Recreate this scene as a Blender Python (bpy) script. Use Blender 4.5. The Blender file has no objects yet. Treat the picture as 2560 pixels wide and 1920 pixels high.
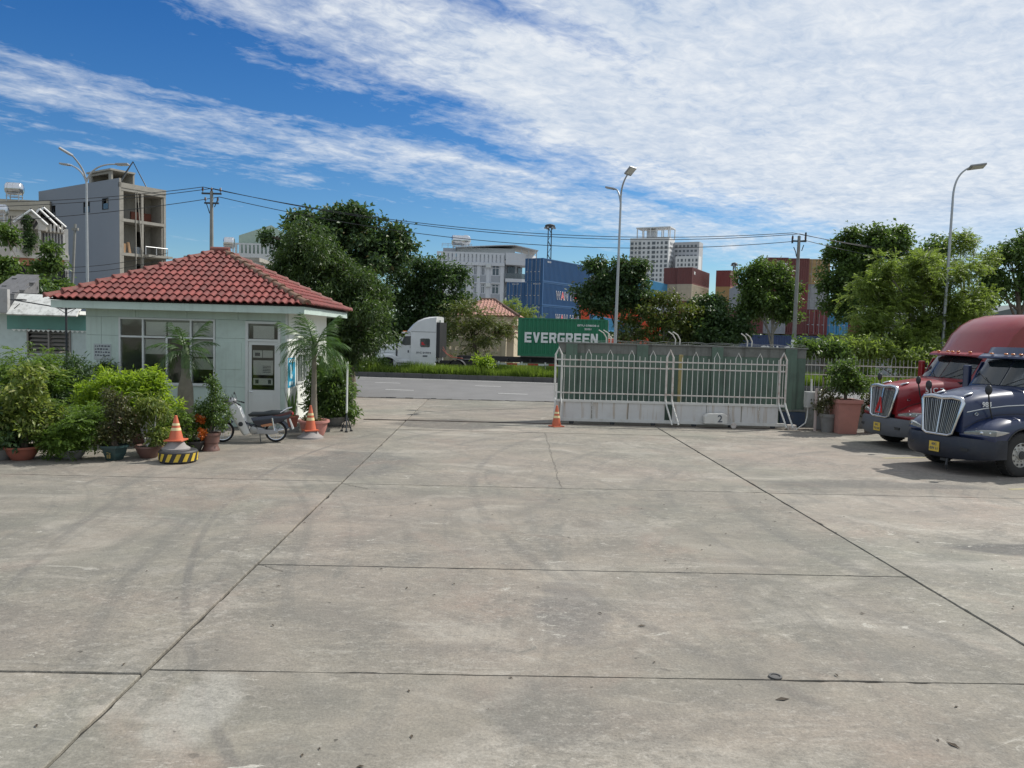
import bpy, bmesh, math, random
import numpy as np
from mathutils import Vector, Matrix
R = math.radians
rnd = random.Random(7)
npr = np.random.default_rng(11)
S = bpy.context.scene
COL = S.collection

# ---------------------------------------------------------------- camera
CAM_H, FPX = 3.05, 1923.0
def _basis(pitch, roll, yaw):
    fw = Vector((math.sin(-yaw)*math.cos(pitch), math.cos(yaw)*math.cos(pitch), -math.sin(pitch)))
    r0 = Vector((math.cos(yaw), math.sin(yaw), 0)); u0 = r0.cross(fw)
    return (r0*math.cos(roll)+u0*math.sin(roll), u0*math.cos(roll)-r0*math.sin(roll), fw)
CR, CU, CF = _basis(R(3.78), 0.026, R(-1.2))
cam_d = bpy.data.cameras.new('camera'); cam = bpy.data.objects.new('camera', cam_d); COL.objects.link(cam)
cam_d.sensor_width = 36; cam_d.lens = 36*FPX/2560; cam_d.clip_start = .1; cam_d.clip_end = 20000
M = Matrix((CR, CU, -CF)).transposed().to_4x4(); M.translation = (0, 0, CAM_H); cam.matrix_world = M
S.camera = cam
def at(px, py, Y):
    """world point at depth Y (metres ahead) seen at photo pixel (px, py)"""
    d = CF + CR*((px-1280)/FPX) + CU*((960-py)/FPX)
    return Vector((0, 0, CAM_H)) + d*(Y/d.y)
def gx(px, Y): return at(px, 840, Y).x

# ---------------------------------------------------------------- sky and sun
SUN_EL, SUN_AZ = R(46), R(61)          # azimuth clockwise from +Y (right of the view)
W = bpy.data.worlds.new('World'); S.world = W; W.use_nodes = True
nt = W.node_tree; N = nt.nodes; L = nt.links; N.clear()
def nd(t, **k):
    n = N.new(t)
    for a, b in k.items(): setattr(n, a, b)
    return n
def mth(op, a, b=None, c=None, clamp=False):
    n = N.new('ShaderNodeMath'); n.operation = op; n.use_clamp = clamp
    for i, v in enumerate((a, b, c)):
        if v is None: continue
        if isinstance(v, (int, float)): n.inputs[i].default_value = v
        else: L.new(v, n.inputs[i])
    return n.outputs[0]
sky = nd('ShaderNodeTexSky', sky_type='NISHITA', sun_disc=False, sun_elevation=SUN_EL, sun_rotation=SUN_AZ,
         altitude=0, air_density=1.0, dust_density=0.35, ozone_density=2.2)
tc = nd('ShaderNodeTexCoord'); sp = nd('ShaderNodeSeparateXYZ'); L.new(tc.outputs['Generated'], sp.inputs[0])
zc = mth('ADD', mth('MAXIMUM', sp.outputs[2], 0.0), .08)
u = mth('DIVIDE', sp.outputs[0], zc); v = mth('DIVIDE', sp.outputs[1], zc)
s_ = mth('SUBTRACT', mth('MULTIPLY', u, .65), mth('MULTIPLY', v, .76))
t_ = mth('ADD', mth('MULTIPLY', u, .76), mth('MULTIPLY', v, .65))
def cxyz(x, y, z=0.0):
    c = nd('ShaderNodeCombineXYZ')
    for i, q in enumerate((x, y, z)):
        if isinstance(q, (int, float)): c.inputs[i].default_value = q
        else: L.new(q, c.inputs[i])
    return c.outputs[0]
def noise(vec, sc, det=5, rough=.55, dist=0.0):
    n = nd('ShaderNodeTexNoise'); n.inputs['Scale'].default_value = sc; n.inputs['Detail'].default_value = det
    n.inputs['Roughness'].default_value = rough; n.inputs['Distortion'].default_value = dist; L.new(vec, n.inputs['Vector']); return n.outputs['Fac']
streak = noise(cxyz(mth('MULTIPLY', s_, 4.2), mth('MULTIPLY', t_, .75), 3.1), 1.0, 7, .62, .5)
puff = noise(cxyz(mth('MULTIPLY', u, 1.0), mth('MULTIPLY', v, 1.0), 8.0), 3.4, 8, .62, .35)
fine = noise(cxyz(mth('MULTIPLY', s_, 2.2), mth('MULTIPLY', t_, 1.5), 5.0), 8.5, 7, .62, .5)
warp = noise(cxyz(s_, t_, 1.7), .9, 3, .5)
sw = mth('ADD', s_, mth('MULTIPLY', mth('SUBTRACT', warp, .5), .55))
ramp = nd('ShaderNodeValToRGB'); L.new(mth('MULTIPLY', mth('ADD', sw, 4.6), 1/5.0), ramp.inputs[0])
stops = [(-4.6, .10), (-3.75, .06), (-3.45, .22), (-3.05, .50), (-2.72, .42), (-2.48, .02), (-2.2, .12), (-1.98, .64), (-1.72, .78), (-1.56, .42), (-1.36, .80), (-.9, .95), (.4, .95)]
el = ramp.color_ramp.elements
for i, (a, b) in enumerate(stops):
    e = el[i] if i < 2 else el.new((a+4.6)/5.0)
    e.position = (a+4.6)/5.0; e.color = (b, b, b, 1)
base = ramp.outputs[0]
# the gaps close towards the right of the view
close = mth('MULTIPLY', mth('MULTIPLY', mth('SUBTRACT', t_, .85), .75, clamp=True), .58)
band = mth('MULTIPLY', mth('SUBTRACT', mth('ADD', sw, 3.2), 0.0, clamp=True), 1.0)
cov = mth('ADD', base, mth('MULTIPLY', close, band))
# thin out at the horizon
hz = mth('MULTIPLY', mth('SUBTRACT', sp.outputs[2], .05), 9.0, clamp=True)
den = mth('ADD', mth('MULTIPLY', mth('SUBTRACT', streak, .5), 1.2), mth('MULTIPLY', mth('SUBTRACT', puff, .5), 1.05))
den = mth('ADD', den, mth('MULTIPLY', mth('SUBTRACT', fine, .5), .75))
cl = mth('MULTIPLY', mth('SUBTRACT', mth('ADD', cov, mth('MULTIPLY', den, .85)), .27), 1.4, clamp=True)
cl = mth('MULTIPLY', mth('SMOOTH_MIN', cl, .96, .2), mth('ADD', mth('MULTIPLY', hz, .8), .2))
# one small cumulus low over the yard
az = mth('DIVIDE', mth('SUBTRACT', mth('DIVIDE', sp.outputs[0], mth('MAXIMUM', sp.outputs[1], .05)), .296), .021); elv = mth('DIVIDE', mth('SUBTRACT', sp.outputs[2], .113), .0085)
qq = mth('ADD', mth('MULTIPLY', az, az), mth('MULTIPLY', elv, elv))
low = mth('MULTIPLY', mth('ADD', mth('SUBTRACT', 1.0, qq), mth('MULTIPLY', mth('SUBTRACT', noise(tc.outputs['Generated'], 60., 5, .6), .5), 3.2)), .8, clamp=True)
cl = mth('MAXIMUM', cl, mth('MULTIPLY', low, .85))
cloudcol = nd('ShaderNodeMix', data_type='RGBA')
shade = mth('MULTIPLY', mth('SUBTRACT', mth('ADD', mth('MULTIPLY', puff, .6), mth('MULTIPLY', fine, .6)), .40), 2.8, clamp=True)
L.new(shade, cloudcol.inputs[0]); cloudcol.inputs[6].default_value = (6.2, 7.5, 9.4, 1); cloudcol.inputs[7].default_value = (10.8, 11.2, 11.6, 1)
hsv = nd('ShaderNodeHueSaturation'); hsv.inputs['Saturation'].default_value = 1.25; hsv.inputs['Value'].default_value = 1.0
L.new(sky.outputs[0], hsv.inputs['Color'])
tint = nd('ShaderNodeMix', data_type='RGBA', blend_type='MULTIPLY'); tint.inputs[0].default_value = 1; L.new(hsv.outputs[0], tint.inputs[6]); hi = nd('ShaderNodeMix', data_type='RGBA'); L.new(mth('MULTIPLY', sp.outputs[2], 2.3, clamp=True), hi.inputs[0]); hi.inputs[6].default_value = (1.0, 1.2, 1.34, 1); hi.inputs[7].default_value = (.33, .80, 1.24, 1); L.new(hi.outputs[2], tint.inputs[7])
mixc = nd('ShaderNodeMix', data_type='RGBA'); L.new(cl, mixc.inputs[0]); L.new(tint.outputs[2], mixc.inputs[6]); L.new(cloudcol.outputs[2], mixc.inputs[7])
bg = nd('ShaderNodeBackground'); bg.inputs[1].default_value = .080; L.new(mixc.outputs[2], bg.inputs[0])
out = nd('ShaderNodeOutputWorld'); L.new(bg.outputs[0], out.inputs[0])
W.cycles.sampling_method = 'MANUAL'; W.cycles.sample_map_resolution = 512

sd = bpy.data.lights.new('sun', 'SUN'); sd.energy = 5.0; sd.angle = R(.53); sd.color = (1, .955, .88)
sun = bpy.data.objects.new('sun', sd); COL.objects.link(sun)
SUNV = Vector((math.sin(SUN_AZ)*math.cos(SUN_EL), math.cos(SUN_AZ)*math.cos(SUN_EL), math.sin(SUN_EL)))
sun.rotation_euler = SUNV.to_track_quat('Z', 'Y').to_euler(); sun.location = (30, 20, 40)
S.view_settings.view_transform = 'Standard'; S.view_settings.look = 'None'; S.view_settings.gamma = 1
S.view_settings.exposure = 0.0; S.view_settings.use_curve_mapping = False

# ---------------------------------------------------------------- materials
def newmat(name):
    m = bpy.data.materials.new(name); m.use_nodes = True
    t = m.node_tree; t.nodes.clear(); return m, t
def mk(t, typ, ins=None, **k):
    n = t.nodes.new(typ)
    for a, b in k.items(): setattr(n, a, b)
    for a, b in (ins or {}).items():
        if isinstance(b, bpy.types.NodeSocket): t.links.new(b, n.inputs[a])
        else: n.inputs[a].default_value = b
    return n
def c4(c, k=1.0): return (min(c[0]*k, 1), min(c[1]*k, 1), min(c[2]*k, 1), 1)
MATS = {}
def pm(name, col, rough=.6, metal=0.0, var=.12, scale=3.0, bump=0.0, bscale=30., coat=0.0, dirt=0.0, dirtcol=(.09, .075, .055), spec=.5, world=False, streak=0.0, objvar=0.0):
    """weathered surface: mottled colour, roughness variation, blotchy dirt, vertical run streaks"""
    if name in MATS: return MATS[name]
    m, t = newmat(name)
    tcn = mk(t, 'ShaderNodeNewGeometry').outputs['Position'] if world else mk(t, 'ShaderNodeTexCoord').outputs['Object']
    n1 = mk(t, 'ShaderNodeTexNoise', {'Vector': tcn, 'Scale': scale, 'Detail': 6., 'Roughness': .6})
    mx = mk(t, 'ShaderNodeMix', {0: n1.outputs['Fac'], 6: c4(col, 1-var*1.6), 7: c4(col, 1+var*1.4)}, data_type='RGBA')
    colo = mx.outputs[2]
    if dirt:
        n2 = mk(t, 'ShaderNodeTexNoise', {'Vector': tcn, 'Scale': scale*1.7, 'Detail': 8., 'Roughness': .68})
        mr = mk(t, 'ShaderNodeMapRange', {'Value': n2.outputs['Fac'], 'From Min': .5, 'From Max': .75, 'To Max': dirt})
        colo = mk(t, 'ShaderNodeMix', {0: mr.outputs[0], 6: colo, 7: c4(dirtcol)}, data_type='RGBA').outputs[2]
    if streak:
        mp = mk(t, 'ShaderNodeMapping', {'Vector': tcn, 'Scale': (9., 9., .55)})
        n3 = mk(t, 'ShaderNodeTexNoise', {'Vector': mp.outputs[0], 'Scale': 1.0, 'Detail': 4.})
        mr = mk(t, 'ShaderNodeMapRange', {'Value': n3.outputs['Fac'], 'From Min': .52, 'From Max': .72, 'To Max': streak})
        colo = mk(t, 'ShaderNodeMix', {0: mr.outputs[0], 6: colo, 7: c4(dirtcol)}, data_type='RGBA').outputs[2]
    if objvar:
        ov = mk(t, 'ShaderNodeMapRange', {'Value': mk(t, 'ShaderNodeObjectInfo').outputs['Random'], 'To Min': 1-objvar, 'To Max': 1+objvar})
        colo = mk(t, 'ShaderNodeHueSaturation', {'Color': colo, 'Value': ov.outputs[0]}).outputs[0]
    rg = mk(t, 'ShaderNodeMapRange', {'Value': n1.outputs['Fac'], 'To Min': max(rough-.1, .03), 'To Max': min(rough+.1, 1)})
    p = mk(t, 'ShaderNodeBsdfPrincipled', {'Base Color': colo, 'Roughness': rg.outputs[0], 'Metallic': metal, 'Coat Weight': coat, 'Coat Roughness': .08, 'Specular IOR Level': spec})
    if bump:
        n4 = mk(t, 'ShaderNodeTexNoise', {'Vector': tcn, 'Scale': bscale, 'Detail': 4.})
        b = mk(t, 'ShaderNodeBump', {'Height': n4.outputs['Fac'], 'Strength': bump, 'Distance': .02}); t.links.new(b.outputs[0], p.inputs['Normal'])
    o = mk(t, 'ShaderNodeOutputMaterial', {'Surface': p.outputs[0]})
    MATS[name] = m; return m
def glass(name, tint=(.05, .065, .07), trans=.35, rough=.04):
    if name in MATS: return MATS[name]
    m, t = newmat(name)
    fr = mk(t, 'ShaderNodeFresnel', {'IOR': 1.5})
    nz = mk(t, 'ShaderNodeTexNoise', {'Vector': mk(t, 'ShaderNodeTexCoord').outputs['Object'], 'Scale': 1.3})
    bp = mk(t, 'ShaderNodeBump', {'Height': nz.outputs['Fac'], 'Strength': .06, 'Distance': .05})
    gl = mk(t, 'ShaderNodeBsdfGlossy', {'Roughness': rough, 'Normal': bp.outputs[0]})
    df = mk(t, 'ShaderNodeBsdfDiffuse', {'Color': c4(tint)})
    tr = mk(t, 'ShaderNodeBsdfTransparent', {'Color': (.95, .97, .96, 1)})
    m1 = mk(t, 'ShaderNodeMixShader', {0: trans, 1: df.outputs[0], 2: tr.outputs[0]})
    fa = mk(t, 'ShaderNodeMath', {0: fr.outputs[0], 1: .03}, operation='ADD')
    m2 = mk(t, 'ShaderNodeMixShader', {0: fa.outputs[0], 1: m1.outputs[0], 2: gl.outputs[0]})
    mk(t, 'ShaderNodeOutputMaterial', {'Surface': m2.outputs[0]})
    MATS[name] = m; return m
def leafmat(name, c1, c2, trans=.3, rough=.42, c3=None):
    """leaf colour varies from leaf to leaf (each leaf is a mesh island)"""
    if name in MATS: return MATS[name]
    m, t = newmat(name)
    g = mk(t, 'ShaderNodeNewGeometry')
    rp = mk(t, 'ShaderNodeValToRGB', {0: g.outputs['Random Per Island']})
    e = rp.color_ramp.elements; e[0].color = c4(c1); e[1].color = c4(c2)
    if c3: q = e.new(.93); q.color = c4(c2); e[2].position = 1.0; e[2].color = c4(c3)
    p = mk(t, 'ShaderNodeBsdfPrincipled', {'Base Color': rp.outputs[0], 'Roughness': rough, 'Specular IOR Level': .45})
    br = mk(t, 'ShaderNodeMix', {0: .5, 6: rp.outputs[0], 7: c4((c2[0]*1.5, c2[1]*1.6, c2[2]*.7))}, data_type='RGBA')
    tr = mk(t, 'ShaderNodeBsdfTranslucent', {'Color': br.outputs[2]})
    ms = mk(t, 'ShaderNodeMixShader', {0: trans, 1: p.outputs[0], 2: tr.outputs[0]})
    mk(t, 'ShaderNodeOutputMaterial', {'Surface': ms.outputs[0]})
    MATS[name] = m; return m

# ---------------------------------------------------------------- mesh helpers
class MB:
    def __init__(s): s.v = []; s.f = []
    def add(s, vs, fs):
        k = len(s.v); s.v += [tuple(q) for q in vs]; s.f += [tuple(i+k for i in f) for f in fs]; return s
    def box(s, x0, x1, y0, y1, z0, z1):
        return s.add([(x0,y0,z0),(x1,y0,z0),(x1,y1,z0),(x0,y1,z0),(x0,y0,z1),(x1,y0,z1),(x1,y1,z1),(x0,y1,z1)],
                     [(3,2,1,0),(4,5,6,7),(0,1,5,4),(1,2,6,5),(2,3,7,6),(3,0,4,7)])
    def cbox(s, c, d, m=None):
        hx, hy, hz = d[0]/2, d[1]/2, d[2]/2
        vs = [Vector((a*hx, b*hy, e*hz)) for e in (-1, 1) for (a, b) in ((-1,-1),(1,-1),(1,1),(-1,1))]
        if m is not None: vs = [m @ q for q in vs]
        vs = [q+Vector(c) for q in vs]
        return s.add(vs, [(3,2,1,0),(4,5,6,7),(0,1,5,4),(1,2,6,5),(2,3,7,6),(3,0,4,7)])
    def tube(s, pts, r, n=8, cap=True, flat=1.0):
        pts = [Vector(p) for p in pts]; rs = r if isinstance(r, (list, tuple)) else [r]*len(pts)
        rings = []; up = Vector((0, 0, 1)); a = None
        for i, p in enumerate(pts):
            d = (pts[min(i+1, len(pts)-1)]-pts[max(i-1, 0)]).normalized()
            if a is None: a = d.orthogonal().normalized()
            a = (a-d*a.dot(d)); a = a.normalized() if a.length > 1e-6 else d.orthogonal().normalized()
            b = d.cross(a)
            rings.append([p+(a*math.cos(2*math.pi*k/n)+b*math.sin(2*math.pi*k/n)*flat)*rs[i] for k in range(n)])
        return s.loft(rings, closed=True, cap=cap)
    def loft(s, rings, closed=True, cap=True):
        n = len(rings[0]); vs = [p for r in rings for p in r]; fs = []
        for i in range(len(rings)-1):
            for k in range(n if closed else n-1):
                a, b = i*n+k, i*n+(k+1) % n
                fs.append((a, b, b+n, a+n))
        if cap and closed:
            fs.append(tuple(range(n-1, -1, -1))); fs.append(tuple(range((len(rings)-1)*n, len(rings)*n)))
        return s.add(vs, fs)
    def lathe(s, prof, c=(0, 0, 0), n=16, axis='z', cap=True, ang=None):
        rings = []
        for (r, h) in prof:
            ring = []
            for k in range(n):
                a = 2*math.pi*k/n; x, y = r*math.cos(a), r*math.sin(a)
                p = {'z': (x, y, h), 'y': (x, h, -y), 'x': (h, x, y)}[axis]
                ring.append((p[0]+c[0], p[1]+c[1], p[2]+c[2]))
            rings.append(ring)
        return s.loft(rings, True, cap)
    def prism(s, poly, y0, y1, axis='y'):
        """poly of (a,b): axis y -> (x,z) extruded in y; x -> (y,z); z -> (x,y)"""
        def P(a, b, h): return {'y': (a, h, b), 'x': (h, a, b), 'z': (a, b, h)}[axis]
        n = len(poly); vs = [P(a, b, y0) for a, b in poly]+[P(a, b, y1) for a, b in poly]
        fs = [(k, (k+1) % n, (k+1) % n+n, k+n) for k in range(n)]+[tuple(range(n-1, -1, -1)), tuple(range(n, 2*n))]
        return s.add(vs, fs)
    def ell(s, c, r, n=12, m=8, rot=None):
        rings = []
        for i in range(1, m):
            t = math.pi*i/m
            ring = []
            for k in range(n):
                a = 2*math.pi*k/n; p = Vector((r[0]*math.sin(t)*math.cos(a), r[1]*math.sin(t)*math.sin(a), -r[2]*math.cos(t)))
                if rot is not None: p = rot @ p
                ring.append(p+Vector(c))
            rings.append(ring)
        return s.loft(rings, True, True)
    def mesh(s, name, mat=None, smooth=None, bevel=0):
        me = bpy.data.meshes.new(name); me.from_pydata(s.v, [], s.f); me.update()
        bm = bmesh.new(); bm.from_mesh(me); bmesh.ops.recalc_face_normals(bm, faces=bm.faces)
        if bevel:
            eg = [e for e in bm.edges if len(e.link_faces) == 2 and e.calc_face_angle(0) > .5]
            bmesh.ops.bevel(bm, geom=eg, offset=bevel, segments=2, profile=.6, affect='EDGES', clamp_overlap=True)
        bm.to_mesh(me); bm.free()
        if smooth:
            for p in me.polygons: p.use_smooth = True
            me.set_sharp_from_angle(angle=R(smooth))
        if mat: me.materials.append(mat)
        return me
    def build(s, name, mat=None, parent=None, smooth=None, bevel=0, loc=None, rot=None):
        return link(name, s.mesh(name, mat, smooth, bevel), parent, loc, rot)
def link(name, me, parent=None, loc=None, rot=None):
    o = bpy.data.objects.new(name, me); COL.objects.link(o)
    if parent is not None: o.parent = parent
    if loc is not None: o.location = loc
    if rot is not None: o.rotation_euler = rot
    return o
def tag(o, label=None, cat=None, group=None, kind=None):
    if label: o['label'] = label
    if cat: o['category'] = cat
    if group: o['group'] = group
    if kind: o['kind'] = kind
    return o
def thing(name, label, cat, loc=(0, 0, 0), rz=0.0, group=None):
    o = link(name, None, None, loc, (0, 0, rz)); o.empty_display_size = .3
    return tag(o, label, cat, group)
def fastmesh(name, V, T, mat, smooth=False):
    me = bpy.data.meshes.new(name); V = np.asarray(V, np.float32); T = np.asarray(T, np.int32)
    k = T.shape[1]
    me.vertices.add(len(V)); me.vertices.foreach_set('co', V.ravel())
    me.loops.add(T.size); me.loops.foreach_set('vertex_index', T.ravel())
    me.polygons.add(len(T)); me.polygons.foreach_set('loop_start', np.arange(0, T.size, k, dtype=np.int32))
    me.update(calc_edges=True); me.validate()
    if smooth: me.polygons.foreach_set('use_smooth', np.ones(len(T), bool))
    me.materials.append(mat); return me
def text(name, body, size, mat, parent, loc, rot, width=None, bold=0.0, ext=.004):
    cu = bpy.data.curves.new('lettering', 'FONT'); cu.body = body; cu.size = size; cu.extrude = ext; cu.offset = bold
    cu.align_x = 'CENTER'; cu.align_y = 'CENTER'; cu.resolution_u = 3
    o = bpy.data.objects.new('lettering', cu); COL.objects.link(o)
    me = bpy.data.meshes.new_from_object(o.evaluated_get(bpy.context.evaluated_depsgraph_get()))
    bpy.data.objects.remove(o); bpy.data.curves.remove(cu)
    me.materials.clear(); me.materials.append(mat)
    q = link(name, me, parent, loc, rot)
    if width:
        xs = [w.co.x for w in me.vertices]; w0 = max(xs)-min(xs)
        if w0 > 0: q.scale = (width/w0, 1, 1)
    return q
# heavy block lettering made of bars
GLYPH = {'E': [(0,0,.3,1),(.3,.78,1,1),(.3,.4,.92,.6),(.3,0,1,.22)], 'N': [(0,0,.28,1),(.72,0,1,1),((0,1),(.34,1),(1,0),(.66,0))],
       'V': [((0,1),(.32,1),(.64,0),(.36,0)),((.68,1),(1,1),(.64,0),(.36,0))], 'R': [(0,0,.3,1),(.3,.78,.88,1),(.3,.38,.88,.58),(.7,.5,1,.92),((.45,.42),(.78,.42),(1.02,0),(.68,0))],
       'G': [(0,.1,.3,.9),(.12,.78,1,1),(.12,0,1,.22),(.7,.1,1,.52),(.5,.38,1,.54)]}
def block(name, word, mat, parent, x0, z0, w, h, y, t=.012, gap=.18):
    n = len(word); cw = w/(n+gap*(n-1)); mb = MB()
    for i, ch in enumerate(word):
        ox = x0+i*cw*(1+gap)
        for j, b in enumerate(GLYPH[ch]):
            yy = y-.002*j
            poly = [(b[0],b[1]),(b[2],b[1]),(b[2],b[3]),(b[0],b[3])] if not isinstance(b[0], tuple) else list(b)
            mb.prism([(ox+p[0]*cw, z0+p[1]*h) for p in poly], yy-t, yy)
    return mb.build(name, mat, parent)
# ---------------------------------------------------------------- ground materials
def ground_concrete():
    m, t = newmat('yard_concrete')
    pos = mk(t, 'ShaderNodeNewGeometry').outputs['Position']
    oi = mk(t, 'ShaderNodeObjectInfo')
    def ns(sc, det=6., ro=.6, scale=(1, 1, 1), rot=0., dist=0.):
        mp = mk(t, 'ShaderNodeMapping', {'Vector': pos, 'Scale': scale, 'Rotation': (0, 0, rot)})
        return mk(t, 'ShaderNodeTexNoise', {'Vector': mp.outputs[0], 'Scale': sc, 'Detail': det, 'Roughness': ro, 'Distortion': dist}).outputs['Fac']
    def mr(f, a, b, c=0., d=1.): return mk(t, 'ShaderNodeMapRange', {'Value': f, 'From Min': a, 'From Max': b, 'To Min': c, 'To Max': d}).outputs[0]
    def mix(f, a, b, bt='MIX'):
        n = mk(t, 'ShaderNodeMix', data_type='RGBA', blend_type=bt); t.links.new(f, n.inputs[0]) if isinstance(f, bpy.types.NodeSocket) else setattr(n.inputs[0], 'default_value', f)
        for i, q in ((6, a), (7, b)):
            if isinstance(q, bpy.types.NodeSocket): t.links.new(q, n.inputs[i])
            else: n.inputs[i].default_value = c4(q)
        return n.outputs[2]
    col = mix(mr(ns(.16, 4., .55, dist=.6), .34, .66), (.285, .278, .235), (.375, .325, .28))
    m1 = ns(.9, 10., .70, (.75, 1.35, 1), .25, .9); col = mix(mr(m1, .36, .64), mix(1.0, col, (.70, .71, .72), 'MULTIPLY'), mix(1.0, col, (1.0, .99, .97), 'MULTIPLY'))
    m2 = ns(.42, 8., .66, (1, 1.6, 1), -.35, 1.2); col = mix(mr(m2, .52, .66, 0, .55), col, (.46, .43, .375))
    m3 = ns(.6, 10., .72, (1.3, .45, 1), .45, 1.4); col = mix(mr(m3, .53, .66, 0, .55), col, (.175, .172, .155))
    m4 = ns(2.3, 10., .74, (.45, 1.7, 1), -.1, 1.0); col = mix(mr(m4, .57, .70, 0, .5), col, (.53, .50, .44))
    # swept tyre arcs turning in from the gate
    ctr = mk(t, 'ShaderNodeVectorMath', {0: pos, 1: (13.5, 13.0, 0)}, operation='SUBTRACT')
    ln = mk(t, 'ShaderNodeVectorMath', {0: ctr.outputs[0]}, operation='LENGTH')
    arcs = mk(t, 'ShaderNodeTexNoise', {'W': ln.outputs['Value'], 'Scale': 1.5, 'Detail': 5., 'Roughness': .7}, noise_dimensions='1D').outputs['Fac']
    am = mk(t, 'ShaderNodeMath', {0: mr(arcs, .52, .72, 0, .6), 1: mr(ns(.3, 3.), .42, .6)}, operation='MULTIPLY').outputs[0]
    col = mix(am, col, (.17, .165, .15))
    ctr2 = mk(t, 'ShaderNodeVectorMath', {0: pos, 1: (-15.5, 9.0, 0)}, operation='SUBTRACT')
    ln2 = mk(t, 'ShaderNodeVectorMath', {0: ctr2.outputs[0]}, operation='LENGTH')
    arcs2 = mk(t, 'ShaderNodeTexNoise', {'W': ln2.outputs['Value'], 'Scale': 1.9, 'Detail': 5., 'Roughness': .7}, noise_dimensions='1D').outputs['Fac']
    am2 = mk(t, 'ShaderNodeMath', {0: mr(arcs2, .53, .72, 0, .5), 1: mr(ns(.27, 3., .5, (1, 1, 1), 2.), .42, .6)}, operation='MULTIPLY').outputs[0]
    col = mix(am2, col, (.175, .168, .15))
    # one long tyre track curving in at the lower left
    def track(c, r0, w, amt, col):
        d = mk(t, 'ShaderNodeVectorMath', {0: pos, 1: c}, operation='DISTANCE').outputs['Value']
        a = mk(t, 'ShaderNodeMath', {0: mk(t, 'ShaderNodeMath', {0: d, 1: r0}, operation='SUBTRACT').outputs[0]}, operation='ABSOLUTE').outputs[0]
        q = mk(t, 'ShaderNodeMath', {0: mr(a, w*.4, w, amt, 0), 1: mr(ns(.7, 5.), .36, .56)}, operation='MULTIPLY').outputs[0]
        return mix(q, col, (.15, .145, .135))
    col = track((14.98, 15.64, 0), 19.73, .07, .55, col); col = track((14.98, 15.64, 0), 21.6, .10, .4, col); col = track((14.98, 15.64, 0), 15.4, .12, .4, col)
    # dark wet stain where lorries cross the gate rail
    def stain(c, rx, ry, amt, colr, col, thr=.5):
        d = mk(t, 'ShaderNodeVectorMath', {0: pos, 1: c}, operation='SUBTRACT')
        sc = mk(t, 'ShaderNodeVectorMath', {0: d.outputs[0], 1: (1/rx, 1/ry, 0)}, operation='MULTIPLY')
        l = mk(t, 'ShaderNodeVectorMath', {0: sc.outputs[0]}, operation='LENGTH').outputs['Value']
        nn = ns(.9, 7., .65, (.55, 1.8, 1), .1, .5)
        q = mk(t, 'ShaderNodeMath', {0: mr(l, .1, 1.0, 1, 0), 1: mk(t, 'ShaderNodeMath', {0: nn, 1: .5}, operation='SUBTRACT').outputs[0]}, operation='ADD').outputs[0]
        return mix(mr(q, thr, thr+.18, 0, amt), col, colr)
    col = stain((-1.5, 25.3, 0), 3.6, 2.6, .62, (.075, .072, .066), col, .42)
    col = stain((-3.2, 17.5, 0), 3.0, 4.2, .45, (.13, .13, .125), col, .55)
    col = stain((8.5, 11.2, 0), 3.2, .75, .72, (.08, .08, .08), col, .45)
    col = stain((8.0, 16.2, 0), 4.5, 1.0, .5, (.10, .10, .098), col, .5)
    col = stain((.9, 8.3, 0), .8, 1.9, .4, (.14, .14, .14), col, .5)
    col = stain((.5, 6.0, 0), .9, 1.2, .35, (.15, .15, .14), col, .5)
    col = stain((8.9, 8.6, 0), 2.4, 2.6, .5, (.49, .44, .37), col, .45)
    col = stain((-2.3, 6.0, 0), .7, 1.6, .5, (.45, .435, .39), col, .55)
    # scoured cement patches with crisp edges, greenish and rusty films
    sc1 = mk(t, 'ShaderNodeMath', {0: mr(ns(1.4, 12., .8, (.7, 1.3, 1), .3, 1.8), .59, .635, 0, .85), 1: mr(ns(.3, 4., .6, (1, 1, 1), 1.), .44, .56)}, operation='MULTIPLY').outputs[0]
    col = mix(sc1, col, (.60, .575, .51))
    sc2 = mk(t, 'ShaderNodeMath', {0: mr(ns(1.9, 12., .78, (.8, 1.2, 1), 1.3, 1.5), .585, .66, 0, .8), 1: mr(ns(.25, 4., .6, (1, 1, 1), 2.4), .45, .58)}, operation='MULTIPLY').outputs[0]
    col = mix(sc2, col, (.15, .152, .135))
    col = mix(mr(ns(.5, 6., .65, (1, 1, 1), 3.3, .8), .55, .72, 0, .35), col, (.36, .27, .22))
    drip = ns(3.3, 3., .5, (1, 1, 1), .8, .2); col = mix(mr(drip, .725, .75, 0, .5), col, (.09, .085, .075))
    # gritty abraded zones: exposed aggregate with hard-edged dark and pale grains
    gm = mr(ns(.38, 6., .65, (1, 1.2, 1), 1.9, .8), .40, .60, .25, 1.0)
    g1 = mk(t, 'ShaderNodeMath', {0: mr(ns(11., 10., .85, (.8, 1.2, 1), .4), .50, .56), 1: gm}, operation='MULTIPLY').outputs[0]
    col = mix(mk(t, 'ShaderNodeMath', {0: g1, 1: .42}, operation='MULTIPLY').outputs[0], col, (.13, .125, .112))
    g2 = mk(t, 'ShaderNodeMath', {0: mr(ns(9., 10., .85, (.8, 1.2, 1), 2.4), .53, .59), 1: gm}, operation='MULTIPLY').outputs[0]
    col = mix(mk(t, 'ShaderNodeMath', {0: g2, 1: .38}, operation='MULTIPLY').outputs[0], col, (.56, .53, .475))
    # aggregate speckle and pits
    sp1 = ns(38., 3., .6); col = mix(mr(sp1, .3, .7, 0, 1), mix(1.0, col, (.74, .74, .74), 'MULTIPLY'), mix(1.0, col, (1., 1., 1.), 'MULTIPLY'))
    pit = ns(7.5, 2., .5); col = mix(mr(pit, .74, .765, 0, .7), col, (.05, .047, .04))
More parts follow.
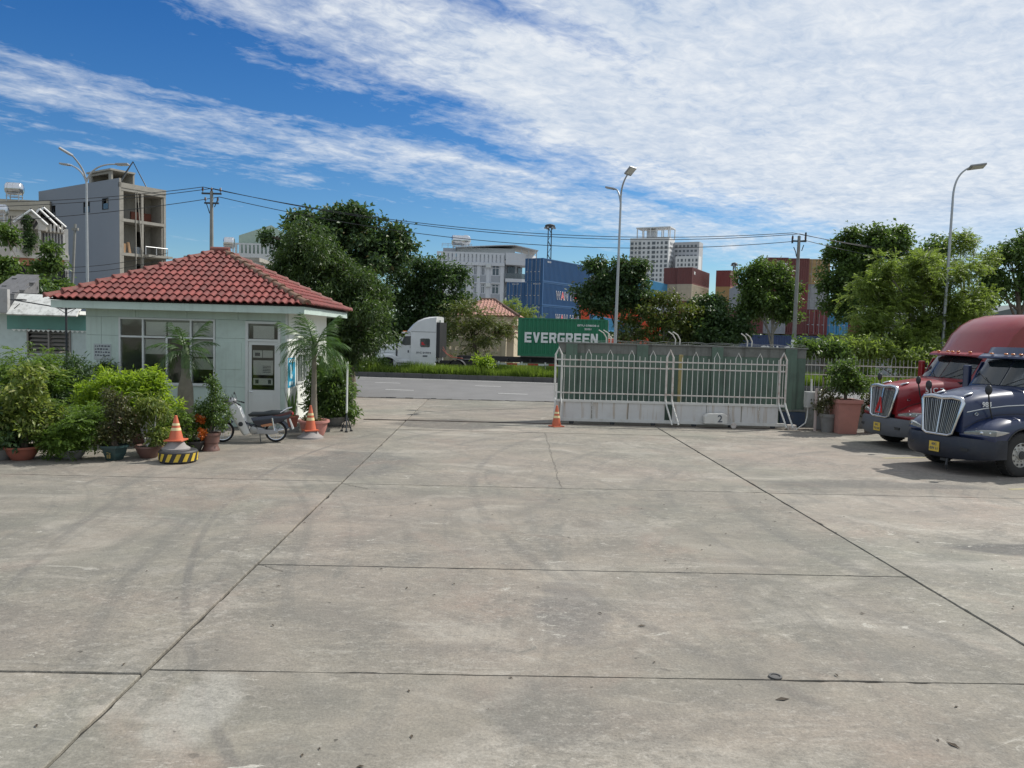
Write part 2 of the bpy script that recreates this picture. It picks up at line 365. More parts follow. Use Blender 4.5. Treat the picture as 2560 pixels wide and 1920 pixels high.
    hv = mk(t, 'ShaderNodeMapRange', {'Value': oi.outputs['Random'], 'To Min': .80, 'To Max': .98}).outputs[0]
    hs = mk(t, 'ShaderNodeHueSaturation', {'Color': col, 'Value': hv, 'Saturation': 1.08})
    bh = mk(t, 'ShaderNodeMath', {0: sp1, 1: mk(t, 'ShaderNodeMath', {0: ns(3., 8., .7), 1: 1.6}, operation='MULTIPLY').outputs[0]}, operation='ADD').outputs[0]
    b = mk(t, 'ShaderNodeBump', {'Height': bh, 'Strength': .4, 'Distance': .012})
    rg = mr(ns(.8, 5.), .3, .7, .72, .95)
    p = mk(t, 'ShaderNodeBsdfPrincipled', {'Base Color': hs.outputs[0], 'Roughness': rg, 'Normal': b.outputs[0], 'Specular IOR Level': .28})
    mk(t, 'ShaderNodeOutputMaterial', {'Surface': p.outputs[0]})
    return m
CONC = ground_concrete()
ASPH = pm('asphalt', (.150, .148, .147), .85, var=.2, scale=.7, bump=.25, bscale=60, dirt=.35, dirtcol=(.10, .098, .095), world=True)
DARKJ = pm('joint_dirt', (.03, .028, .024), .95, var=.3, scale=5, world=True)
EARTH = pm('earth', (.13, .12, .085), .95, var=.35, scale=.4, world=True, bump=.3, bscale=8)
PAVE = pm('paving', (.27, .255, .225), .9, var=.25, scale=1.2, world=True, bump=.2, dirt=.4)
KERB = pm('kerb_stone', (.10, .098, .095), .85, var=.3, scale=2, world=True, bump=.2, dirt=.4)
WHITEP = pm('road_paint', (.62, .62, .60), .75, var=.12, scale=9, dirt=.55, dirtcol=(.22, .22, .21), world=True)

# ---------------------------------------------------------------- ground, yard slabs
def struct(name, mb, mat, parent=None, **k):
    o = mb.build(name, mat, parent, **k)
    if parent is None: tag(o, kind='structure')
    return o
def sheet(name, poly, z, mat):
    mb = MB(); mb.add([(x, y, z) for x, y in poly], [tuple(range(len(poly)))]); return struct(name, mb, mat)
sheet('ground', [(-9000, -3000), (9000, -3000), (9000, 14000), (-9000, 14000)], -.16, EARTH)
yard = sheet('concrete_yard', [(-40, -12), (34, -12), (34, 34.9), (-40, 34.9)], -.035, DARKJ)
def slab(x0, x1, y0, y1):
    g = .011 if y0 < 12 else .017; q = []
    def edge(a, b, n):
        w = 0.0; ch = 0
        nx, ny = -(b[1]-a[1]), (b[0]-a[0]); l = math.hypot(nx, ny)
        for k in range(n):
            f = k/n; x = a[0]+(b[0]-a[0])*f; y = a[1]+(b[1]-a[1])*f
            w = w*.7+rnd.uniform(-.0035, .0035)
            if ch <= 0 and rnd.random() < .035: ch = rnd.randint(1, 4); dp = rnd.uniform(.008, .028)
            o = (w+(dp*rnd.uniform(.5, 1) if ch > 0 else 0)) if k else 0.0
            ch -= 1
            q.append((x+nx/l*o, y+ny/l*o))
    gl, gr_ = (.018 if abs(x0+3.02) < .1 else g), (.018 if abs(x1+3.02) < .1 else g)
    c = [(x0+gl, y0+g), (x1-gr_, y0+g), (x1-gr_, y1-g), (x0+gl, y1-g)]
    for k in range(4):
        a, b = c[k], c[(k+1) % 4]
        edge(a, b, max(4, int(math.hypot(a[0]-b[0], a[1]-b[1])/(.085 if -12 < x0 < 6 and 6 < y1 < 24 else .3))))
    n = len(q); z = rnd.uniform(-.003, .003); cx, cy = (x0+x1)/2, (y0+y1)/2
    ins = [(x+(cx-x)*.0016, y+(cy-y)*.0016) for x, y in q]
    mb = MB()
    mb.add([(x, y, z-.012) for x, y in q]+[(x, y, z) for x, y in ins]+[(x, y, -.034) for x, y in q],
           [(k, (k+1) % n, (k+1) % n+n, k+n) for k in range(n)]+[tuple(range(n, 2*n))]+[(k+2*n, (k+1) % n+2*n, (k+1) % n, k) for k in range(n)])
    mb.build('slab', CONC, yard)
XS = [-40, -20.0, -11.51, -3.02, 5.47, 13.96, 22.5, 34]
for i in range(len(XS)-1):
    ys = [-12, -1.5, 6.68, 9.78, 15.1, 23.65, 26.02, 34.5]
    if XS[i] >= 5: ys = [-12, -1.5, 15.05, 23.6, 26.02, 34.4]
    if XS[i] < -11: ys = [-12, 6.6, 15.3, 23.7, 34.5]
    for j in range(len(ys)-1): slab(XS[i], XS[i+1], ys[j], ys[j+1])
# steel gate rail let into the concrete
STEELR = pm('rail_steel', (.16, .13, .11), .55, .8, var=.3, scale=4)
mb = MB(); mb.box(-4.45, 12, 25.98, 26.06, -.03, .012); mb.box(-4.45, 12, 26.005, 26.035, .012, .026)
tag(mb.build('gate_rail', STEELR), 'rusty steel sliding gate rail set across the yard entrance', 'gate rail')
# thin wandering crack in the middle slab
def crack(pts, w=.012):
    mb = MB(); n = len(pts)
    for i in range(n-1):
        (x0, y0), (x1, y1) = pts[i], pts[i+1]; d = Vector((x1-x0, y1-y0)).normalized(); nx, ny = -d.y*w/2, d.x*w/2
        mb.add([(x0-nx, y0-ny, .0045), (x0+nx, y0+ny, .0045), (x1+nx, y1+ny, .0045), (x1-nx, y1-ny, .0045)], [(0, 1, 2, 3)])
    o = mb.build('crack', DARKJ, yard); o['kind'] = 'stuff'
def wander(a, b, n, amp):
    return [(a[0]+(b[0]-a[0])*k/n+rnd.uniform(-amp, amp), a[1]+(b[1]-a[1])*k/n+rnd.uniform(-amp, amp)*.6) for k in range(n+1)]
crack(wander((1.35, 15.2), (1.55, 23.6), 90, .035), .007); crack(wander((-3.0, 15.1), (-2.4, 14.6), 14, .02), .01)
crack(wander((-3.0, 9.78), (-2.6, 9.5), 14, .015), .008)
# small drain plug and scattered leaf litter on the slabs
LITTER = pm('dry_leaf', (.06, .045, .03), .9, var=.4, scale=3)
mb = MB(); mb.lathe([(.06, .002), (.06, .012), (.042, .014), (.042, .006)], (2.6, 6.74, 0), 18); tag(mb.build('drain_plug', KERB), 'small round dark plug set in the foreground slab joint', 'drain plug')
mb = MB()
for k in range(90):
    x, y = rnd.uniform(-5, 7), rnd.uniform(4.6, 15); a = rnd.random()*6.28; l = rnd.uniform(.012, .035)
    if k < 4: x, y, l = [(2.5, 6.3, .07), (3.55, 5.6, .06), (5.2, 6.6, .05), (1.6, 7.9, .05)][k]
    c, s = math.cos(a), math.sin(a)
    mb.add([(x-c*l, y-s*l, .006), (x+s*l*.35, y-c*l*.35, .012), (x+c*l, y+s*l, .008), (x-s*l*.35, y+c*l*.35, .014)], [(0, 1, 2, 3)])
tag(mb.build('leaf_litter', LITTER), 'dry leaf scraps and pebbles scattered on the concrete', 'leaf litter', kind='stuff')
YEL = pm('faded_yellow_paint', (.31, .275, .15), .85, var=.25, scale=2.5, dirt=1.0, dirtcol=(.29, .27, .23), world=True)
def strip(name, a, b, w, z, mat, label=None):
    a, b = Vector(a), Vector(b); d = (b-a).normalized(); n = Vector((-d.y, d.x))*w/2
    mb = MB(); mb.add([(a.x-n.x, a.y-n.y, z), (b.x-n.x, b.y-n.y, z), (b.x+n.x, b.y+n.y, z), (a.x+n.x, a.y+n.y, z)], [(0, 1, 2, 3)])
    return struct(name, mb, mat)
strip('bay_line', (10.3, 20.0), (14.5, 21.0), .12, .005, YEL); strip('bay_line', (11.0, 16.0), (17, 17.6), .12, .005, YEL)

# ---------------------------------------------------------------- road, median, verge
def ky(x): return 49.55-.128*x            # near face of the median kerb
SL = math.atan(-.128)
sheet('sidewalk', [(-160, 34.85), (-7.5, 34.85), (-7.5, 30), (-160, 30)], -.02, PAVE)
sheet('verge', [(9.5, 27.2), (160, 27.2), (160, 35.5), (9.5, 35.5)], -.012, PAVE)
sheet('road', [(-400, 34.3+51), (-60, 34.9+6), (-7, 34.7), (12, 34.3), (60, 31), (400, -20), (400, ky(400)+24), (-400, ky(-400)+24)], -.045, ASPH)
def road_strip(x0, x1, off, w, name='lane_marking'):
    strip(name, (x0, ky(x0)+off), (x1, ky(x1)+off), w, -.040, WHITEP)
for k in range(-9, 12): road_strip(-5.75+k*4.9*1.2, -5.75+k*4.9*1.2+1.5, -10.2, .13); road_strip(-7.1+k*5.9, -7.1+k*5.9+1.5, -5.2, .12)
road_strip(-90, 90, -.75, .12)
# broken asphalt edge at the apron
mb = MB()
x = -7.5
while x < 10:
    w = rnd.uniform(.15, .5); y = 34.62-.02*x+rnd.uniform(-.1, .1)
    mb.prism([(x, y-rnd.uniform(.03, .16)), (x+w, y-rnd.uniform(.03, .16)), (x+w*.9, y+.1), (x+.02, y+.1)], -.03, rnd.uniform(.005, .03), 'z'); x += w*.95
tag(mb.build('broken_asphalt_edge', KERB), 'crumbled dark asphalt edge between apron and road', 'asphalt edge', kind='stuff')
# median: kerb stones and soil
med = MB(); med.prism([(-120, ky(-120)+.2), (120, ky(120)+.2), (120, ky(120)+2.7), (-120, ky(-120)+2.7)], -.05, .2, 'z')
med = struct('median', med, EARTH)
for k in range(-34, 34):
    x0, x1 = k*1.2, k*1.2+1.18
    mb = MB(); mb.prism([(x0, ky(x0)), (x1, ky(x1)), (x1, ky(x1)+.2), (x0, ky(x0)+.2)], -.05, .26+rnd.uniform(-.01, .01), 'z'); mb.build('kerb_stone', KERB, med)
# far pavement beyond the second carriageway
mb = MB(); mb.prism([(-200, ky(-200)+11.5), (200, ky(200)+11.5), (200, ky(200)+16), (-200, ky(-200)+16)], -.05, .1, 'z'); struct('far_pavement', mb, PAVE)
mb = MB(); mb.prism([(-60, ky(-60)+16.5), (240, ky(240)+16.5), (260, 420), (-60, 420)], -.1, .02, 'z'); struct('container_terminal_ground', mb, pm('terminal_concrete', (.22, .21, .19), .9, world=True))

# ---------------------------------------------------------------- leaves and trees
def pnoise(P, ph, f):
    return (np.sin(P[:, 0]*f+ph[0])*np.sin(P[:, 1]*f*1.1+ph[1])+np.sin(P[:, 2]*f*1.2+ph[2])*np.sin(P[:, 0]*f*.7+ph[3]))*.5
def leaves(base, dirs, ln, wd, fold=.18):
    n = len(base); d = dirs/np.maximum(np.linalg.norm(dirs, axis=1, keepdims=True), 1e-6)
    r = npr.normal(size=(n, 3)); r[:, 2] *= .35
    s = np.cross(d, np.cross(r, d)+1e-5); s = np.cross(d, np.array([0, 0, 1.])+r*.55); s /= np.maximum(np.linalg.norm(s, axis=1, keepdims=True), 1e-6)
    nn = np.cross(s, d)
    l = (ln*(.6+.8*npr.random(n)))[:, None]; w = l*(wd/ln)
    V = np.empty((n, 4, 3)); V[:, 0] = base; V[:, 1] = base+d*l*.48+s*w*.5+nn*w*fold; V[:, 2] = base+d*l-nn*l*.12; V[:, 3] = base+d*l*.48-s*w*.5+nn*w*fold
    T = np.arange(n*4).reshape(n, 4); T = np.concatenate([T[:, [0, 1, 2]], T[:, [0, 2, 3]]])
    return V.reshape(-1, 3), T
FLAT = [.72]
def sublobes(lobes, seed, k=11, flat=None):
    """break each lobe into uneven smaller clumps around a thin core"""
    g = np.random.default_rng(seed+77); out = []; flat = FLAT[0]
    for c, r in lobes:
        c = np.array(c); r = np.array(r); out.append((c, r*.48))
        for q in range(k):
            d = g.normal(size=3); d /= np.linalg.norm(d); s = g.uniform(.16, .5)
            out.append((c+d*r*g.uniform(.5, 1.18)*(1.15-.5*s), np.array([r[0], r[1], r[2]])*s*np.array([1.15, 1.15, flat])+.02*r.max()))
    return out
def crown_points(lobes, n, gap=.0, f=1.2, shell=.45, seed=0):
    """sprig positions spread through lumpy lobes (c, r); thinned by a 3-D noise so that gaps open"""
    g = np.random.default_rng(seed); ph = g.random(4)*6.28; out = []; outd = []; lobes = sublobes(lobes, seed)
    vol = np.array([l[1][0]*l[1][2]+l[1][1]*l[1][2]+l[1][0]*l[1][1] for l in lobes]); vol = vol/vol.sum()
    for (c, r), q in zip(lobes, vol):
        k = int(n*q*1.25)+4; D = g.normal(size=(k, 3)); D /= np.linalg.norm(D, axis=1, keepdims=True)
        rad = shell+(1-shell)*g.random(k)**.6
        lump = 1+.2*pnoise(D*3.1, ph, 1.0)+.12*pnoise(D*7, ph+1, 1.)
        stray = np.where(g.random(k) < .12, 1+.55*g.random(k), 1.0)
        P = np.array(c)+D*np.array(r)*(rad*lump*stray)[:, None]
        keep = pnoise(P, ph, f) > gap-.75
        out.append(P[keep]); outd.append(D[keep])
    return np.concatenate(out), np.concatenate(outd)
def foliage(lobes, n, k, ln, wd, spread, gap=0., f=1.2, droop=0., up=0., shell=.45, seed=0):
    P, D = crown_points(lobes, n, gap, f, shell, seed)
    g = np.random.default_rng(seed+5)
    B = np.repeat(P, k, 0)+g.normal(size=(len(P)*k, 3))*spread; DD = np.repeat(D, k, 0)*.55+g.normal(size=(len(P)*k, 3))*.65
    DD[:, 2] += up-droop
    return leaves(B, DD, ln, wd)
def pinnate(lobes, n, ln, wd, nl, gap=0., f=1.2, seed=0, shell=.3):
    """feathery compound leaves: each sprig is a stalk with paired leaflets"""
    P, D = crown_points(lobes, n, gap, f, shell, seed); g = np.random.default_rng(seed+9)
    A = D*.8+g.normal(size=P.shape)*.5; A[:, 2] -= .1; A /= np.linalg.norm(A, axis=1, keepdims=True)
    Sd = np.cross(A, np.array([0, 0, 1.])+g.normal(size=P.shape)*.3); Sd /= np.maximum(np.linalg.norm(Sd, axis=1, keepdims=True), 1e-6)
    bs = []; ds = []
    for j in range(nl):
        f_ = (j+.5)/nl
        for sg in (-1, 1):
            bs.append(P+A*(ln*f_)+np.array([0, 0, -.25*ln])*f_*f_); ds.append(Sd*sg+A*.5+np.array([0, 0, -.1]))
    return leaves(np.concatenate(bs), np.concatenate(ds), wd, wd*.42)
BARK = pm('bark', (.12, .095, .07), .95, var=.35, scale=5, bump=.5, bscale=20)
BARKP = pm('pale_bark', (.27, .25, .21), .9, var=.3, scale=6, bump=.3)
def limbs(mb, base, top, lobes, r, nmax=99, wob=.12):
    base, top = Vector(base), Vector(top); mid = base.lerp(top, .5)+Vector((rnd.uniform(-wob, wob), rnd.uniform(-wob, wob), 0))
    mb.tube([base-Vector((0, 0, .1)), base+Vector((0, 0, .15)), mid, top], [r*1.35, r*1.08, r*.85, r*.62], 9)
    for (c, rr) in lobes[:nmax]:
        c = Vector(c); f = rnd.uniform(.35, .95); st = base.lerp(top, f) if f > .5 else mid.lerp(top, f)
        m = st.lerp(c, .55)+Vector((rnd.uniform(-.2, .2), rnd.uniform(-.2, .2), rnd.uniform(0, .25)))*min(1, (c-st).length*.3)
        mb.tube([st, m, c], [r*.45, r*.3, r*.12], 6)
        for q in range(3):
            e = c+Vector((rnd.uniform(-.75, .75)*rr[0], rnd.uniform(-.75, .75)*rr[1], rnd.uniform(-.2, .75)*rr[2]))
            mb.tube([m.lerp(c, .5), c.lerp(e, .5), e], [r*.2, r*.12, r*.05], 5)
def lob(px, py, rx, ry, Y, dy=0., k=1.0):
    """crown lobe seen at pixel (px,py), half-size (rx,ry) pixels, at depth Y"""
    s = (Y+dy)/FPX; return (tuple(at(px, py, Y+dy)), (rx*s*k, (rx+ry)*.5*s*k, ry*s*k))
def tree(name, label, base, top, lobes, mat, r=.16, kind='broad', n=1500, k=5, ln=.3, wd=.16, spread=.16, gap=0., f=1.2, seed=1, group=None, bark=None, cat='tree', nl=6, droop=.1, up=0., shell=.45, flat=.72):
    FLAT[0] = flat; gap += .42; f *= 2.3; n = int(n*.86)
    t = thing(name, label, cat, base, 0, group)
    b = Vector(base); lo = [(tuple(Vector(c)-b), rr) for c, rr in lobes]
    mb = MB(); limbs(mb, (0, 0, 0), Vector(top)-b, lo, r); mb.build('trunk', bark or BARK, t, smooth=50)
    V, T = pinnate(lo, n, ln, wd, nl, gap, f, seed, shell) if kind == 'pinnate' else foliage(lo, n, k, ln, wd, spread, gap, f, droop, up, shell, seed)
    link('crown', fastmesh('crown', V, T, mat), t)
    return t
LF_DARK = leafmat('leaf_dark', (.026, .058, .022), (.078, .135, .042), .3, .48)
LF_MID = leafmat('leaf_mid', (.042, .085, .022), (.115, .180, .044), .38, .45)
LF_TERM = leafmat('leaf_terminalia', (.028, .062, .028), (.080, .135, .046), .3, .48, (.13, .09, .03))
LF_MNG = leafmat('leaf_mango', (.030, .064, .020), (.082, .132, .036), .33, .45)
LF_YEL = leafmat('leaf_yellowish', (.055, .085, .02), (.13, .16, .035), .32, .45, (.22, .14, .04))
LF_FEA = leafmat('leaf_feathery', (.10, .155, .036), (.21, .275, .065), .48, .5)
LF_LIME = leafmat('leaf_lime', (.12, .22, .02), (.30, .40, .045), .55, .45)
LF_OLV = leafmat('leaf_olive', (.05, .065, .022), (.10, .10, .04), .25, .45, (.14, .06, .03))
LF_FERN = leafmat('leaf_fern', (.065, .13, .02), (.15, .23, .04), .45, .5)
LF_PALM = leafmat('leaf_palm', (.035, .085, .022), (.08, .15, .036), .32, .4)
LF_VAR = leafmat('leaf_variegated', (.08, .14, .03), (.22, .26, .06), .42, .45, (.45, .44, .20))
# ---------------------------------------------------------------- guard house
GREENW = pm('pale_green_panel', (.50, .60, .55), .45, var=.09, scale=1.3, dirt=.28, dirtcol=(.26, .31, .27), streak=.22)
WHITEW = pm('white_plaster', (.74, .76, .72), .7, var=.06, scale=1.2, dirt=.2, dirtcol=(.35, .35, .31), bump=.1)
COREW = pm('panel_gap', (.30, .37, .34), .8)
ALU = pm('white_aluminium', (.62, .64, .63), .4, .1, var=.05, scale=4)
INTER = pm('interior_wall', (.20, .21, .20), .8)
PAPER = pm('paper', (.80, .79, .75), .85, var=.05, scale=5)
INK = pm('printed_ink', (.10, .11, .13), .8)
GLS = glass('window_glass', (.018, .026, .028), .94)
TILE = pm('roof_tile', (.168, .034, .028), .74, var=.38, scale=2.3, bump=.25, bscale=25, dirt=.42, dirtcol=(.07, .03, .028), world=True, objvar=.28)
TILE2 = pm('ridge_tile', (.175, .048, .038), .7, var=.3, scale=3, bump=.3, dirt=.6, dirtcol=(.13, .105, .075), world=True)
TILED = pm('lichened_ridge_tile', (.20, .115, .075), .85, var=.35, scale=5, bump=.5, dirt=.85, dirtcol=(.12, .12, .085), world=True)
gh = thing('guard_house', 'single storey pale green guard house with red tiled hip roof', 'guard house', (-9.3, 26.1, 0), R(1.2))
def wallbox(mb, u0, u1, z0, z1, ops, put):
    """solid wall with rectangular openings, cut into boxes; put(u0,u1,z0,z1) adds one"""
    us = sorted({u0, u1, *[o[0] for o in ops], *[o[1] for o in ops]}); zs = sorted({z0, z1, *[o[2] for o in ops], *[o[3] for o in ops]})
    for a, b in zip(us, us[1:]):
        run = None
        for c, d in zip(zs, zs[1:]):
            hole = any(o[0] <= a+1e-6 and b-1e-6 <= o[1] and o[2] <= c+1e-6 and d-1e-6 <= o[3] for o in ops)
            if not hole: run = (run[0], d) if run else (c, d)
            elif run: put(a, b, *run); run = None
        if run: put(a, b, *run)
F_OPS = [(-1.97, .80, 1.28, 3.2), (1.76, 2.72, .16, 3.17)]
mb = MB(); wallbox(mb, -2.93, 2.93, 0, 3.6, F_OPS, lambda a, b, c, d: mb.box(a, b, -2.92, -2.77, c, d)); mb.build('wall', COREW, gh)
R_OPS = [(-1.75, .55, 1.28, 2.75)]
mb = MB(); wallbox(mb, -2.77, 2.93, 0, 3.6, R_OPS, lambda a, b, c, d: mb.box(2.79, 2.95, a, b, c, d)); mb.build('wall', WHITEW, gh)
mb = MB(); mb.box(-2.93, -2.79, -2.77, 2.93, 0, 3.6); mb.build('wall', WHITEW, gh)
mb = MB(); mb.box(-2.79, 2.79, 2.79, 2.93, 0, 3.6); mb.build('wall', INTER, gh)
mb = MB(); mb.box(-2.79, 2.79, -2.77, 2.79, 0, .14); mb.build('floor', INTER, gh)
# cladding panels on the front
def panel(x0, x1, z0, z1):
    g = .0035; MB().box(x0+g, x1-g, -2.945, -2.919, z0+g, z1-g).build('wall_panel', GREENW, gh, bevel=.004)
for x0, x1 in ((-2.95, -2.5), (-2.5, -2.0), (.83, 1.73), (2.75, 2.95)):
    for z0, z1 in ((.02, 1.22), (1.22, 2.68), (2.68, 3.23)): panel(x0, x1, z0, z1)
panel(-2.0, -.6, .02, 1.25); panel(-.6, .83, .02, 1.25)
for x0, x1 in ((-2.95, -1.5), (-1.5, 0), (0, 1.5), (1.5, 2.95)): panel(x0, x1, 3.23, 3.58)
MB().box(2.90, 2.958, -2.953, -2.90, .02, 3.58).build('corner_trim', ALU, gh)
# front window: frame, panes, paper blinds
mb = MB(); yf = -2.965
for x in (-1.97, -1.29, .11, .80): mb.box(x-.025, x+.025, yf, -2.80, 1.28, 3.2)
mb.box(-.62, -.57, yf, -2.80, 1.28, 2.64)
for z in (1.28, 2.66, 3.2): mb.box(-1.995, .825, yf+.002, -2.802, z-.026, z+.026)
mb.build('window_frame', ALU, gh)
mb = MB(); mb.box(-2.03, .86, -3.0, -2.95, 1.225, 1.253); mb.build('window_sill', ALU, gh)
for (a, b, c, d) in ((-1.945, -1.315, 2.686, 3.174), (-1.265, .085, 2.686, 3.174), (.135, .775, 2.686, 3.174), (-1.945, -1.315, 1.306, 2.634), (-1.265, -.62, 1.306, 2.634), (-.57, .085, 1.306, 2.634), (.135, .775, 1.306, 2.634)):
    MB().box(a, b, -2.90, -2.894, c, d).build('pane', GLS, gh)
for (a, b, c, d) in ((-1.23, -.63, 2.70, 3.11), (-.59, .06, 2.70, 3.11), (.15, .76, 2.70, 3.11), (-1.25, -.65, 2.15, 2.60), (.14, .76, 1.72, 2.05), (.14, .76, 2.1, 2.6)):
    MB().box(a, b, -2.875, -2.870, c, d).build('paper_sheet', PAPER, gh)
# door with transom
mb = MB()
for x in (1.76, 2.72): mb.box(x-.04, x+.04, -2.97, -2.80, .14, 3.17)
for z in (3.17, 2.64): mb.box(1.72, 2.76, -2.968, -2.802, z-.035, z+.035)
mb.build('door_frame', ALU, gh)
MB().box(1.80, 2.68, -2.90, -2.894, 2.68, 3.13).build('pane', GLS, gh); MB().box(1.93, 2.55, -2.875, -2.87, 2.69, 3.07).build('paper_sheet', PAPER, gh)
dr = MB(); wallbox(dr, 1.805, 2.675, .16, 2.60, [(1.90, 2.58, 1.15, 2.50)], lambda a, b, c, d: dr.box(a, b, -2.935, -2.885, c, d)); dr = dr.build('door', ALU, gh)
MB().box(1.93, 2.55, -2.945, -2.936, .25, 1.02).build('door_panel', ALU, dr, bevel=.01)
MB().box(1.90, 2.58, -2.912, -2.906, 1.15, 2.50).build('pane', GLS, dr)
for (a, b, c, d) in ((1.93, 2.2, 2.12, 2.34), (2.22, 2.52, 2.12, 2.34), (1.94, 2.53, 1.60, 2.04), (1.94, 2.52, 1.30, 1.5)):
    MB().box(a, b, -2.902, -2.897, c, d).build('notice', PAPER, dr)
mb = MB()
for k in range(5): mb.box(2.22, 2.46, -2.9045, -2.9025, 1.86-k*.045, 1.875-k*.045)
mb.box(1.99, 2.14, -2.9045, -2.9025, 2.17, 2.27); mb.box(2.0, 2.1, -2.9045, -2.9025, 1.34, 1.46); mb.box(2.38, 2.47, -2.9045, -2.9025, 1.34, 1.46); mb.build('notice_print', INK, dr)
mb = MB(); mb.tube([(1.86, -2.94, 1.09), (1.86, -2.985, 1.09), (1.95, -2.985, 1.085)], .012, 6); mb.build('door_handle', pm('chrome', (.75, .76, .78), .12, 1.0, var=.03), dr)
# wall plaque, white notice board, meter cable
MB().box(-2.72, -2.22, -2.962, -2.9455, 1.95, 2.42).build('wall_plaque', pm('plaque', (.42, .46, .46), .5, dirt=.3), gh, bevel=.004)
mb = MB()
for k in range(4):
    x = -2.68
    while x < -2.3:
        w = rnd.uniform(.02, .07); mb.box(x, x+w, -2.966, -2.9625, 2.33-k*.09, 2.36-k*.09+rnd.uniform(0, .02)); x += w+.025
mb.build('plaque_lettering', INK, gh)
MB().box(.98, 1.6, -2.96, -2.9455, 1.75, 2.55).build('blank_notice_board', GREENW, gh, bevel=.004)
# right-hand side: windows with white frames, blue poster
mb = MB()
for y in (-1.75, -1.05, -.25, .55): mb.box(2.80, 2.985, y-.03, y+.03, 1.28, 2.75)
for z in (1.28, 2.2, 2.75): mb.box(2.802, 2.983, -1.78, .58, z-.03, z+.03)
mb.build('window_frame', ALU, gh); MB().box(2.87, 2.876, -1.82, .52, 1.31, 2.72).build('pane', GLS, gh)
mb = MB()
for k in range(9): mb.box(2.93, 2.945, -1.75+k*.26, -1.735+k*.26, 1.31, 2.72)
mb.build('window_bars', ALU, gh)
MB().box(2.95, 3.0, -1.95, .65, 2.80, 2.86).build('window_hood', ALU, gh)
POST = pm('poster_blue', (.02, .30, .50), .4, var=.15, scale=3)
ps = MB(); ps.box(2.952, 2.962, -2.85, -1.95, 1.22, 2.12); ps = ps.build('poster', POST, gh)
MB().box(2.962, 2.965, -2.78, -2.02, 1.98, 2.08).build('poster_header', pm('poster_pale', (.5, .68, .72), .5), ps)
mb = MB(); mb.ell((2.9635, -2.48, 1.7), (.004, .1, .2), 10, 6); mb.ell((2.9635, -2.42, 1.55), (.004, .16, .08), 10, 6); mb.ell((2.9635, -2.55, 1.86), (.004, .07, .07), 10, 6); mb.build('poster_picture', pm('poster_pale', (.5, .68, .72)), ps)
mb = MB(); mb.box(2.9625, 2.966, -2.72, -2.5, 1.28, 1.4); mb.box(2.9625, 2.966, -2.44, -2.28, 1.28, 1.4); mb.build('poster_print', pm('poster_pale', (.5, .68, .72)), ps)
# soffit and fascia
E_ = 3.66
mb = MB()
mb.box(-E_+.1, E_-.1, -E_+.1, E_-.1, 3.60, 3.635); mb.build('soffit', WHITEW, gh)
mb = MB()
mb.box(-E_+.06, E_-.06, -E_+.06, -E_+.1, 3.45, 3.66); mb.box(-E_+.06, E_-.06, E_-.1, E_-.06, 3.45, 3.66); mb.box(E_-.1, E_-.06, -E_+.1, E_-.1, 3.452, 3.658); mb.box(-E_+.06, -E_+.1, -E_+.1, E_-.1, 3.452, 3.658)
mb.build('fascia', GREENW, gh)
# roof: deck, single tiles, ridge tiles
ZE, ZA = 3.72, 5.50
roof = MB(); roof.add([(-E_, -E_, ZE-.04), (E_, -E_, ZE-.04), (E_, E_, ZE-.04), (-E_, E_, ZE-.04), (-.14, 0, ZA-.06), (.14, 0, ZA-.06)], [(0, 1, 5, 4), (1, 2, 5), (2, 3, 4, 5), (3, 0, 4), (3, 2, 1, 0)])
roof = roof.build('roof', pm('roof_deck', (.06, .03, .025), .9), gh)
def tile_mesh():
    mb = MB(); n = 6; w = .232; l = .44
    prof = [(-w/2, 0.)]+[(-w*.36+w*.72*k/n, .058*math.sin(math.pi*k/n)) for k in range(n+1)]+[(w/2, 0.)]
    for (z0, y0), (z1, y1) in (((.052, 0), (.004, l)),):
        a = [(x, y0, z+z0) for x, z in prof]; b = [(x, y1, z+z1) for x, z in prof]; c = [(x, y0+.004, z+z0-.034) for x, z in prof]
        m = len(prof)
        mb.add(a+b+c, [(k, k+1, k+1+m, k+m) for k in range(m-1)]+[(k+2*m, k+1+2*m, k+1, k) for k in range(m-1)])
    return mb.mesh('tile', TILE, smooth=45)
TM = tile_mesh()
rise = ZA-ZE; slope = math.atan2(rise, E_); SLn = math.hypot(rise, E_)
rowh, colw = SLn/10.6, .214
stuff = MB(); ntile = 0
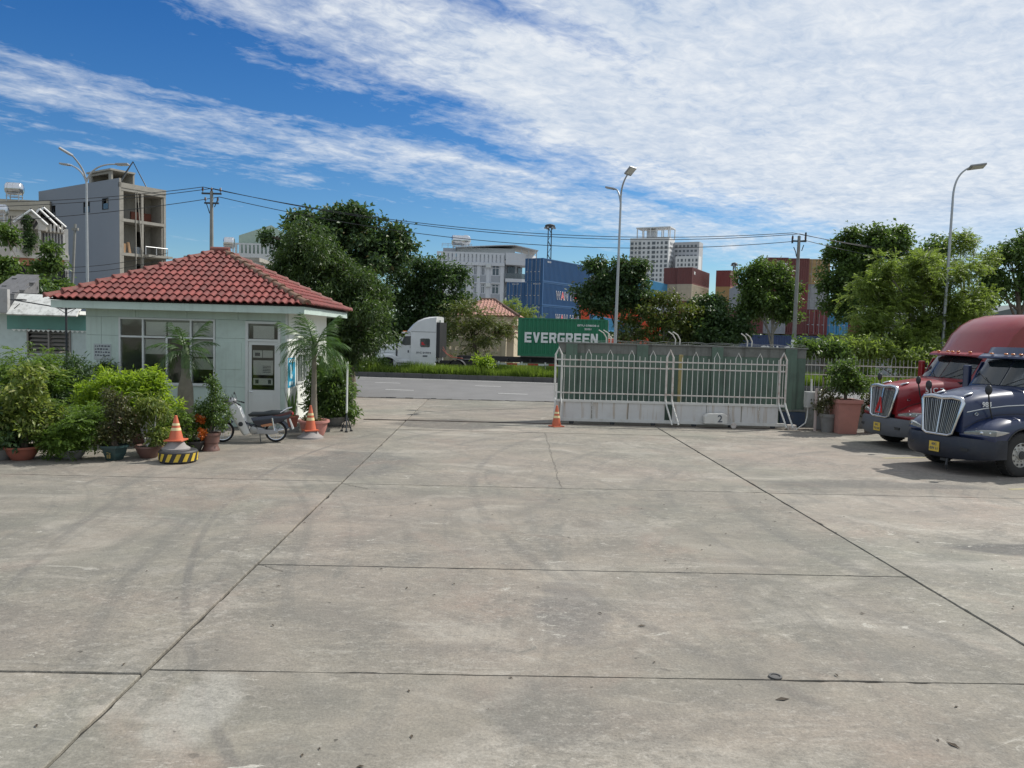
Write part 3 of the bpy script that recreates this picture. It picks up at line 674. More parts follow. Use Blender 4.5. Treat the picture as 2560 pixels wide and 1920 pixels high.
for side in range(4):
    rz = side*math.pi/2   # 0 front, 1 right, 2 back, 3 left
    Mr = Matrix.Rotation(rz, 4, 'Z') @ Matrix.Translation((0, -E_-.06, ZE-.028)) @ Matrix.Rotation(slope, 4, 'X')
    for j in range(11):
        yv = j*rowh; half = (E_+.06)*(1-yv/(SLn+.06))
        nc = int(half/colw)+2
        for i in range(-nc, nc+1):
            xv = i*colw+(.05 if side % 2 else 0)
            if abs(xv) > half+.10: continue
            hip = abs(xv)+colw*.6 > (E_+.06)*(1-(yv+.46)/(SLn+.06))
            jit = Matrix.Translation((xv+rnd.uniform(-.004, .004), yv+rnd.uniform(-.006, .006), .004*rnd.random())) @ Matrix.Rotation(rnd.uniform(-.012, .012), 4, 'Z')
            if side < 2 and ntile < 300 and not (side == 1 and xv > 3.0):
                me = TM
                if hip:
                    me = TM.copy(); bm = bmesh.new(); bm.from_mesh(me); inv = jit.inverted(); sg = 1 if xv > 0 else -1
                    nrm = Vector((sg*(SLn+.06), (E_+.06), 0)).normalized(); pt = Vector((sg*(E_+.10), 0, 0))
                    bmesh.ops.bisect_plane(bm, geom=bm.verts[:]+bm.edges[:]+bm.faces[:], plane_co=inv @ pt, plane_no=(inv.to_3x3() @ nrm), clear_outer=True)
                    if not bm.faces: bm.free(); continue
                    bm.to_mesh(me); bm.free()
                o = link('tile', me, roof); o.matrix_local = Mr @ jit; ntile += 1
            else:
                if abs(xv)+.02 > (E_+.06)*(1-(yv+.3)/(SLn+.06)): continue
                stuff.add([Mr @ jit @ q.co for q in TM.vertices], [tuple(p.vertices) for p in TM.polygons])
o = stuff.build('tile', TILE, roof, smooth=45); o['kind'] = 'stuff'
def hipcaps(sx, sy, mat, n=11, ap=.14):
    a = Vector((sx*(E_+.05), sy*(E_+.05), ZE+.03)); b = Vector((sx*ap, 0, ZA+.03)); d = (b-a); seg = d.length/n; d.normalize()
    for k in range(n):
        p = a+d*seg*k; q = p+d*seg*1.12; mb = MB(); side = d.cross(Vector((0, 0, 1))).normalized(); upv = side.cross(d)
        rings = []
        for (pt, r) in ((p-upv*.0, .135), (p+d*.05, .14), (p+d*.09, .118), (q-upv*.03, .105)):
            rings.append([pt+side*math.cos(math.pi*(i/7))*r+upv*(math.sin(math.pi*(i/7))*r-.02) for i in range(8)])
        mb.loft(rings, closed=False, cap=False); mb.add([rings[0][i] for i in range(8)], [tuple(range(8))])
        mb.build('ridge_tile', mat, roof, smooth=50)
hipcaps(-1, -1, TILE2); hipcaps(1, -1, TILED); hipcaps(1, 1, TILE2); hipcaps(-1, 1, TILE2)
mb = MB(); mb.tube([(-.3, 0, ZA+.04), (.3, 0, ZA+.04)], .13, 12); mb.build('ridge_tile', TILE2, roof, smooth=50)

# ---------------------------------------------------------------- annex at the far left
an = thing('annex_building', 'low green walled annex with white parapet and louvred window at left edge', 'annex', (0, 0, 0))
x0, x1 = gx(-60, 27.5), gx(222, 27.5)
GRW = pm('green_plaster', (.15, .33, .29), .75, var=.1, scale=1.2, dirt=.35, dirtcol=(.12, .18, .16))
GRL = pm('pale_green_plaster', (.50, .58, .56), .75, var=.08, dirt=.3, dirtcol=(.25, .3, .28))
xa = gx(68, 27.5); xb = gx(170, 27.5)
mb = MB(); wallbox(mb, x0, x1, 0, 3.28, [(xa, xb, 1.9, 2.72)], lambda a, b, c, d: mb.box(a, b, 27.6, 27.8, c, d)); mb.build('wall', GRL, an)
mb = MB(); mb.box(gx(14, 27.5), x1, 27.585, 27.599, 2.73, 3.27); mb.build('wall_band', GRW, an)
MB().box(x0, x1, 28.4, 28.5, 0, 3.2).build('back_wall', INTER, an)
mb = MB(); mb.box(x0, x1, 26.9, 31, 3.30, 3.42); mb.build('roof_slab', WHITEW, an)
PAR = pm('stained_white_parapet', (.70, .70, .66), .8, var=.08, scale=2, dirt=.45, dirtcol=(.12, .12, .10), streak=.5)
mb = MB(); mb.prism([(26.70, 3.26), (26.76, 3.22), (27.5, 3.93), (27.44, 3.99)], gx(30, 27), x1, 'x'); mb.build('parapet', PAR, an)
mb = MB(); mb.box(x0, gx(29, 27), 26.8, 26.95, 3.3, 4.1); mb.build('parapet', pm('grey_render', (.33, .33, .32), .85, dirt=.5), an)
# white triangles stand in for sunlight passing beneath the eave; louvres and slats
mb = MB(); x = gx(20, 27.3)
while x < x1:
    mb.prism([(x, 2.74), (x+.17, 2.74), (x+.085, 2.66)], 27.5, 27.52); x += .17
mb.build('eave_sunlight_triangles', WHITEW, an)
LOUV = pm('louvre_grey', (.24, .22, .20), .6, var=.1)
mb = MB(); mb.box(xa-.05, xa, 27.55, 27.8, 1.85, 2.77); mb.box(xb, xb+.05, 27.55, 27.8, 1.85, 2.77); mb.box((xa+xb)/2-.03, (xa+xb)/2+.03, 27.55, 27.8, 1.85, 2.77); mb.box(xa-.05, xb+.05, 27.548, 27.8, 1.80, 1.85); mb.build('louvre_frame', LOUV, an)
for k in range(6): MB().cbox(((xa+xb)/2, 27.66, 1.95+k*.14), (xb-xa-.02, .13, .015), Matrix.Rotation(R(38), 3, 'X')).build('louvre_slat', LOUV, an)
mb = MB(); mb.cbox((gx(57, 26.8), 26.7, 3.75), (.28, .22, .05)); mb.tube([(gx(50, 26.8), 26.82, 3.62), (gx(46, 26.8), 26.6, 3.45)], .015, 5); mb.build('flood_lamp', pm('black_plastic', (.025, .025, .027), .5), an)
SHING = pm('grey_shingle', (.13, .13, .135), .85, var=.3, scale=6)
mb = MB(); mb.prism([(28.1, 3.95), (29.6, 4.72), (29.6, 3.5), (28.1, 3.5)], x0, gx(46, 28.3), 'x'); mb.build('shingle_roof', SHING, an)
for j in range(5):
    for i in range(9):
        xx = x0+.35+i*.42+(.2 if j % 2 else 0)
        if xx < gx(42-j*3, 28): MB().cbox((xx, 28.3+j*.30, 4.07+j*.155), (.40, .36, .03), Matrix.Rotation(R(28), 3, 'X')).build('shingle', SHING, an)
# pipe frame in front of the annex
STEEL = pm('galvanised_steel', (.42, .43, .44), .5, .6, var=.15, scale=4)
DKS = pm('dark_steel', (.05, .055, .06), .55, .5, var=.2)
pf = thing('awning_post', 'thin dark steel awning post standing left of the guard house', 'post', (gx(166, 25.2), 25.2, 0))
mb = MB(); mb.tube([(0, 0, 0), (0, 0, 3.7)], .035, 8); mb.build('post', DKS, pf)
mb = MB(); mb.tube([(-1.9, .2, 3.72), (-.6, 0, 3.55), (0, 0, 3.45), (1.2, -.2, 3.62)], .02, 6); mb.tube([(-1.9, .3, 3.95), (1.3, .1, 3.85)], .012, 5); mb.tube([(-.35, 0, 3.53), (0, 0, 3.3), (.35, 0, 3.5)], .012, 5); mb.build('brace', DKS, pf)
# ---------------------------------------------------------------- boundary wall behind the gate
GATEW = pm('gate_white_paint', (.58, .575, .54), .55, var=.08, scale=3, dirt=.25, dirtcol=(.30, .2, .12))
RUSTY = pm('rusty_white_paint', (.56, .52, .48), .65, var=.12, scale=4, dirt=.85, dirtcol=(.26, .11, .05))
PANELR = pm('rust_streaked_panel', (.55, .545, .53), .6, var=.08, scale=2, dirt=.15, dirtcol=(.3, .2, .1), streak=.75)
WALLG = pm('mossy_green_wall', (.10, .15, .115), .85, var=.22, scale=1.1, dirt=.6, dirtcol=(.06, .07, .06), streak=.65, bump=.2)
WALLC = pm('stained_concrete', (.165, .17, .155), .9, var=.22, scale=1.5, dirt=.6, dirtcol=(.07, .07, .06), streak=.7, bump=.25)
bw = thing('boundary_wall', 'tall mossy green concrete boundary wall behind the sliding gate', 'wall', (2.2, 27.25, 0), R(-1.5))
WL = 8.75
MB().box(0, WL, 0, .2, 0, 2.42).build('wall_face', WALLG, bw)
MB().box(0, WL, -.012, .205, 2.42, 2.74).build('wall_top_band', WALLC, bw)
MB().box(-.05, WL+.05, -.06, .26, 2.742, 2.79).build('coping', WALLC, bw, bevel=.006)
for x in (.45, 2.95, 5.6, 8.2): MB().box(x-.2, x+.2, -.11, .31, 0, 2.735).build('pier', WALLG, bw, bevel=.01)
MB().box(7.9, WL+.02, -.135, -.012, .03, .52).build('plinth', pm('dark_blue_paint', (.03, .05, .09), .7, dirt=.4), bw)
MB().box(7.6, WL+.03, -.14, -.011, .54, .60).build('plinth_cap', WALLC, bw)
WIREM = pm('barbed_wire', (.40, .40, .38), .5, .6)
for x in (1.75, 4.2, 6.75):
    for dx in (-.07, .09):
        mb = MB(); mb.tube([(x+dx, .1, 2.79), (x+dx, .06, 2.97), (x+dx-.12, -.05, 3.14), (x+dx-.30, -.18, 3.24)], .022, 6); mb.build('wire_bracket', GATEW, bw)
for q in range(2):
    mb = MB(); p = []
    for k in range(46): p.append((k*WL/45, .1-.03*q, 2.83+.045*q+.02*math.sin(k*1.3+q)+rnd.uniform(-.012, .012)))
    mb.tube(p, .007, 4); mb.build('barbed_wire', WIREM, bw)
yp = MB(); yp.tube([(0, 0, 0), (0, 0, 2.45)], .075, 10)
tag(yp.build('yellow_post', pm('faded_yellow_pipe', (.33, .27, .11), .7, var=.25, dirt=.6), None, smooth=40, loc=(6.45, 26.8, 0)), 'faded yellow pipe post between the boundary wall and gate', 'post')
# electrical box on its stand at the right end of the wall
eb = thing('electric_box', 'small pale grey electric box on the right end of the boundary wall', 'electric box', (gx(2036, 26.0), 26.0, 0))
MB().box(-.20, .22, -.15, .12, .78, 1.32).build('case', pm('box_grey', (.42, .42, .40), .5), eb, bevel=.012)
MB().box(-.17, .19, -.163, -.151, .81, 1.29).build('door', pm('box_grey', (.42, .42, .40)), eb, bevel=.006)
MB().box(-.08, -.05, -.175, -.163, 1.03, 1.09).build('lock', DKS, eb)
mb = MB(); mb.tube([(-.1, 0, .78), (-.12, -.02, .45), (-.2, -.1, .25), (-.62, -.35, .04)], .022, 6); mb.build('conduit', GATEW, eb); mb = MB(); mb.tube([(.0, 0, 1.32), (0, .05, 1.75)], .03, 6); mb.build('conduit', GATEW, eb)
pp = MB(); pp.tube([(0, 0, 0), (0, 0, 1.45)], .05, 8); tag(pp.build('pale_pipe_post', pm('pinkish_pipe', (.42, .34, .31), .6), None, loc=(gx(2049, 25.7), 25.7, 0)), 'short pale pipe post beside the electric box', 'post')

# ---------------------------------------------------------------- sliding gate
gt = thing('sliding_gate', 'long white steel sliding gate with pointed uprights and rusty lower panels', 'gate', (2.02, 26.25, 0), R(-1.6))
GL = 7.9
bar_me = {}
def bar(parent, x, z0, z1, mat, r=.010, y=0.):
    key = (round(z0, 3), round(z1, 3), mat.name, r)
    if key not in bar_me:
        mb = MB(); mb.tube([(0, 0, z0), (0, 0, z1)], r, 6); bar_me[key] = mb.mesh('bar', mat)
    return link('bar', bar_me[key], parent, (x, y, 0), (0, rnd.uniform(-.006, .006), 0))
def arch(parent, x0, x1, z0, z1, zt, mat, r=.012):
    mb = MB(); mb.tube([(x0, 0, z0), (x0, 0, z1), ((x0+x1)/2, 0, zt), (x1, 0, z1), (x1, 0, z0)], r, 6); return mb.build('pointed_bar', mat, parent)
nb = 48
for half, (ga, gb) in enumerate(((.12, 3.78), (4.14, 7.78))):
    n = 20; dx = (gb-ga)/n
    i = 0
    skip = {5, 9, 13, 17} if half == 0 else {3, 7, 11, 15}
    while i <= n:
        x = ga+i*dx
        if i in skip: arch(gt, x, x+dx, .84, 2.38, 2.57, GATEW); i += 2; continue
        if 0 < i: bar(gt, x, .84, 2.37 if i % 2 else 2.345, GATEW)
        i += 1
for x, m in ((.0, GATEW), (3.80, RUSTY), (7.66, RUSTY)):
    mb = MB()
    for q in (0, .22): mb.tube([(x+q, 0, .84), (x+q, 0, 2.38)], .034, 8)
    mb.tube([(x, 0, 2.36), (x+.11, 0, 2.61), (x+.22, 0, 2.36)], .034, 8)
    for z in (1.08, 1.98, 2.2): mb.cbox((x+.11, 0, z), (.2, .05, .045))
    mb.build('gate_post', m, gt)
    mb = MB()
    for q in (0, .22): mb.tube([(x+q, -.02, .9), (x+q+.02, -.10, .72), (x+q+.17 if x > 1 else x+q-.02, -.42 if x > 1 else -.2, .1)], .03, 7)
    mb.build('stay_bar', GATEW, gt)
for z, m in ((2.20, RUSTY), (1.97, RUSTY), (1.07, RUSTY)): MB().box(.22, GL-.25, -.018, .018, z-.02, z+.02).build('rail', m, gt)
MB().box(0, GL, -.045, .045, .76, .84).build('rail', GATEW, gt)
MB().box(-.02, GL, -.05, .05, .10, .20).build('rail', GATEW, gt)
for k, (a, b) in enumerate(((.04, 1.28), (1.30, 2.52), (2.54, 3.78), (4.04, 5.2), (5.22, 6.4), (6.42, 7.66))): MB().box(a, b, -.012, .012, .2, .76).build('panel', PANELR, gt)
for x in (1.28, 5.95, 6.95):
    mb = MB()
    for k in range(9): mb.ell((x+(k % 2)*.015+.012*k*(1 if x > 5.9 else .3), -.06, .80-k*.07), (.018, .014, .04), 6, 4)
    mb.build('chain', GATEW, gt)
mt = MB(); mt.prism([(5.08, .16), (5.85, .16), (5.85, .45), (5.72, .52), (5.2, .50), (5.08, .40)], -.34, -.06); mt = mt.build('motor_housing', GATEW, gt, bevel=.02)
text('number', '2', .34, INK, mt, (5.60, -.345, .33), (R(90), 0, 0), bold=.006)
for x in (.6, 2.0, 3.4, 4.8, 6.05, 7.5):
    mb = MB(); mb.lathe([(.0, -.03), (.07, -.03), (.085, -.015), (.06, 0), (.085, .015), (.07, .03), (.0, .03)], (x, -.0, .07), 14, 'y'); mb.build('roller', DKS, gt)
mb = MB(); mb.lathe([(.0, -.04), (.09, -.04), (.10, 0), (.09, .04), (0, .04)], (6.1, -.22, .1), 14, 'y'); mb.build('drive_wheel', RUSTY, gt)
mb = MB(); mb.box(8.0, 8.28, -.12, .1, .0, .16); tag(mb.build('gate_stop_block', RUSTY, None, loc=(2.02, 26.05, 0)), 'small rusty stop block at the gate rail end', 'stop block')

# ---------------------------------------------------------------- fence right of the wall
RAILG = pm('weathered_railing', (.34, .345, .34), .65, var=.15, dirt=.4, dirtcol=(.16, .12, .08))
def rail_fence(label, p0, p1, zb, zt, n, archs, z_rails):
    p0, p1 = Vector(p0), Vector(p1); d = p1-p0; ln = d.length
    t = thing('railing', label, 'railing', (p0.x, p0.y, 0), math.atan2(d.y, d.x))
    i = 0
    while i <= n:
        x = ln*i/n
        if i in archs: arch(t, x, x+ln/n, zb, zt-.06, zt+.12, RAILG, .009); i += 2; continue
        bar(t, x, zb, zt-.05, RAILG, .008); i += 1
    for z in z_rails: MB().box(0, ln, -.014, .014, z-.016, z+.016).build('rail', RUSTY, t)
    return t
rail_fence('thin white spear railing between boundary wall and red truck', (10.95, 27.2), (16.6, 27.0), .86, 2.5, 40, {2, 12, 22, 32}, (.92, 1.86, 2.2))
kw = MB(); kw.box(10.97, 17, 27.0, 27.25, 0, .82); tag(kw.build('low_wall', pm('grey_low_wall', (.20, .21, .20), .9, dirt=.6, streak=.5)), 'low grey wall under the white railing', 'wall')

# ---------------------------------------------------------------- traffic cones
CON = pm('cone_orange', (.52, .12, .055), .5, var=.12, scale=4, dirt=.35, dirtcol=(.25, .09, .05))
CONW = pm('cone_band', (.72, .60, .32), .4, var=.1)
def cone(label, loc, h=.68, base='square', tilt=0.):
    t = thing('traffic_cone', label, 'cone', loc, rnd.uniform(0, .6), 'orange traffic cones')
    t.rotation_euler[0] = tilt
    rr = lambda z: .165-(.165-.028)*z/h
    mb = MB(); mb.lathe([(rr(.03), .03), (rr(h*.45), h*.45), (rr(h*.45), h*.45), (rr(h), h), (rr(h)*.5, h+.01)], (0, 0, 0), 20); mb.build('body', CON, t, smooth=40)
    for a, b in ((.42, .53), (.62, .71)):
        mb = MB(); mb.lathe([(rr(h*a)+.004, h*a), (rr(h*b)+.004, h*b)], (0, 0, 0), 20, cap=False); mb.build('reflective_band', CONW, t, smooth=40)
    MB().box(-.2, .2, -.2, .2, 0, .035).build('foot', CON if base == 'square' else pm('grey_foot', (.25, .23, .22), .8), t, bevel=.01)
    return t
cone('orange traffic cone standing on the pavement beside the left gate post', tuple(at(1391, 1064, 25.3).xy)+(0,), .70)

# ---------------------------------------------------------------- potted plants
TERRA = pm('terracotta', (.32, .10, .065), .75, var=.2, scale=4, dirt=.4, dirtcol=(.12, .08, .06))
POTB = pm('brown_glazed_pot', (.16, .085, .07), .45, var=.2, scale=4, dirt=.3)
POTG = pm('grey_concrete_pot', (.20, .195, .185), .85, var=.2, dirt=.4)
POTD = pm('dark_green_pot', (.025, .055, .055), .4, var=.2)
POTK = pm('black_pot', (.03, .03, .03), .6)
POTP = pm('pink_plastic_pot', (.45, .20, .17), .6, var=.1, dirt=.3)
SOIL = pm('soil', (.045, .035, .025), .98, var=.4, scale=8, bump=.5)
def pot_bowl(mb, r, h, n=20):
    mb.lathe([(r*.55, 0), (r*.6, .015), (r*.82, h*.45), (r*.95, h*.85), (r*1.06, h*.86), (r*1.06, h), (r*.95, h), (r*.9, h*.86), (0.01, h*.84)], (0, 0, 0), n)
def pot_waist(mb, r, h, n=20):
    mb.lathe([(r*.98, 0), (r*.98, h*.05), (r*.85, h*.18), (r*.78, h*.3), (r*.80, h*.36), (r*.8, h*.42), (r*.9, h*.46), (r*.96, h*.72), (r*1.0, h*.86), (r*1.1, h*.88), (r*1.1, h), (r*.98, h), (r*.92, h*.9), (.01, h*.88)], (0, 0, 0), n)
def pot_straight(mb, r, h, n=18):
    mb.lathe([(r*.72, 0), (r*.95, h*.8), (r*1.05, h*.82), (r*1.05, h), (r*.93, h), (r*.9, h*.88), (.01, h*.86)], (0, 0, 0), n)
def pot_hex(mb, r, h): pot_bowl(mb, r, h, 6)
def potted(label, px, py, Y, pot, r, h, pmat, lobes, lmat, group=None, kind='broad', n=300, k=5, ln=.1, wd=.05, spread=.06, stems=1, sr=.02, smat=None, seed=1, nl=6, name='potted_plant', droop=.1, up=0., f=3., gap=0., shell=.3):
    p = at(px, py, Y); t = thing(name, label, 'potted plant', (p.x, p.y, 0), rnd.random()*.5, group)
    t.rotation_euler[2] = 0
    mb = MB(); pot(mb, r, h); mb.build('pot', pmat, t, smooth=35)
    mb = MB(); mb.lathe([(r*.9, h*.88), (r*.5, h*.93), (.01, h*.95)], (0, 0, 0), 14, cap=False); mb.build('soil', SOIL, t)
    lo = [(tuple(Vector((c[0], c[1], c[2]))-Vector((p.x, p.y, 0))), rr) for c, rr in lobes]
    mb = MB()
    for s in range(stems):
        a = Vector((rnd.uniform(-.25, .25)*r, rnd.uniform(-.25, .25)*r, h*.9)); c = Vector(lo[s % len(lo)][0])
        m = a.lerp(c, .5)+Vector((rnd.uniform(-.06, .06), rnd.uniform(-.06, .06), 0))
        mb.tube([a, m, c], [sr*1.3, sr, sr*.5], 7)
        for q in range(4):
            cc, rr = lo[(s+q) % len(lo)]; e = Vector(cc)+Vector((rnd.uniform(-.6, .6)*rr[0], rnd.uniform(-.6, .6)*rr[1], rnd.uniform(-.3, .6)*rr[2]))
            mb.tube([m, m.lerp(e, .6)+Vector((0, 0, .04)), e], [sr*.6, sr*.4, sr*.2], 5)
    mb.build('stem', smat or BARK, t, smooth=50)
    V, T = pinnate(lo, n, ln, wd, nl, gap, f, seed, shell) if kind == 'pinnate' else foliage(lo, n, k, ln, wd, spread, gap, f, droop, up, shell, seed)
    link('foliage', fastmesh('foliage', V, T, lmat), t)
    return t
G1 = 'potted garden plants in front of the guard house'
def L2(*a): return [lob(*q) for q in a]
# back row (nearer the wall)
potted('tall feathery yellow-green shrub at the far left under the louvred window', 55, 1080, 20.2, pot_bowl, .36, .32, POTG, L2((60, 925, 66, 50, 20.2), (105, 910, 48, 48, 20.2, .2), (15, 960, 50, 55, 20.2), (70, 990, 70, 50, 20.2), (135, 950, 40, 40, 20.2)), LF_FERN, G1, 'pinnate', 900, ln=.30, wd=.085, nl=6, seed=3, stems=3, f=3)
potted('dark narrow-leaved shrub just right of the tall feathery shrub', 172, 1080, 20.6, pot_bowl, .34, .3, POTK, L2((165, 965, 52, 40, 20.6), (190, 940, 42, 45, 20.6, .3), (150, 1010, 56, 44, 20.6), (210, 990, 40, 44, 20.6)), LF_DARK, G1, 'broad', 640, 6, .15, .03, .08, seed=4, stems=3, f=3)
potted('bright lime green rounded shrub under the dark front window', 280, 1070, 19.6, pot_bowl, .4, .34, POTB, L2((280, 970, 60, 46, 19.6), (250, 1005, 46, 50, 19.6), (318, 1000, 44, 50, 19.6), (285, 1050, 65, 40, 19.6), (235, 1050, 40, 40, 19.6)), LF_LIME, G1, 'broad', 1150, 6, .13, .042, .07, seed=5, stems=4, f=3, droop=.25)
potted('pale lime green drooping shrub left of the bottle palm', 362, 1075, 19.4, pot_bowl, .4, .34, POTB, L2((358, 955, 50, 38, 19.4), (375, 1000, 54, 45, 19.4, .2), (335, 1010, 44, 45, 19.4), (408, 1020, 28, 50, 19.6), (370, 1060, 50, 36, 19.4)), LF_LIME, G1, 'broad', 1100, 6, .14, .042, .07, seed=6, stems=4, f=3, droop=.3)
# front row
potted('large variegated shrub in a terracotta bowl at the left edge', 56, 1149, 17.0, pot_bowl, .36, .30, TERRA, L2((30, 1000, 60, 55, 17.2), (85, 985, 44, 55, 17.3), (60, 1060, 60, 44, 17.1), (15, 1075, 50, 38, 17.1), (110, 1040, 34, 40, 17.2)), LF_VAR, G1, 'broad', 900, 5, .12, .05, .07, seed=7, stems=2, sr=.035, f=3)
potted('low dark bush in a grey pot cut off by the left edge', 4, 1146, 16.95, pot_bowl, .30, .28, POTG, L2((5, 1085, 45, 32, 16.9), (-30, 1050, 40, 50, 16.9)), LF_DARK, G1, 'broad', 260, 5, .12, .05, .07, seed=8, f=3)
potted('flat topped fern-leaved shrub in a shallow grey bowl', 180, 1147, 17.2, pot_bowl, .30, .22, POTG, L2((170, 1045, 58, 28, 17.3), (208, 1075, 54, 28, 17.1), (140, 1090, 46, 30, 17.2), (225, 1040, 38, 24, 17.6), (180, 1105, 56, 22, 17.1)), LF_FERN, G1, 'pinnate', 820, ln=.26, wd=.07, nl=7, seed=9, stems=3, f=3.5)
hexpot = potted('brownish bonsai shrub in a dark green hexagonal pot', 286, 1149, 17.2, pot_hex, .31, .34, POTD, L2((288, 1040, 42, 38, 17.3), (268, 1080, 30, 28, 17.2), (318, 1072, 32, 32, 17.3), (290, 1000, 28, 30, 17.4)), LF_OLV, G1, 'broad', 520, 5, .065, .035, .05, seed=10, stems=2, sr=.03, f=4)
mb = MB()
for (a, b, c, d) in ((-.045, -.01, .13, .14), (.0, .045, .13, .14), (-.045, .045, .10, .11), (-.03, -.02, .07, .16), (.01, .02, .07, .17), (-.045, .0, .19, .2), (.01, .045, .18, .19), (.03, .04, .07, .16)): mb.box(a, b, -.268, -.255, c, d)
mb.build('gilt_character', pm('gilt', (.35, .27, .10), .4, .5), hexpot)
wt = potted('twin white-stemmed bonsai with yellowish drooping leaves', 372, 1145, 17.6, pot_bowl, .30, .28, POTB, L2((365, 1015, 36, 26, 17.7), (395, 1025, 30, 26, 17.7), (345, 1035, 24, 22, 17.7), (390, 1085, 26, 18, 17.5)), LF_VAR, G1, 'broad', 330, 5, .12, .035, .06, seed=12, stems=3, sr=.022, smat=pm('white_stem', (.62, .60, .55), .7), f=4, droop=.5)
potted('grey-green needle leaved shrub behind the striped drum', 425, 1110, 18.2, pot_bowl, .26, .3, POTG, L2((430, 1040, 36, 30, 18.4), (400, 1070, 26, 30, 18.3), (462, 1045, 26, 24, 18.5)), LF_FERN, G1, 'pinnate', 360, ln=.16, wd=.05, nl=6, seed=13, stems=3, f=4)
fl = potted('orange flowered ferny plant in a round black pot', 485, 1117, 18.6, pot_bowl, .24, .26, POTK, L2((478, 1070, 22, 22, 18.7), (500, 1055, 18, 26, 18.8), (470, 1095, 20, 14, 18.5)), LF_FERN, G1, 'pinnate', 200, ln=.13, wd=.045, nl=5, seed=14, stems=2, f=4)
V, T = foliage([(tuple(lob(*q)[0]-np.array(fl.location)), lob(*q)[1]) for q in ((500, 1047, 10, 8, 18.7), (505, 1083, 9, 12, 18.55))], 8, 5, .055, .05, .03, seed=3)
link('flowers', fastmesh('flowers', V, T, leafmat('orange_petal', (.42, .08, .02), (.60, .18, .03), .3)), fl)['kind'] = 'stuff'
potted('small round-leaved tree in a waisted brown pot beside the motorbike', 527, 1126, 18.8, pot_waist, .215, .44, POTB, L2((530, 1015, 33, 36, 18.9), (512, 1045, 22, 26, 18.9), (550, 1040, 24, 28, 18.9), (534, 975, 16, 28, 18.9)), LF_MID, G1, 'broad', 420, 5, .06, .038, .05, seed=15, stems=1, sr=.02, f=4)
# hanging planter on the wall
hp = thing('hanging_planter', 'small hanging basket of grassy leaves on the guard house wall', 'hanging planter', tuple(at(262, 935, 22.9)))
mb = MB(); mb.lathe([(.06, -.12), (.14, 0), (.15, .02), (.12, .02), (.01, .0)], (0, 0, 0), 12); mb.build('basket', POTB, hp, smooth=40)
mb = MB(); mb.tube([(0, .15, .55), (0, .02, .5), (0, 0, .05)], .006, 5); mb.tube([(0, .15, -.05), (.18, .05, -.08), (.32, .0, -.1)], .008, 5); mb.ell((.33, 0, -.1), (.03, .03, .03), 6, 4); mb.build('hook', DKS, hp)
V, T = foliage([((0, 0, .18), (.26, .2, .26)), ((.05, 0, -.1), (.18, .15, .3))], 120, 5, .16, .018, .04, seed=21, droop=.5, f=5); link('foliage', fastmesh('foliage', V, T, LF_MID), hp)
# striped drum with a cone on a tyre-like base
dk = pm('drum_black', (.03, .03, .032), .6, dirt=.3); ye = pm('drum_yellow', (.60, .42, .04), .5, dirt=.3, dirtcol=(.2, .15, .05))
p = at(446, 1155, 17.15); dm = thing('striped_barrier_drum', 'low round drum base painted in black and yellow slanted stripes', 'barrier drum', (p.x, p.y, 0))
mb = MB(); mb.lathe([(.36, 0), (.40, .03), (.41, .24), (.38, .27), (.01, .27)], (0, 0, 0), 32); mb.build('drum', dk, dm, smooth=40)
for k in range(14):
    a0 = k*2*math.pi/14; vs = []; mb = MB()
    for f in range(5):
        for (zz, sh) in ((.05, -.09), (.22, .09)):
            a = a0+f*.055+sh; vs.append((.4145*math.cos(a), .4145*math.sin(a), zz))
    mb.add(vs, [(2*i, 2*i+2, 2*i+3, 2*i+1) for i in range(4)]); mb.build('yellow_stripe', ye, dm)
p2 = at(440, 1122, 17.2)
sb = thing('cone_stand', 'grey flared stand on the striped drum under a cone', 'stand', (p2.x, p2.y, .27))
mb = MB(); mb.lathe([(.30, 0), (.30, .03), (.22, .08), (.17, .16), (.16, .19), (.01, .19)], (0, 0, 0), 22); mb.build('stand_body', pm('grey_foot', (.25, .23, .22), .8), sb, smooth=35)
cone('orange cone raised on the grey stand above the striped drum', (p2.x, p2.y, .46), .56)
# right group beside the guard house corner
p3 = at(776, 1092, 21.35)
s2 = thing('cone_stand', 'grey flared stand on the ground in front of the pink palm pot', 'stand', (p3.x, p3.y, 0))
mb = MB(); mb.lathe([(.36, 0), (.35, .04), (.25, .10), (.2, .17), (.18, .2), (.01, .2)], (0, 0, 0), 22); mb.build('stand_body', pm('grey_foot', (.25, .23, .22), .8), s2, smooth=35)
cone('orange cone on a grey stand beside the palm tree pot', (p3.x, p3.y, .2), .70)
# sword-leaved aloe
al = thing('potted_plant', 'upright sword-leaved plant in a small terracotta pot by the motorbike', 'potted plant', tuple(at(731, 1079, 22.6).xy)+(0,), 0, G1)
mb = MB(); mb.box(-.16, .16, -.14, .14, 0, .14); mb.build('stand_block', POTG, al)
mb = MB(); mb.lathe([(.12, .14), (.17, .40), (.19, .41), (.19, .47), (.16, .47), (.15, .42), (.01, .42)], (0, 0, 0), 16); mb.build('pot', TERRA, al, smooth=35)
for k in range(11):
    a = rnd.random()*6.28; ln = rnd.uniform(.55, .95); tl = rnd.uniform(.05, .3); d = Vector((math.cos(a)*tl, math.sin(a)*tl, 1)).normalized(); s = Vector((-math.sin(a), math.cos(a), 0))
    o = Vector((math.cos(a)*.05, math.sin(a)*.05, .42)); w = rnd.uniform(.03, .045); nrm = s.cross(d)
    pts = [(o+d*ln*f, w*q) for f, q in ((0, .7), (.35, 1.0), (.75, .7), (1, .02))]
    mb = MB(); mb.loft([[c-s*ww, c+nrm*ww*.35, c+s*ww, c-nrm*ww*.15] for c, ww in pts]); mb.build('leaf', LF_PALM, al, smooth=60)
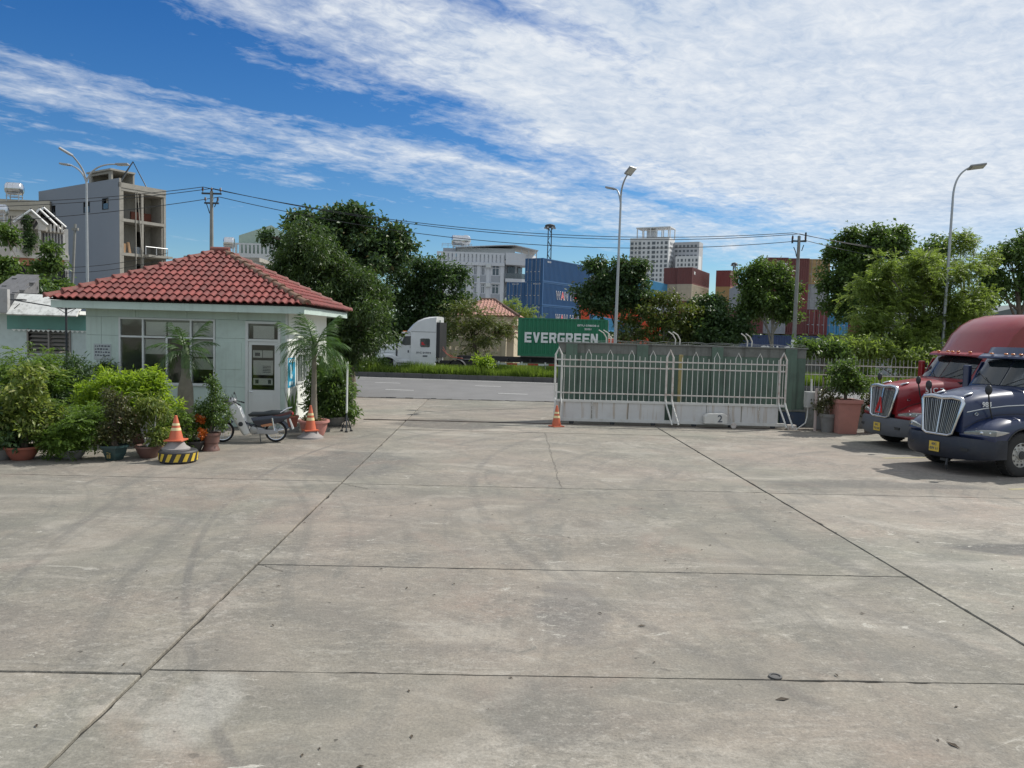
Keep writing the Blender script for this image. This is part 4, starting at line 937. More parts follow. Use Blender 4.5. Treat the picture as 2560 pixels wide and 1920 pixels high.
# rounded bush at the corner
potted('dense rounded green bush at the right corner of the guard house', 832, 1068, 24.2, pot_bowl, .42, .3, POTG, L2((825, 975, 44, 50, 24.2), (850, 960, 30, 50, 24.2, .2), (800, 945, 28, 36, 24.4), (835, 1020, 45, 40, 24.2), (858, 1010, 22, 36, 24.2), (790, 1000, 24, 50, 24.5), (815, 925, 26, 24, 24.3)), LF_MID, G1, 'broad', 1100, 6, .15, .05, .08, seed=31, stems=4, sr=.03, f=2.5, droop=.2)

# ---------------------------------------------------------------- palms
def frond_mesh(length, droop, nlf, lw, seed, mat, width=.42):
    """arching rachis with narrow, unevenly drooping leaflets"""
    g = random.Random(seed); V = []; T = []
    def pt(f): return Vector((length*f*(1-.22*f*droop), 0, length*(.34*f-droop*.78*f*f)))
    for j in range(nlf):
        f = .12+.88*(j+g.uniform(-.3, .3))/(nlf-1); f = min(max(f, .1), 1); p = pt(f); d = (pt(min(f+.02, 1.02))-pt(f-.02)).normalized()
        l = width*(math.sin(math.pi*min(f*.80+.17, 1))**.6)*g.uniform(.75, 1.12)
        for s in (-1, 1):
            if g.random() < .05: continue
            e = (Vector((0, s, 0))*.75+d*(.45+.75*f)+Vector((0, 0, g.uniform(-.55, .18)))).normalized()
            k = len(V); n = d*lw*g.uniform(.7, 1.2); dn = Vector((0, 0, -1))
            a = p+e*l*.4+dn*.03*l; m = p+e*l*.75+dn*.16*l; q = p+e*l*.95+dn*(.42*l*g.uniform(.6, 1.3))
            V += [p-n*.35, p+n*.35, a+n*.6, a-n*.6, m+n*.45, m-n*.45, q]; T += [(k, k+1, k+2), (k, k+2, k+3), (k+3, k+2, k+4), (k+3, k+4, k+5), (k+5, k+4, k+6)]
    k = len(V)
    st = [pt(i/10) for i in range(11)]
    for i, p in enumerate(st):
        r = .02*(1-.085*i); V += [p+Vector((0, r, 0)), p+Vector((0, -r, 0)), p+Vector((0, 0, -r))]
    for i in range(10):
        for a, b in ((0, 1), (1, 2), (2, 0)):
            q = k+i*3; T += [(q+a, q+b, q+3+b), (q+a, q+3+b, q+3+a)]
    return fastmesh('frond', np.array(V), np.array(T), mat)
def palm(label, base, trunk, crown_z, fl, n, mats, tm, seed, width=.42, tilt=(.15, .95)):
    t = thing('palm_tree', label, 'palm', base); g = random.Random(seed)
    mb = MB(); mb.lathe(trunk, (0, 0, 0), 14); mb.build('trunk', tm, t, smooth=50)
    ms = [frond_mesh(fl, d, 34, .019, seed+i, mats, width) for i, d in enumerate((.35, .7, .95, 1.15))]
    for i in range(n):
        a = i*2.399+g.uniform(-.2, .2); q = i/(n-1)
        o = link('frond', ms[min(3, int(q*3.99))], t, (math.cos(a)*.04, math.sin(a)*.04, crown_z-.12*q), (0, -(R(50)*(1-q)**1.5-R(14)*q), a))
        s = g.uniform(.82, 1.08); o.scale = (s, s, s)
    return t
PTR = pm('palm_trunk', (.20, .18, .14), .9, var=.3, scale=6, bump=.3); PTG = pm('palm_shaft', (.10, .14, .06), .6, var=.2)
b = at(464, 1075, 21.6)
pb = palm('swollen-trunked bottle palm in front of the guard house window', (b.x, b.y, 0), [(.17, 0), (.19, .3), (.215, .9), (.20, 1.3), (.13, 1.6), (.09, 1.85)], 2.36, 1.06, 12, LF_PALM, PTR, 5, .34)
mb = MB(); mb.lathe([(.115, 1.84), (.12, 2.0), (.10, 2.3), (.05, 2.5)], (0, 0, 0), 12); mb.build('crown_shaft', PTG, pb, smooth=50)
b = at(784, 1090, 21.8)
pt_ = palm('slender palm growing from a wide pink pot beside the guard house corner', (b.x, b.y, 0), [(.11, .4), (.10, .7), (.08, 1.2), (.07, 1.8), (.06, 2.35)], 2.56, 1.22, 20, LF_PALM, PTR, 9, .50)
mb = MB(); mb.lathe([(.08, 2.3), (.085, 2.5), (.05, 2.8)], (0, 0, 0), 12); mb.build('crown_shaft', PTG, pt_, smooth=50)
mb = MB(); mb.lathe([(.26, 0), (.29, .02), (.36, .22), (.39, .38), (.44, .39), (.44, .45), (.38, .45), (.36, .4), (.01, .4)], (0, 0, 0), 24); mb.build('pot', POTP, pt_, smooth=35)
V, T = foliage([((0, 0, .43), (.34, .34, .05))], 160, 4, .07, .03, .03, seed=40, f=4, up=.4); link('ground_cover', fastmesh('ground_cover', V, T, LF_OLV), pt_)

# ---------------------------------------------------------------- white post panel at the entrance edge
wp = thing('barrier_leaf', 'narrow white barrier post on a triangular steel foot at the entrance', 'barrier', tuple(at(866, 1078, 22.9).xy)+(0,), R(100))
MB().box(-.05, .75, -.02, .02, .55, 2.05).build('board', WHITEW, wp)
mb = MB(); mb.tube([(0, 0, 2.1), (0, 0, .5), (-.22, -.0, .03)], .022, 6); mb.tube([(0, 0, .5), (.02, .14, .03)], .018, 6); mb.tube([(0, 0, .5), (.02, -.14, .03)], .018, 6); mb.tube([(.02, -.14, .12), (.02, .14, .12)], .015, 6); mb.build('foot', DKS, wp)
for q in ((-.22, 0), (.02, .14), (.02, -.14)): MB().cbox((q[0], q[1], .02), (.1, .08, .04)).build('pad', POTK, wp)
bn = thing('black_bin_crate', 'black plastic crate lying behind the corner bush', 'crate', tuple(at(848, 1040, 25.6).xy)+(0,))
mb = MB(); wallbox(mb, -.3, .3, 0, .4, [(-.2, .2, .12, .2), (-.2, .2, .26, .34)], lambda a, b, c, d: mb.box(a, b, -.2, -.17, c, d)); mb.box(-.3, .3, .17, .2, 0, .4); mb.box(-.3, -.27, -.17, .17, 0, .4); mb.box(.27, .3, -.17, .17, 0, .4); mb.box(-.27, .27, -.17, .17, .02, .05); mb.build('crate_shell', POTK, bn)

# ---------------------------------------------------------------- planters and shrub in front of the railing
pl = thing('square_planter', 'tall pinkish square planter holding a dark leafy shrub', 'planter', (gx(2122, 25.4), 25.4, 0))
PKP = pm('pink_concrete', (.42, .20, .165), .7, var=.12, scale=3, dirt=.35, dirtcol=(.2, .12, .1))
mb = MB(); mb.loft([[(-q, -q, z), (q, -q, z), (q, q, z), (-q, q, z)] for q, z in ((.30, 0), (.38, 1.02))]); mb.build('planter_body', PKP, pl, bevel=.01)
mb = MB(); wallbox(mb, -.42, .42, -.42, .42, [(-.33, .33, -.33, .33)], lambda a, b, c, d: mb.box(a, b, c, d, 1.022, 1.14)); mb.build('rim', PKP, pl)
MB().box(-.33, .33, -.33, .33, 1.0, 1.08).build('soil', SOIL, pl)
b0 = Vector(pl.location)
lo = [(tuple(Vector(lob(*q)[0])-b0), lob(*q)[1]) for q in ((2120, 930, 34, 30, 25.4), (2095, 945, 22, 26, 25.4), (2145, 955, 22, 24, 25.4), (2128, 960, 25, 20, 25.3))]
mb = MB(); limbs(mb, (0, 0, 1.05), (.02, 0, 1.9), lo, .05, wob=.03); mb.build('trunk', BARK, pl, smooth=50)
V, T = foliage(lo, 330, 5, .11, .06, .08, seed=51, f=3); link('foliage', fastmesh('foliage', V, T, LF_MID), pl)
for i, (px, py, lb) in enumerate(((2178, 1086, 'grey round pot with scrawny leaves between the planter and red truck'), (2068, 1078, 'small grey pot with trailing stems beside the electric box'))):
    potted(lb, px, py, 25.6, pot_straight, .3 if i == 0 else .26, .62, POTG, L2((px, py-85, 24, 24, 25.6), (px-10, py-65, 20, 20, 25.6)), LF_OLV, 'pots along the railing', 'broad', 120, 4, .09, .05, .06, seed=60+i, stems=3, sr=.012, f=4)
bl = MB(); bl.box(0, .95, 0, .12, 0, .95); tag(bl.build('leaning_board', pm('grey_blue_board', (.20, .23, .25), .7), None, loc=(gx(2052, 26.1), 26.15, 0)), 'grey blue board standing against the low wall', 'board')
# ---------------------------------------------------------------- motorbike
mk_ = at(690, 1105, 20.43); mf_ = at(563, 1103, 20.2)
dirv = (mf_-mk_); dirv.z = 0
bk = thing('motorbike', 'white and dark blue underbone motorbike parked before the guard house door', 'motorbike', (mk_.x, mk_.y, 0), math.atan2(dirv.y, dirv.x))
WB = 1.34; WR = .285
BWHITE = pm('bike_white', (.66, .67, .66), .28, var=.04, coat=.5); BBLUE = pm('bike_dark_blue', (.012, .018, .035), .25, var=.1, coat=.6)
RUB = pm('rubber', (.018, .018, .019), .8, var=.2, scale=8); SEATM = pm('seat_vinyl', (.022, .028, .03), .5); ENG = pm('engine_alloy', (.38, .38, .37), .42, .7, var=.15)
CHR = MATS['chrome']; SILV = pm('silver_plastic', (.34, .34, .34), .4, .2)
MAR = pm('maroon_tail', (.08, .018, .02), .3, coat=.5)
def wheel(x, nm, steer=0.):
    w = MB(); ring = []
    for k in range(9):
        a = 2*math.pi*k/9; ring.append((WR-.032+.032*math.cos(a), .032*math.sin(a)))
    w.lathe(ring+[ring[0]], (0, 0, 0), 36, 'y', cap=False)
    o = w.build(nm, RUB, bk, smooth=60, loc=(x, 0, WR), rot=(0, 0, steer))
    r = MB(); r.lathe([(.215, -.02), (.224, -.022), (.224, .022), (.215, .02), (.215, -.02)], (0, 0, 0), 36, 'y', cap=False); r.build('rim', CHR, o, smooth=40)
    h = MB(); h.lathe([(.0, -.05), (.03, -.05), (.05, -.04), (.055, -.02), (.055, .02), (.05, .04), (.03, .05), (0, .05)], (0, 0, 0), 16, 'y'); h.build('hub', ENG, o, smooth=40)
    sp_ = MB()
    for k in range(24):
        a = k*2*math.pi/24; b = a+(.5 if k % 2 else -.5); y = .03 if k % 4 < 2 else -.03
        sp_.tube([(.045*math.cos(b), y, .045*math.sin(b)), (.217*math.cos(a), 0, .217*math.sin(a))], .0022, 4, cap=False)
    sp_.build('spokes', CHR, o)
    return o
wheel(0, 'rear_wheel'); wheel(WB, 'front_wheel', .25)
def ext2(name, poly, y, mat, bev=.012, t=None, y0=None):
    mb = MB(); mb.prism(poly, -y if y0 is None else y0, y); return mb.build(name, mat, bk, smooth=35, bevel=bev)
mb = MB()
for s in (-.085, .085): mb.tube([(WB+.0, s, WR), (WB-.12, s, .62)], .02, 8)
mb.tube([(WB-.12, 0, .6), (WB-.25, 0, .98)], .03, 8); mb.build('fork', DKS, bk, smooth=40)
rings = []
for k in range(11):
    a = R(-12)+R(150)*k/10; r = WR+.045; c = Vector((WB-.01+r*math.cos(a), 0, WR+r*math.sin(a)+.02)); n = Vector((math.cos(a), 0, math.sin(a)))
    w = .062 if k < 8 else .07
    rings.append([c+Vector((0, -w, 0))-n*.05, c+Vector((0, -w*.6, 0))+n*.008, c+n*.018, c+Vector((0, w*.6, 0))+n*.008, c+Vector((0, w, 0))-n*.05])
mb = MB(); mb.loft(rings, closed=False, cap=False); mb.build('front_fender', BBLUE, bk, smooth=50)
# leg shield: curved white panel sweeping from head to engine
for s in (-1, 1):
    prof = [(WB-.30, 1.02), (WB-.18, .96), (WB-.22, .78), (WB-.30, .60), (WB-.40, .42), (WB-.52, .22), (WB-.56, .19), (WB-.66, .24), (WB-.60, .40), (WB-.52, .58), (WB-.44, .76), (WB-.38, .92)]
    mb = MB(); rr = []
    for y, sx, sc in ((s*.06, .03, 1.0), (s*.14, .0, 1.0), (s*.185, -.03, .97), (s*.20, -.06, .92)):
        cx, cz = WB-.42, .6
        rr.append([(cx+(a-cx)*sc+sx, y, cz+(b-cz)*sc) for a, b in prof])
    mb.loft(rr); sh = mb.build('leg_shield', BWHITE, bk, smooth=45)
    mb = MB(); mb.lathe([(.0, 0), (.055, 0), (.06, .004), (0, .006)], (WB-.47, s*.20, .50), 18, 'y'); mb.build('vent', DKS, sh)
mb = MB(); mb.loft([[(WB-.28, -.05, .96), (WB-.28, .05, .96), (WB-.40, .06, .72), (WB-.40, -.06, .72)], [(WB-.34, -.06, .98), (WB-.34, .06, .98), (WB-.5, .06, .7), (WB-.5, -.06, .7)]]); mb.build('steering_cover', BWHITE, bk, bevel=.01)
# headlamp cowl, handlebar, mirrors
mb = MB(); mb.ell((WB-.22, 0, 1.07), (.14, .15, .10), 14, 9, Matrix.Rotation(R(25), 3, 'Y')); cw = mb.build('headlamp_cowl', SILV, bk, smooth=50)
mb = MB(); mb.ell((WB-.10, 0, 1.05), (.05, .10, .075), 12, 8); mb.build('headlamp_lens', pm('lamp_lens', (.5, .52, .54), .1), cw, smooth=60)
mb = MB(); mb.tube([(WB-.45, .33, 1.02), (WB-.36, .24, 1.06), (WB-.26, .1, 1.10), (WB-.26, -.1, 1.10), (WB-.36, -.24, 1.06), (WB-.45, -.33, 1.02)], .013, 8); mb.build('handlebar', DKS, bk, smooth=50)
for s in (-1, 1):
    mb = MB(); mb.tube([(WB-.41, s*.28, 1.04), (WB-.48, s*.36, 1.01)], .02, 8); mb.build('grip', RUB, bk)
    mb = MB(); mb.tube([(WB-.32, s*.20, 1.10), (WB-.28, s*.26, 1.22), (WB-.26, s*.27, 1.28)], .007, 6); mb.ell((WB-.24, s*.28, 1.18 if s > 0 else 1.27), (.018, .06, .045), 10, 6); mb.build('mirror', DKS, bk, smooth=50)
# helmet-like round dark disc on the mirror side seen in front
mb = MB(); mb.ell((WB-.08, .12, 1.10), (.07, .10, .10), 12, 8); mb.build('front_basket', DKS, bk, smooth=60)
# frame, seat, body
mb = MB(); mb.tube([(WB-.26, 0, .84), (WB-.42, 0, .58), (.62, 0, .44), (.42, 0, .46), (.12, 0, .66), (-.22, 0, .70)], .035, 8); mb.build('frame', BBLUE, bk, smooth=50)
seat = [(.66, .68), (.70, .74), (.60, .80), (.34, .80), (.12, .845), (-.16, .85), (-.22, .82), (-.22, .76), (.10, .73), (.40, .69)]
mb = MB(); mb.loft([[(a, y, .76+(b-.76)*k+dz) for a, b in seat] for y, k, dz in ((-.125, .45, -.01), (-.10, .95, 0), (0, 1.05, .004), (.10, .95, 0), (.125, .45, -.01))]); mb.build('seat', SEATM, bk, smooth=60)
body = [(.62, .66), (.30, .70), (-.20, .76), (-.34, .80), (-.38, .78), (-.34, .70), (-.20, .58), (.12, .46), (.40, .42), (.55, .50)]
mb = MB(); mb.loft([[(a, y, .6+(b-.6)*k) for a, b in body] for y, k in ((-.13, .6), (-.11, 1), (.11, 1), (.13, .6))]); mb.build('side_cover', BBLUE, bk, smooth=45)
mb = MB(); mb.loft([[(a, y, b) for a, b in [(.10, .715), (-.16, .765), (-.36, .845), (-.43, .80), (-.34, .755), (-.12, .70)]] for y in (-.135, .135)]); tl = mb.build('tail_cover', MAR, bk, bevel=.012)
mb = MB(); mb.ell((-.42, 0, .76), (.03, .08, .05), 10, 6); mb.build('tail_lamp', pm('red_lens', (.35, .02, .02), .2), tl, smooth=60)
mb = MB(); mb.tube([(-.12, .12, .80), (-.28, .10, .90), (-.40, .06, .93), (-.40, -.06, .93), (-.28, -.10, .90), (-.12, -.12, .80)], .012, 8); mb.build('grab_rail', CHR, bk, smooth=50)
rings = []
for k in range(9):
    a = R(40)+R(125)*k/8; r = WR+.05; c = Vector((r*math.cos(a), 0, WR+r*math.sin(a)+.01)); n = Vector((math.cos(a), 0, math.sin(a)))
    rings.append([c+Vector((0, -.07, 0))-n*.05, c+Vector((0, -.045, 0))+n*.01, c+Vector((0, .045, 0))+n*.01, c+Vector((0, .07, 0))-n*.05])
mb = MB(); mb.loft(rings, closed=False, cap=False); mb.build('rear_fender', BBLUE, bk, smooth=50)
mb = MB(); mb.prism([(-.36, .62), (-.33, .62), (-.42, .34), (-.46, .36)], -.06, .06); mb.build('number_plate', BWHITE, bk)
# engine, exhaust, swing arm, shocks, stand
mb = MB(); mb.lathe([(0, -.14), (.095, -.14), (.11, -.1), (.11, .1), (.095, .14), (.03, .15), (0, .15)], (.56, 0, .33), 20, 'y'); mb.ell((.42, 0, .34), (.16, .11, .10), 14, 8)
for k in range(6): mb.lathe([(.0, -.006), (.085, -.006), (.085, .006), (0, .006)], (.70+k*.022, 0, .40), 14, 'x')
mb.build('engine', ENG, bk, smooth=35)
mb = MB(); mb.prism([(.48, .36), (.05, .335), (-.06, .30), (-.06, .25), (.06, .22), (.45, .24), (.52, .30)], .10, .14); mb.build('chain_case', SILV, bk, bevel=.012)
mb = MB()
for s in (-1, 1): mb.tube([(.45, s*.10, .36), (0, s*.10, WR)], .02, 7)
mb.build('swing_arm', SILV, bk)
for s in (-1, 1):
    mb = MB(); mb.tube([(.02, s*.125, WR+.03), (.05, s*.125, .42)], .016, 7); mb.tube([(.045, s*.125, .40), (.09, s*.125, .66)], .028, 8); mb.build('shock_absorber', CHR, bk, smooth=50)
mb = MB(); mb.tube([(.72, -.10, .34), (.62, -.12, .20), (.36, -.15, .20), (.1, -.16, .26), (-.32, -.17, .34)], [.018, .02, .022, .042, .045], 9); mb.build('exhaust', CHR, bk, smooth=50)
mb = MB(); mb.prism([(.38, .47), (.12, .52), (.02, .50), (.10, .45), (.34, .42)], .128, .142); mb.build('side_stripe', pm('stripe_orange', (.45, .20, .10), .4), bk)
mb = MB(); mb.tube([(.40, .10, .24), (.36, .22, .01)], .011, 6); mb.tube([(.52, -.20, .24), (.52, .22, .24)], .011, 6); mb.build('kickstand', DKS, bk)
# ---------------------------------------------------------------- tractor trucks
CHRB = pm('bright_chrome', (.60, .61, .62), .16, 1.0, var=.06)
GRB = pm('grille_bar_metal', (.36, .36, .35), .32, .9, var=.1)
TGLS = glass('truck_glass', (.02, .03, .033), .45)
BLK = pm('black_trim', (.022, .023, .025), .5, var=.15); FRAMEM = pm('chassis_black', (.03, .03, .032), .7, var=.25, dirt=.4, dirtcol=(.12, .10, .08))
TYRE = pm('truck_tyre', (.022, .021, .02), .85, var=.25, scale=6, dirt=.3, dirtcol=(.10, .085, .07)); HUBM = pm('steel_wheel', (.46, .45, .42), .45, .3, var=.12, dirt=.2, dirtcol=(.2, .16, .1))
AMB = pm('amber_lens', (.55, .17, .03), .25); LENSW = pm('pale_lamp_lens', (.42, .40, .36), .15, var=.2, scale=9, coat=.6); LENS = pm('headlamp_glass', (.20, .21, .20), .10, var=.45, scale=7, coat=1.0); PLATE = pm('yellow_plate', (.60, .42, .06), .5, var=.05)
SEATC = pm('cab_interior', (.05, .05, .05), .9)
def lerp(a, b, t): return a+(b-a)*t
def truck_wheel(parent, x, y, r=.52, w=.28, side=1, dual=False):
    wd = w*2.1 if dual else w
    ty = MB(); h = wd/2
    ty.lathe([(r*.56, -h*.9), (r*.62, -h), (r*.90, -h), (r*.97, -h*.86), (r, -h*.6), (r, h*.6), (r*.97, h*.86), (r*.90, h), (r*.62, h), (r*.56, h*.9)], (0, 0, 0), 40, 'y', cap=False)
    # tread blocks
    for k in range(40):
        a = k*2*math.pi/40
        m = Matrix.Rotation(-a, 3, 'Y'); ty.cbox(m @ Vector((r+.004, 0, 0)), (.016, wd*.82, .05), m)
    wo = ty.build('wheel', TYRE, parent, smooth=40, loc=(x, y, r))
    s = side
    rm = MB(); rr = r*.57
    prof = [(rr, -h*.8*s), (rr, h*.85*s), (rr*.94, h*.9*s), (rr*.90, h*.55*s), (rr*.72, h*(.15 if dual else .62)*s), (rr*.40, h*(.15 if dual else .66)*s), (rr*.38, h*(.5 if dual else .95)*s), (.01, h*(.52 if dual else 1.0)*s)]
    rm.lathe(prof, (0, 0, 0), 32, 'y', cap=False); rm.build('rim', HUBM, wo, smooth=35)
    hl = MB(); bt = MB(); zf = h*(.15 if dual else .64)*s
    for k in range(10):
        a = k*2*math.pi/10; ca, sa = math.cos(a), math.sin(a)
        hl.lathe([(.0, 0), (rr*.085, 0), (rr*.085, .012*s), (0, .012*s)], (rr*.80*ca, zf+(.006*s), rr*.80*sa), 10, 'y')
        bt.lathe([(.0, 0), (.017, 0), (.017, .035*s), (0, .04*s)], (rr*.53*ca, zf, rr*.53*sa), 8, 'y')
    hl.build('hand_holes', BLK, wo)['kind'] = 'stuff'; bt.build('wheel_nuts', HUBM, wo)['kind'] = 'stuff'
    hb = MB(); hb.lathe([(rr*.36, h*.9*s), (rr*.33, h*1.08*s), (.01, h*1.12*s)], (0, 0, 0), 18, 'y', cap=False); hb.build('hub_cap', BLK, wo, smooth=40)
def truck(name, label, loc, rz, col, hl=1.85, top=3.9, back=4.6, chrome=True, bump=None, rearframe=3.4):
    t = thing(name, label, 'truck', loc, rz, 'bonneted tractor trucks')
    paint = pm('paint_%.3f_%.3f' % (col[0], col[2]), col, .36, var=.10, scale=1.5, coat=.38, dirt=.16, dirtcol=tuple(c*.5+.08 for c in col))
    bmat = bump or paint
    HF = hl/1.85
    # hood
    st = [(-.07, .57, 1.0, 1.72), (-.2, .61, 1.0, 1.80), (-.55, .68, 1.0, 1.89), (-1.1, .80, 1.05, 1.97), (-1.55, .90, 1.05, 2.02), (-1.9, .97, 1.05, 2.05)]
    rings = []
    for x, hw, zb, zt in st:
        half = [(hw*1.02, zb), (hw*1.02, lerp(zb, zt, .45)), (hw*1.0, zt-.22), (hw*.94, zt-.11), (hw*.80, zt-.035), (hw*.55, zt), (hw*.28, zt+.02)]
        rings.append([(x*HF, y, z) for y, z in half]+[(x*HF, 0, zt+.015)]+[(x*HF, -y, z) for y, z in reversed(half)])
    hood = MB(); hood.loft(rings); hood = hood.build('hood', paint, t, smooth=40)
    # fenders
    wx = -1.25*min(1, HF+.05)
    for s in (-1, 1):
        def prof(sx, sz, arch_r):
            o = [(-.16, .84), (-.10, .95), (-.16, 1.08), (-.38, 1.24), (-.75, 1.36), (-1.2, 1.41), (-1.65, 1.36), (-1.98, 1.22), (-2.05, .84)]
            o = [(a*HF+sx, .84+(b-.84)*sz) for a, b in o]
            arc = [(wx-arch_r*math.cos(q), .53+arch_r*math.sin(q)) for q in [R(32)+R(116)*k/10 for k in range(11)]]
            return o+arc
        rr = []
        for y, sx, sz, ar in ((.50, .04, 1.0, .60), (.80, .0, 1.0, .60), (1.0, -.06, .98, .60), (1.12, -.14, .93, .60), (1.19, -.22, .84, .61), (1.20, -.26, .78, .62)):
            P = prof(sx, sz, ar); rr.append([(a, s*y, b) for a, b in P])
        mb = MB(); mb.loft(rr); fd = mb.build('fender', paint, t, smooth=42)
        # headlamp: long lens wrapping the fender corner
        cv = [(-.10, .60, .03), (-.115, .72, .055), (-.15, .86, .075), (-.20, 1.0, .082), (-.275, 1.115, .08), (-.37, 1.195, .072), (-.50, 1.215, .055), (-.62, 1.216, .034), (-.74, 1.215, .006)]
        def lens(a, b, o):
            rr = []
            for k in range(a, b):
                x, y, h = cv[k]; f = k/8; zc_ = 1.00+.06*f; nx_ = 1-f; ny_ = min(1, .25+f)
                rr.append([((x-.05*nx_)*HF, s*(y-.05*ny_), zc_-h), ((x+o*nx_)*HF, s*(y+o*ny_), zc_-h*.8), ((x+(o+.008)*nx_)*HF, s*(y+(o+.008)*ny_), zc_), ((x+o*nx_)*HF, s*(y+o*ny_), zc_+h*.8), ((x-.05*nx_)*HF, s*(y-.05*ny_), zc_+h)])
            return MB().loft(rr)
        hd = lens(0, 6, .016).build('headlight', LENS, t, smooth=50)
        lens(5, 9, .014).build('indicator', LENSW, hd, smooth=50)
        mb = MB(); mb.ell((-.19*HF, s*.965, 1.035), (.03, .06, .045), 10, 7); mb.ell((-.28*HF, s*1.10, 1.04), (.03, .05, .042), 10, 7); mb.build('reflector', CHRB, hd, smooth=60)
        # wheel-arch lip, hood seam, side emblem
        mb = MB(); mb.tube([(wx-.615*math.cos(q), s*1.205, .53+.615*math.sin(q)) for q in [R(34)+R(112)*k/12 for k in range(13)]], .016, 6); mb.build('arch_lip', BLK, fd, smooth=50)
        mb = MB(); mb.tube([(-.10*HF, s*.60, 1.12), (-.45*HF, s*.70, 1.30), (-.9*HF, s*.79, 1.43), (-1.4*HF, s*.89, 1.46), (-1.88*HF, s*.985, 1.42)], .007, 5); mb.build('hood_seam', BLK, hood)
        mb = MB(); mb.tube([(-.36*HF+.05*math.cos(q), s*.672, 1.44+.03*math.sin(q)) for q in [R(30*k) for k in range(13)]], .008, 5); mb.build('emblem', CHRB, hood)
        mb = MB(); mb.ell((-.42*HF, s*.38, 1.885), (.16, .035, .03), 10, 6, Matrix.Rotation(R(12), 3, 'Y')); mb.build('hood_grip', CHRB if chrome else BLK, hood, smooth=50)
    # grille
    zt, zb = 1.74, .93
    def gxp(z): return .05-.12*((z-zb)/(zt-zb))
    gr = MB(); gr.loft([[(gxp(z)-.05, y, z) for y, z in ((-.40, zb), (-.54, zt-.06), (-.50, zt), (.50, zt), (.54, zt-.06), (.40, zb))], [(gxp(z)-.01, y, z) for y, z in ((-.40, zb), (-.54, zt-.06), (-.50, zt), (.50, zt), (.54, zt-.06), (.40, zb))]])
    gr = gr.build('grille', BLK, t)
    pts = [(.30, zb-.03), (.41, zb+.02), (.48, 1.3), (.56, zt-.05), (.52, zt+.03), (.28, zt+.06), (0, zt+.03)]
    loop = [(-a, b) for a, b in pts[:-1]]+[pts[-1]]+[(a, b) for a, b in reversed(pts[:-1])]; loop = loop+[loop[0]]
    mb = MB(); mb.tube([(gxp(z)+.01, y, z) for y, z in loop], [.034 if b < 1.5 else .055 for a, b in loop], 10, cap=False); mb.build('grille_surround', CHRB, gr, smooth=60)
    mb = MB(); mb.tube([(gxp(zb)+.03, 0, zb), (gxp(zt)+.03, 0, zt)], .022, 8); mb.build('grille_centre', CHRB, gr)
    nbar = 18
    for k in range(nbar):
        f = (k+.5)/nbar*2-1
        if abs(f) < .04: continue
        mb = MB(); mb.tube([(gxp(zb)+.012, f*.37, zb+.01), (gxp(zt)+.012, f*.50, zt-.01)], .0095, 6); mb.build('grille_bar', GRB if chrome else BLK, gr, smooth=60)
    mb = MB(); mb.loft([[(xx*HF, y, 1.99+dz) for y, dz in ((-.92, -.02), (-.45, .055), (0, .075), (.45, .055), (.92, -.02), (.9, -.09), (0, -.02), (-.9, -.09))] for xx in (-1.80, -1.93)]); mb.build('cowl_panel', BLK, t)
    # bumper
    rr = []
    for k in range(13):
        y = -1.21+2.42*k/12; q = abs(y)/1.21; x = .10-.16*q**2-.32*q**6
        zt_ = .90-.02*q; zb_ = .36+.07*q**3
        rr.append([(x-.26-.1*q, y, zb_), (x-.05, y, zb_), (x-.005, y, zb_+.07), (x+.02, y, .60), (x, y, zt_-.07), (x-.05, y, zt_), (x-.26-.1*q, y, zt_)])
    mb = MB(); mb.loft(rr); bp = mb.build('bumper', bmat, t, smooth=45)
    for s in (-1, 1):
        mb = MB(); mb.loft([[(.075-.03*a, s*(.45+.38*a), .57+.02*a), (.075-.03*a, s*(.45+.38*a), .68-.03*a), (.0, s*(.45+.38*a), .68-.03*a), (.0, s*(.45+.38*a), .57+.02*a)] for a in (0, .5, 1)]); mb.build('fog_lamp_recess', BLK, bp)
    pl_ = MB(); pl_.box(.125, .135, -.14, .14, .48, .72); pl_ = pl_.build('number_plate', PLATE, t)
    # cab
    xb = -hl; CW = 1.03
    cp = [(xb+.02, .95), (xb, 2.02), (xb-.52, 2.74), (xb-.68, 2.83), (xb-.95, 2.86), (xb-1.35, 2.86), (xb-1.35, .95)]
    rr = []
    for y in (-CW, -.97, -.7, -.35, 0, .35, .7, .97, CW):
        q = abs(y)/CW; e = .22*q*q; ins = .94 if q > .98 else 1
        rr.append([(a-(e if i in (1, 2, 3, 0) else 0), y*(1 if b < 2.1 else .95), b-(.05*q**4 if b > 2.5 else .03*q*q if i == 1 else 0)) for i, (a, b) in enumerate(cp)])
    mb = MB(); mb.loft(rr); cab = mb.build('cab', paint, t, smooth=38)
    rr = []; nx_, nz_ = math.sin(math.atan2(.72, .52)), math.cos(math.atan2(.72, .52))
    for y in (-.93, -.65, -.33, -.012): rr.append(y)
    def wsp(y, f, off):
        q = abs(y)/CW; e = .22*q*q; yy = y*lerp(1, .95, f)
        return (lerp(xb, xb-.52, f)-e+nx_*off, yy, lerp(2.02-.03*q*q, 2.74-.05*q**4, f)+nz_*off)
    for s in (-1, 1):
        mb = MB(); ys = [s*k for k in (.012, .35, .65, .93)]
        a = [wsp(y, .07, .006) for y in ys]; b = [wsp(y, .94, .006) for y in ys]; c = [wsp(y, .07, .016) for y in ys]; d = [wsp(y, .94, .016) for y in ys]
        mb.loft([[a[k], b[k], d[k], c[k]] for k in range(4)]); mb.build('windscreen', TGLS, cab, smooth=30)
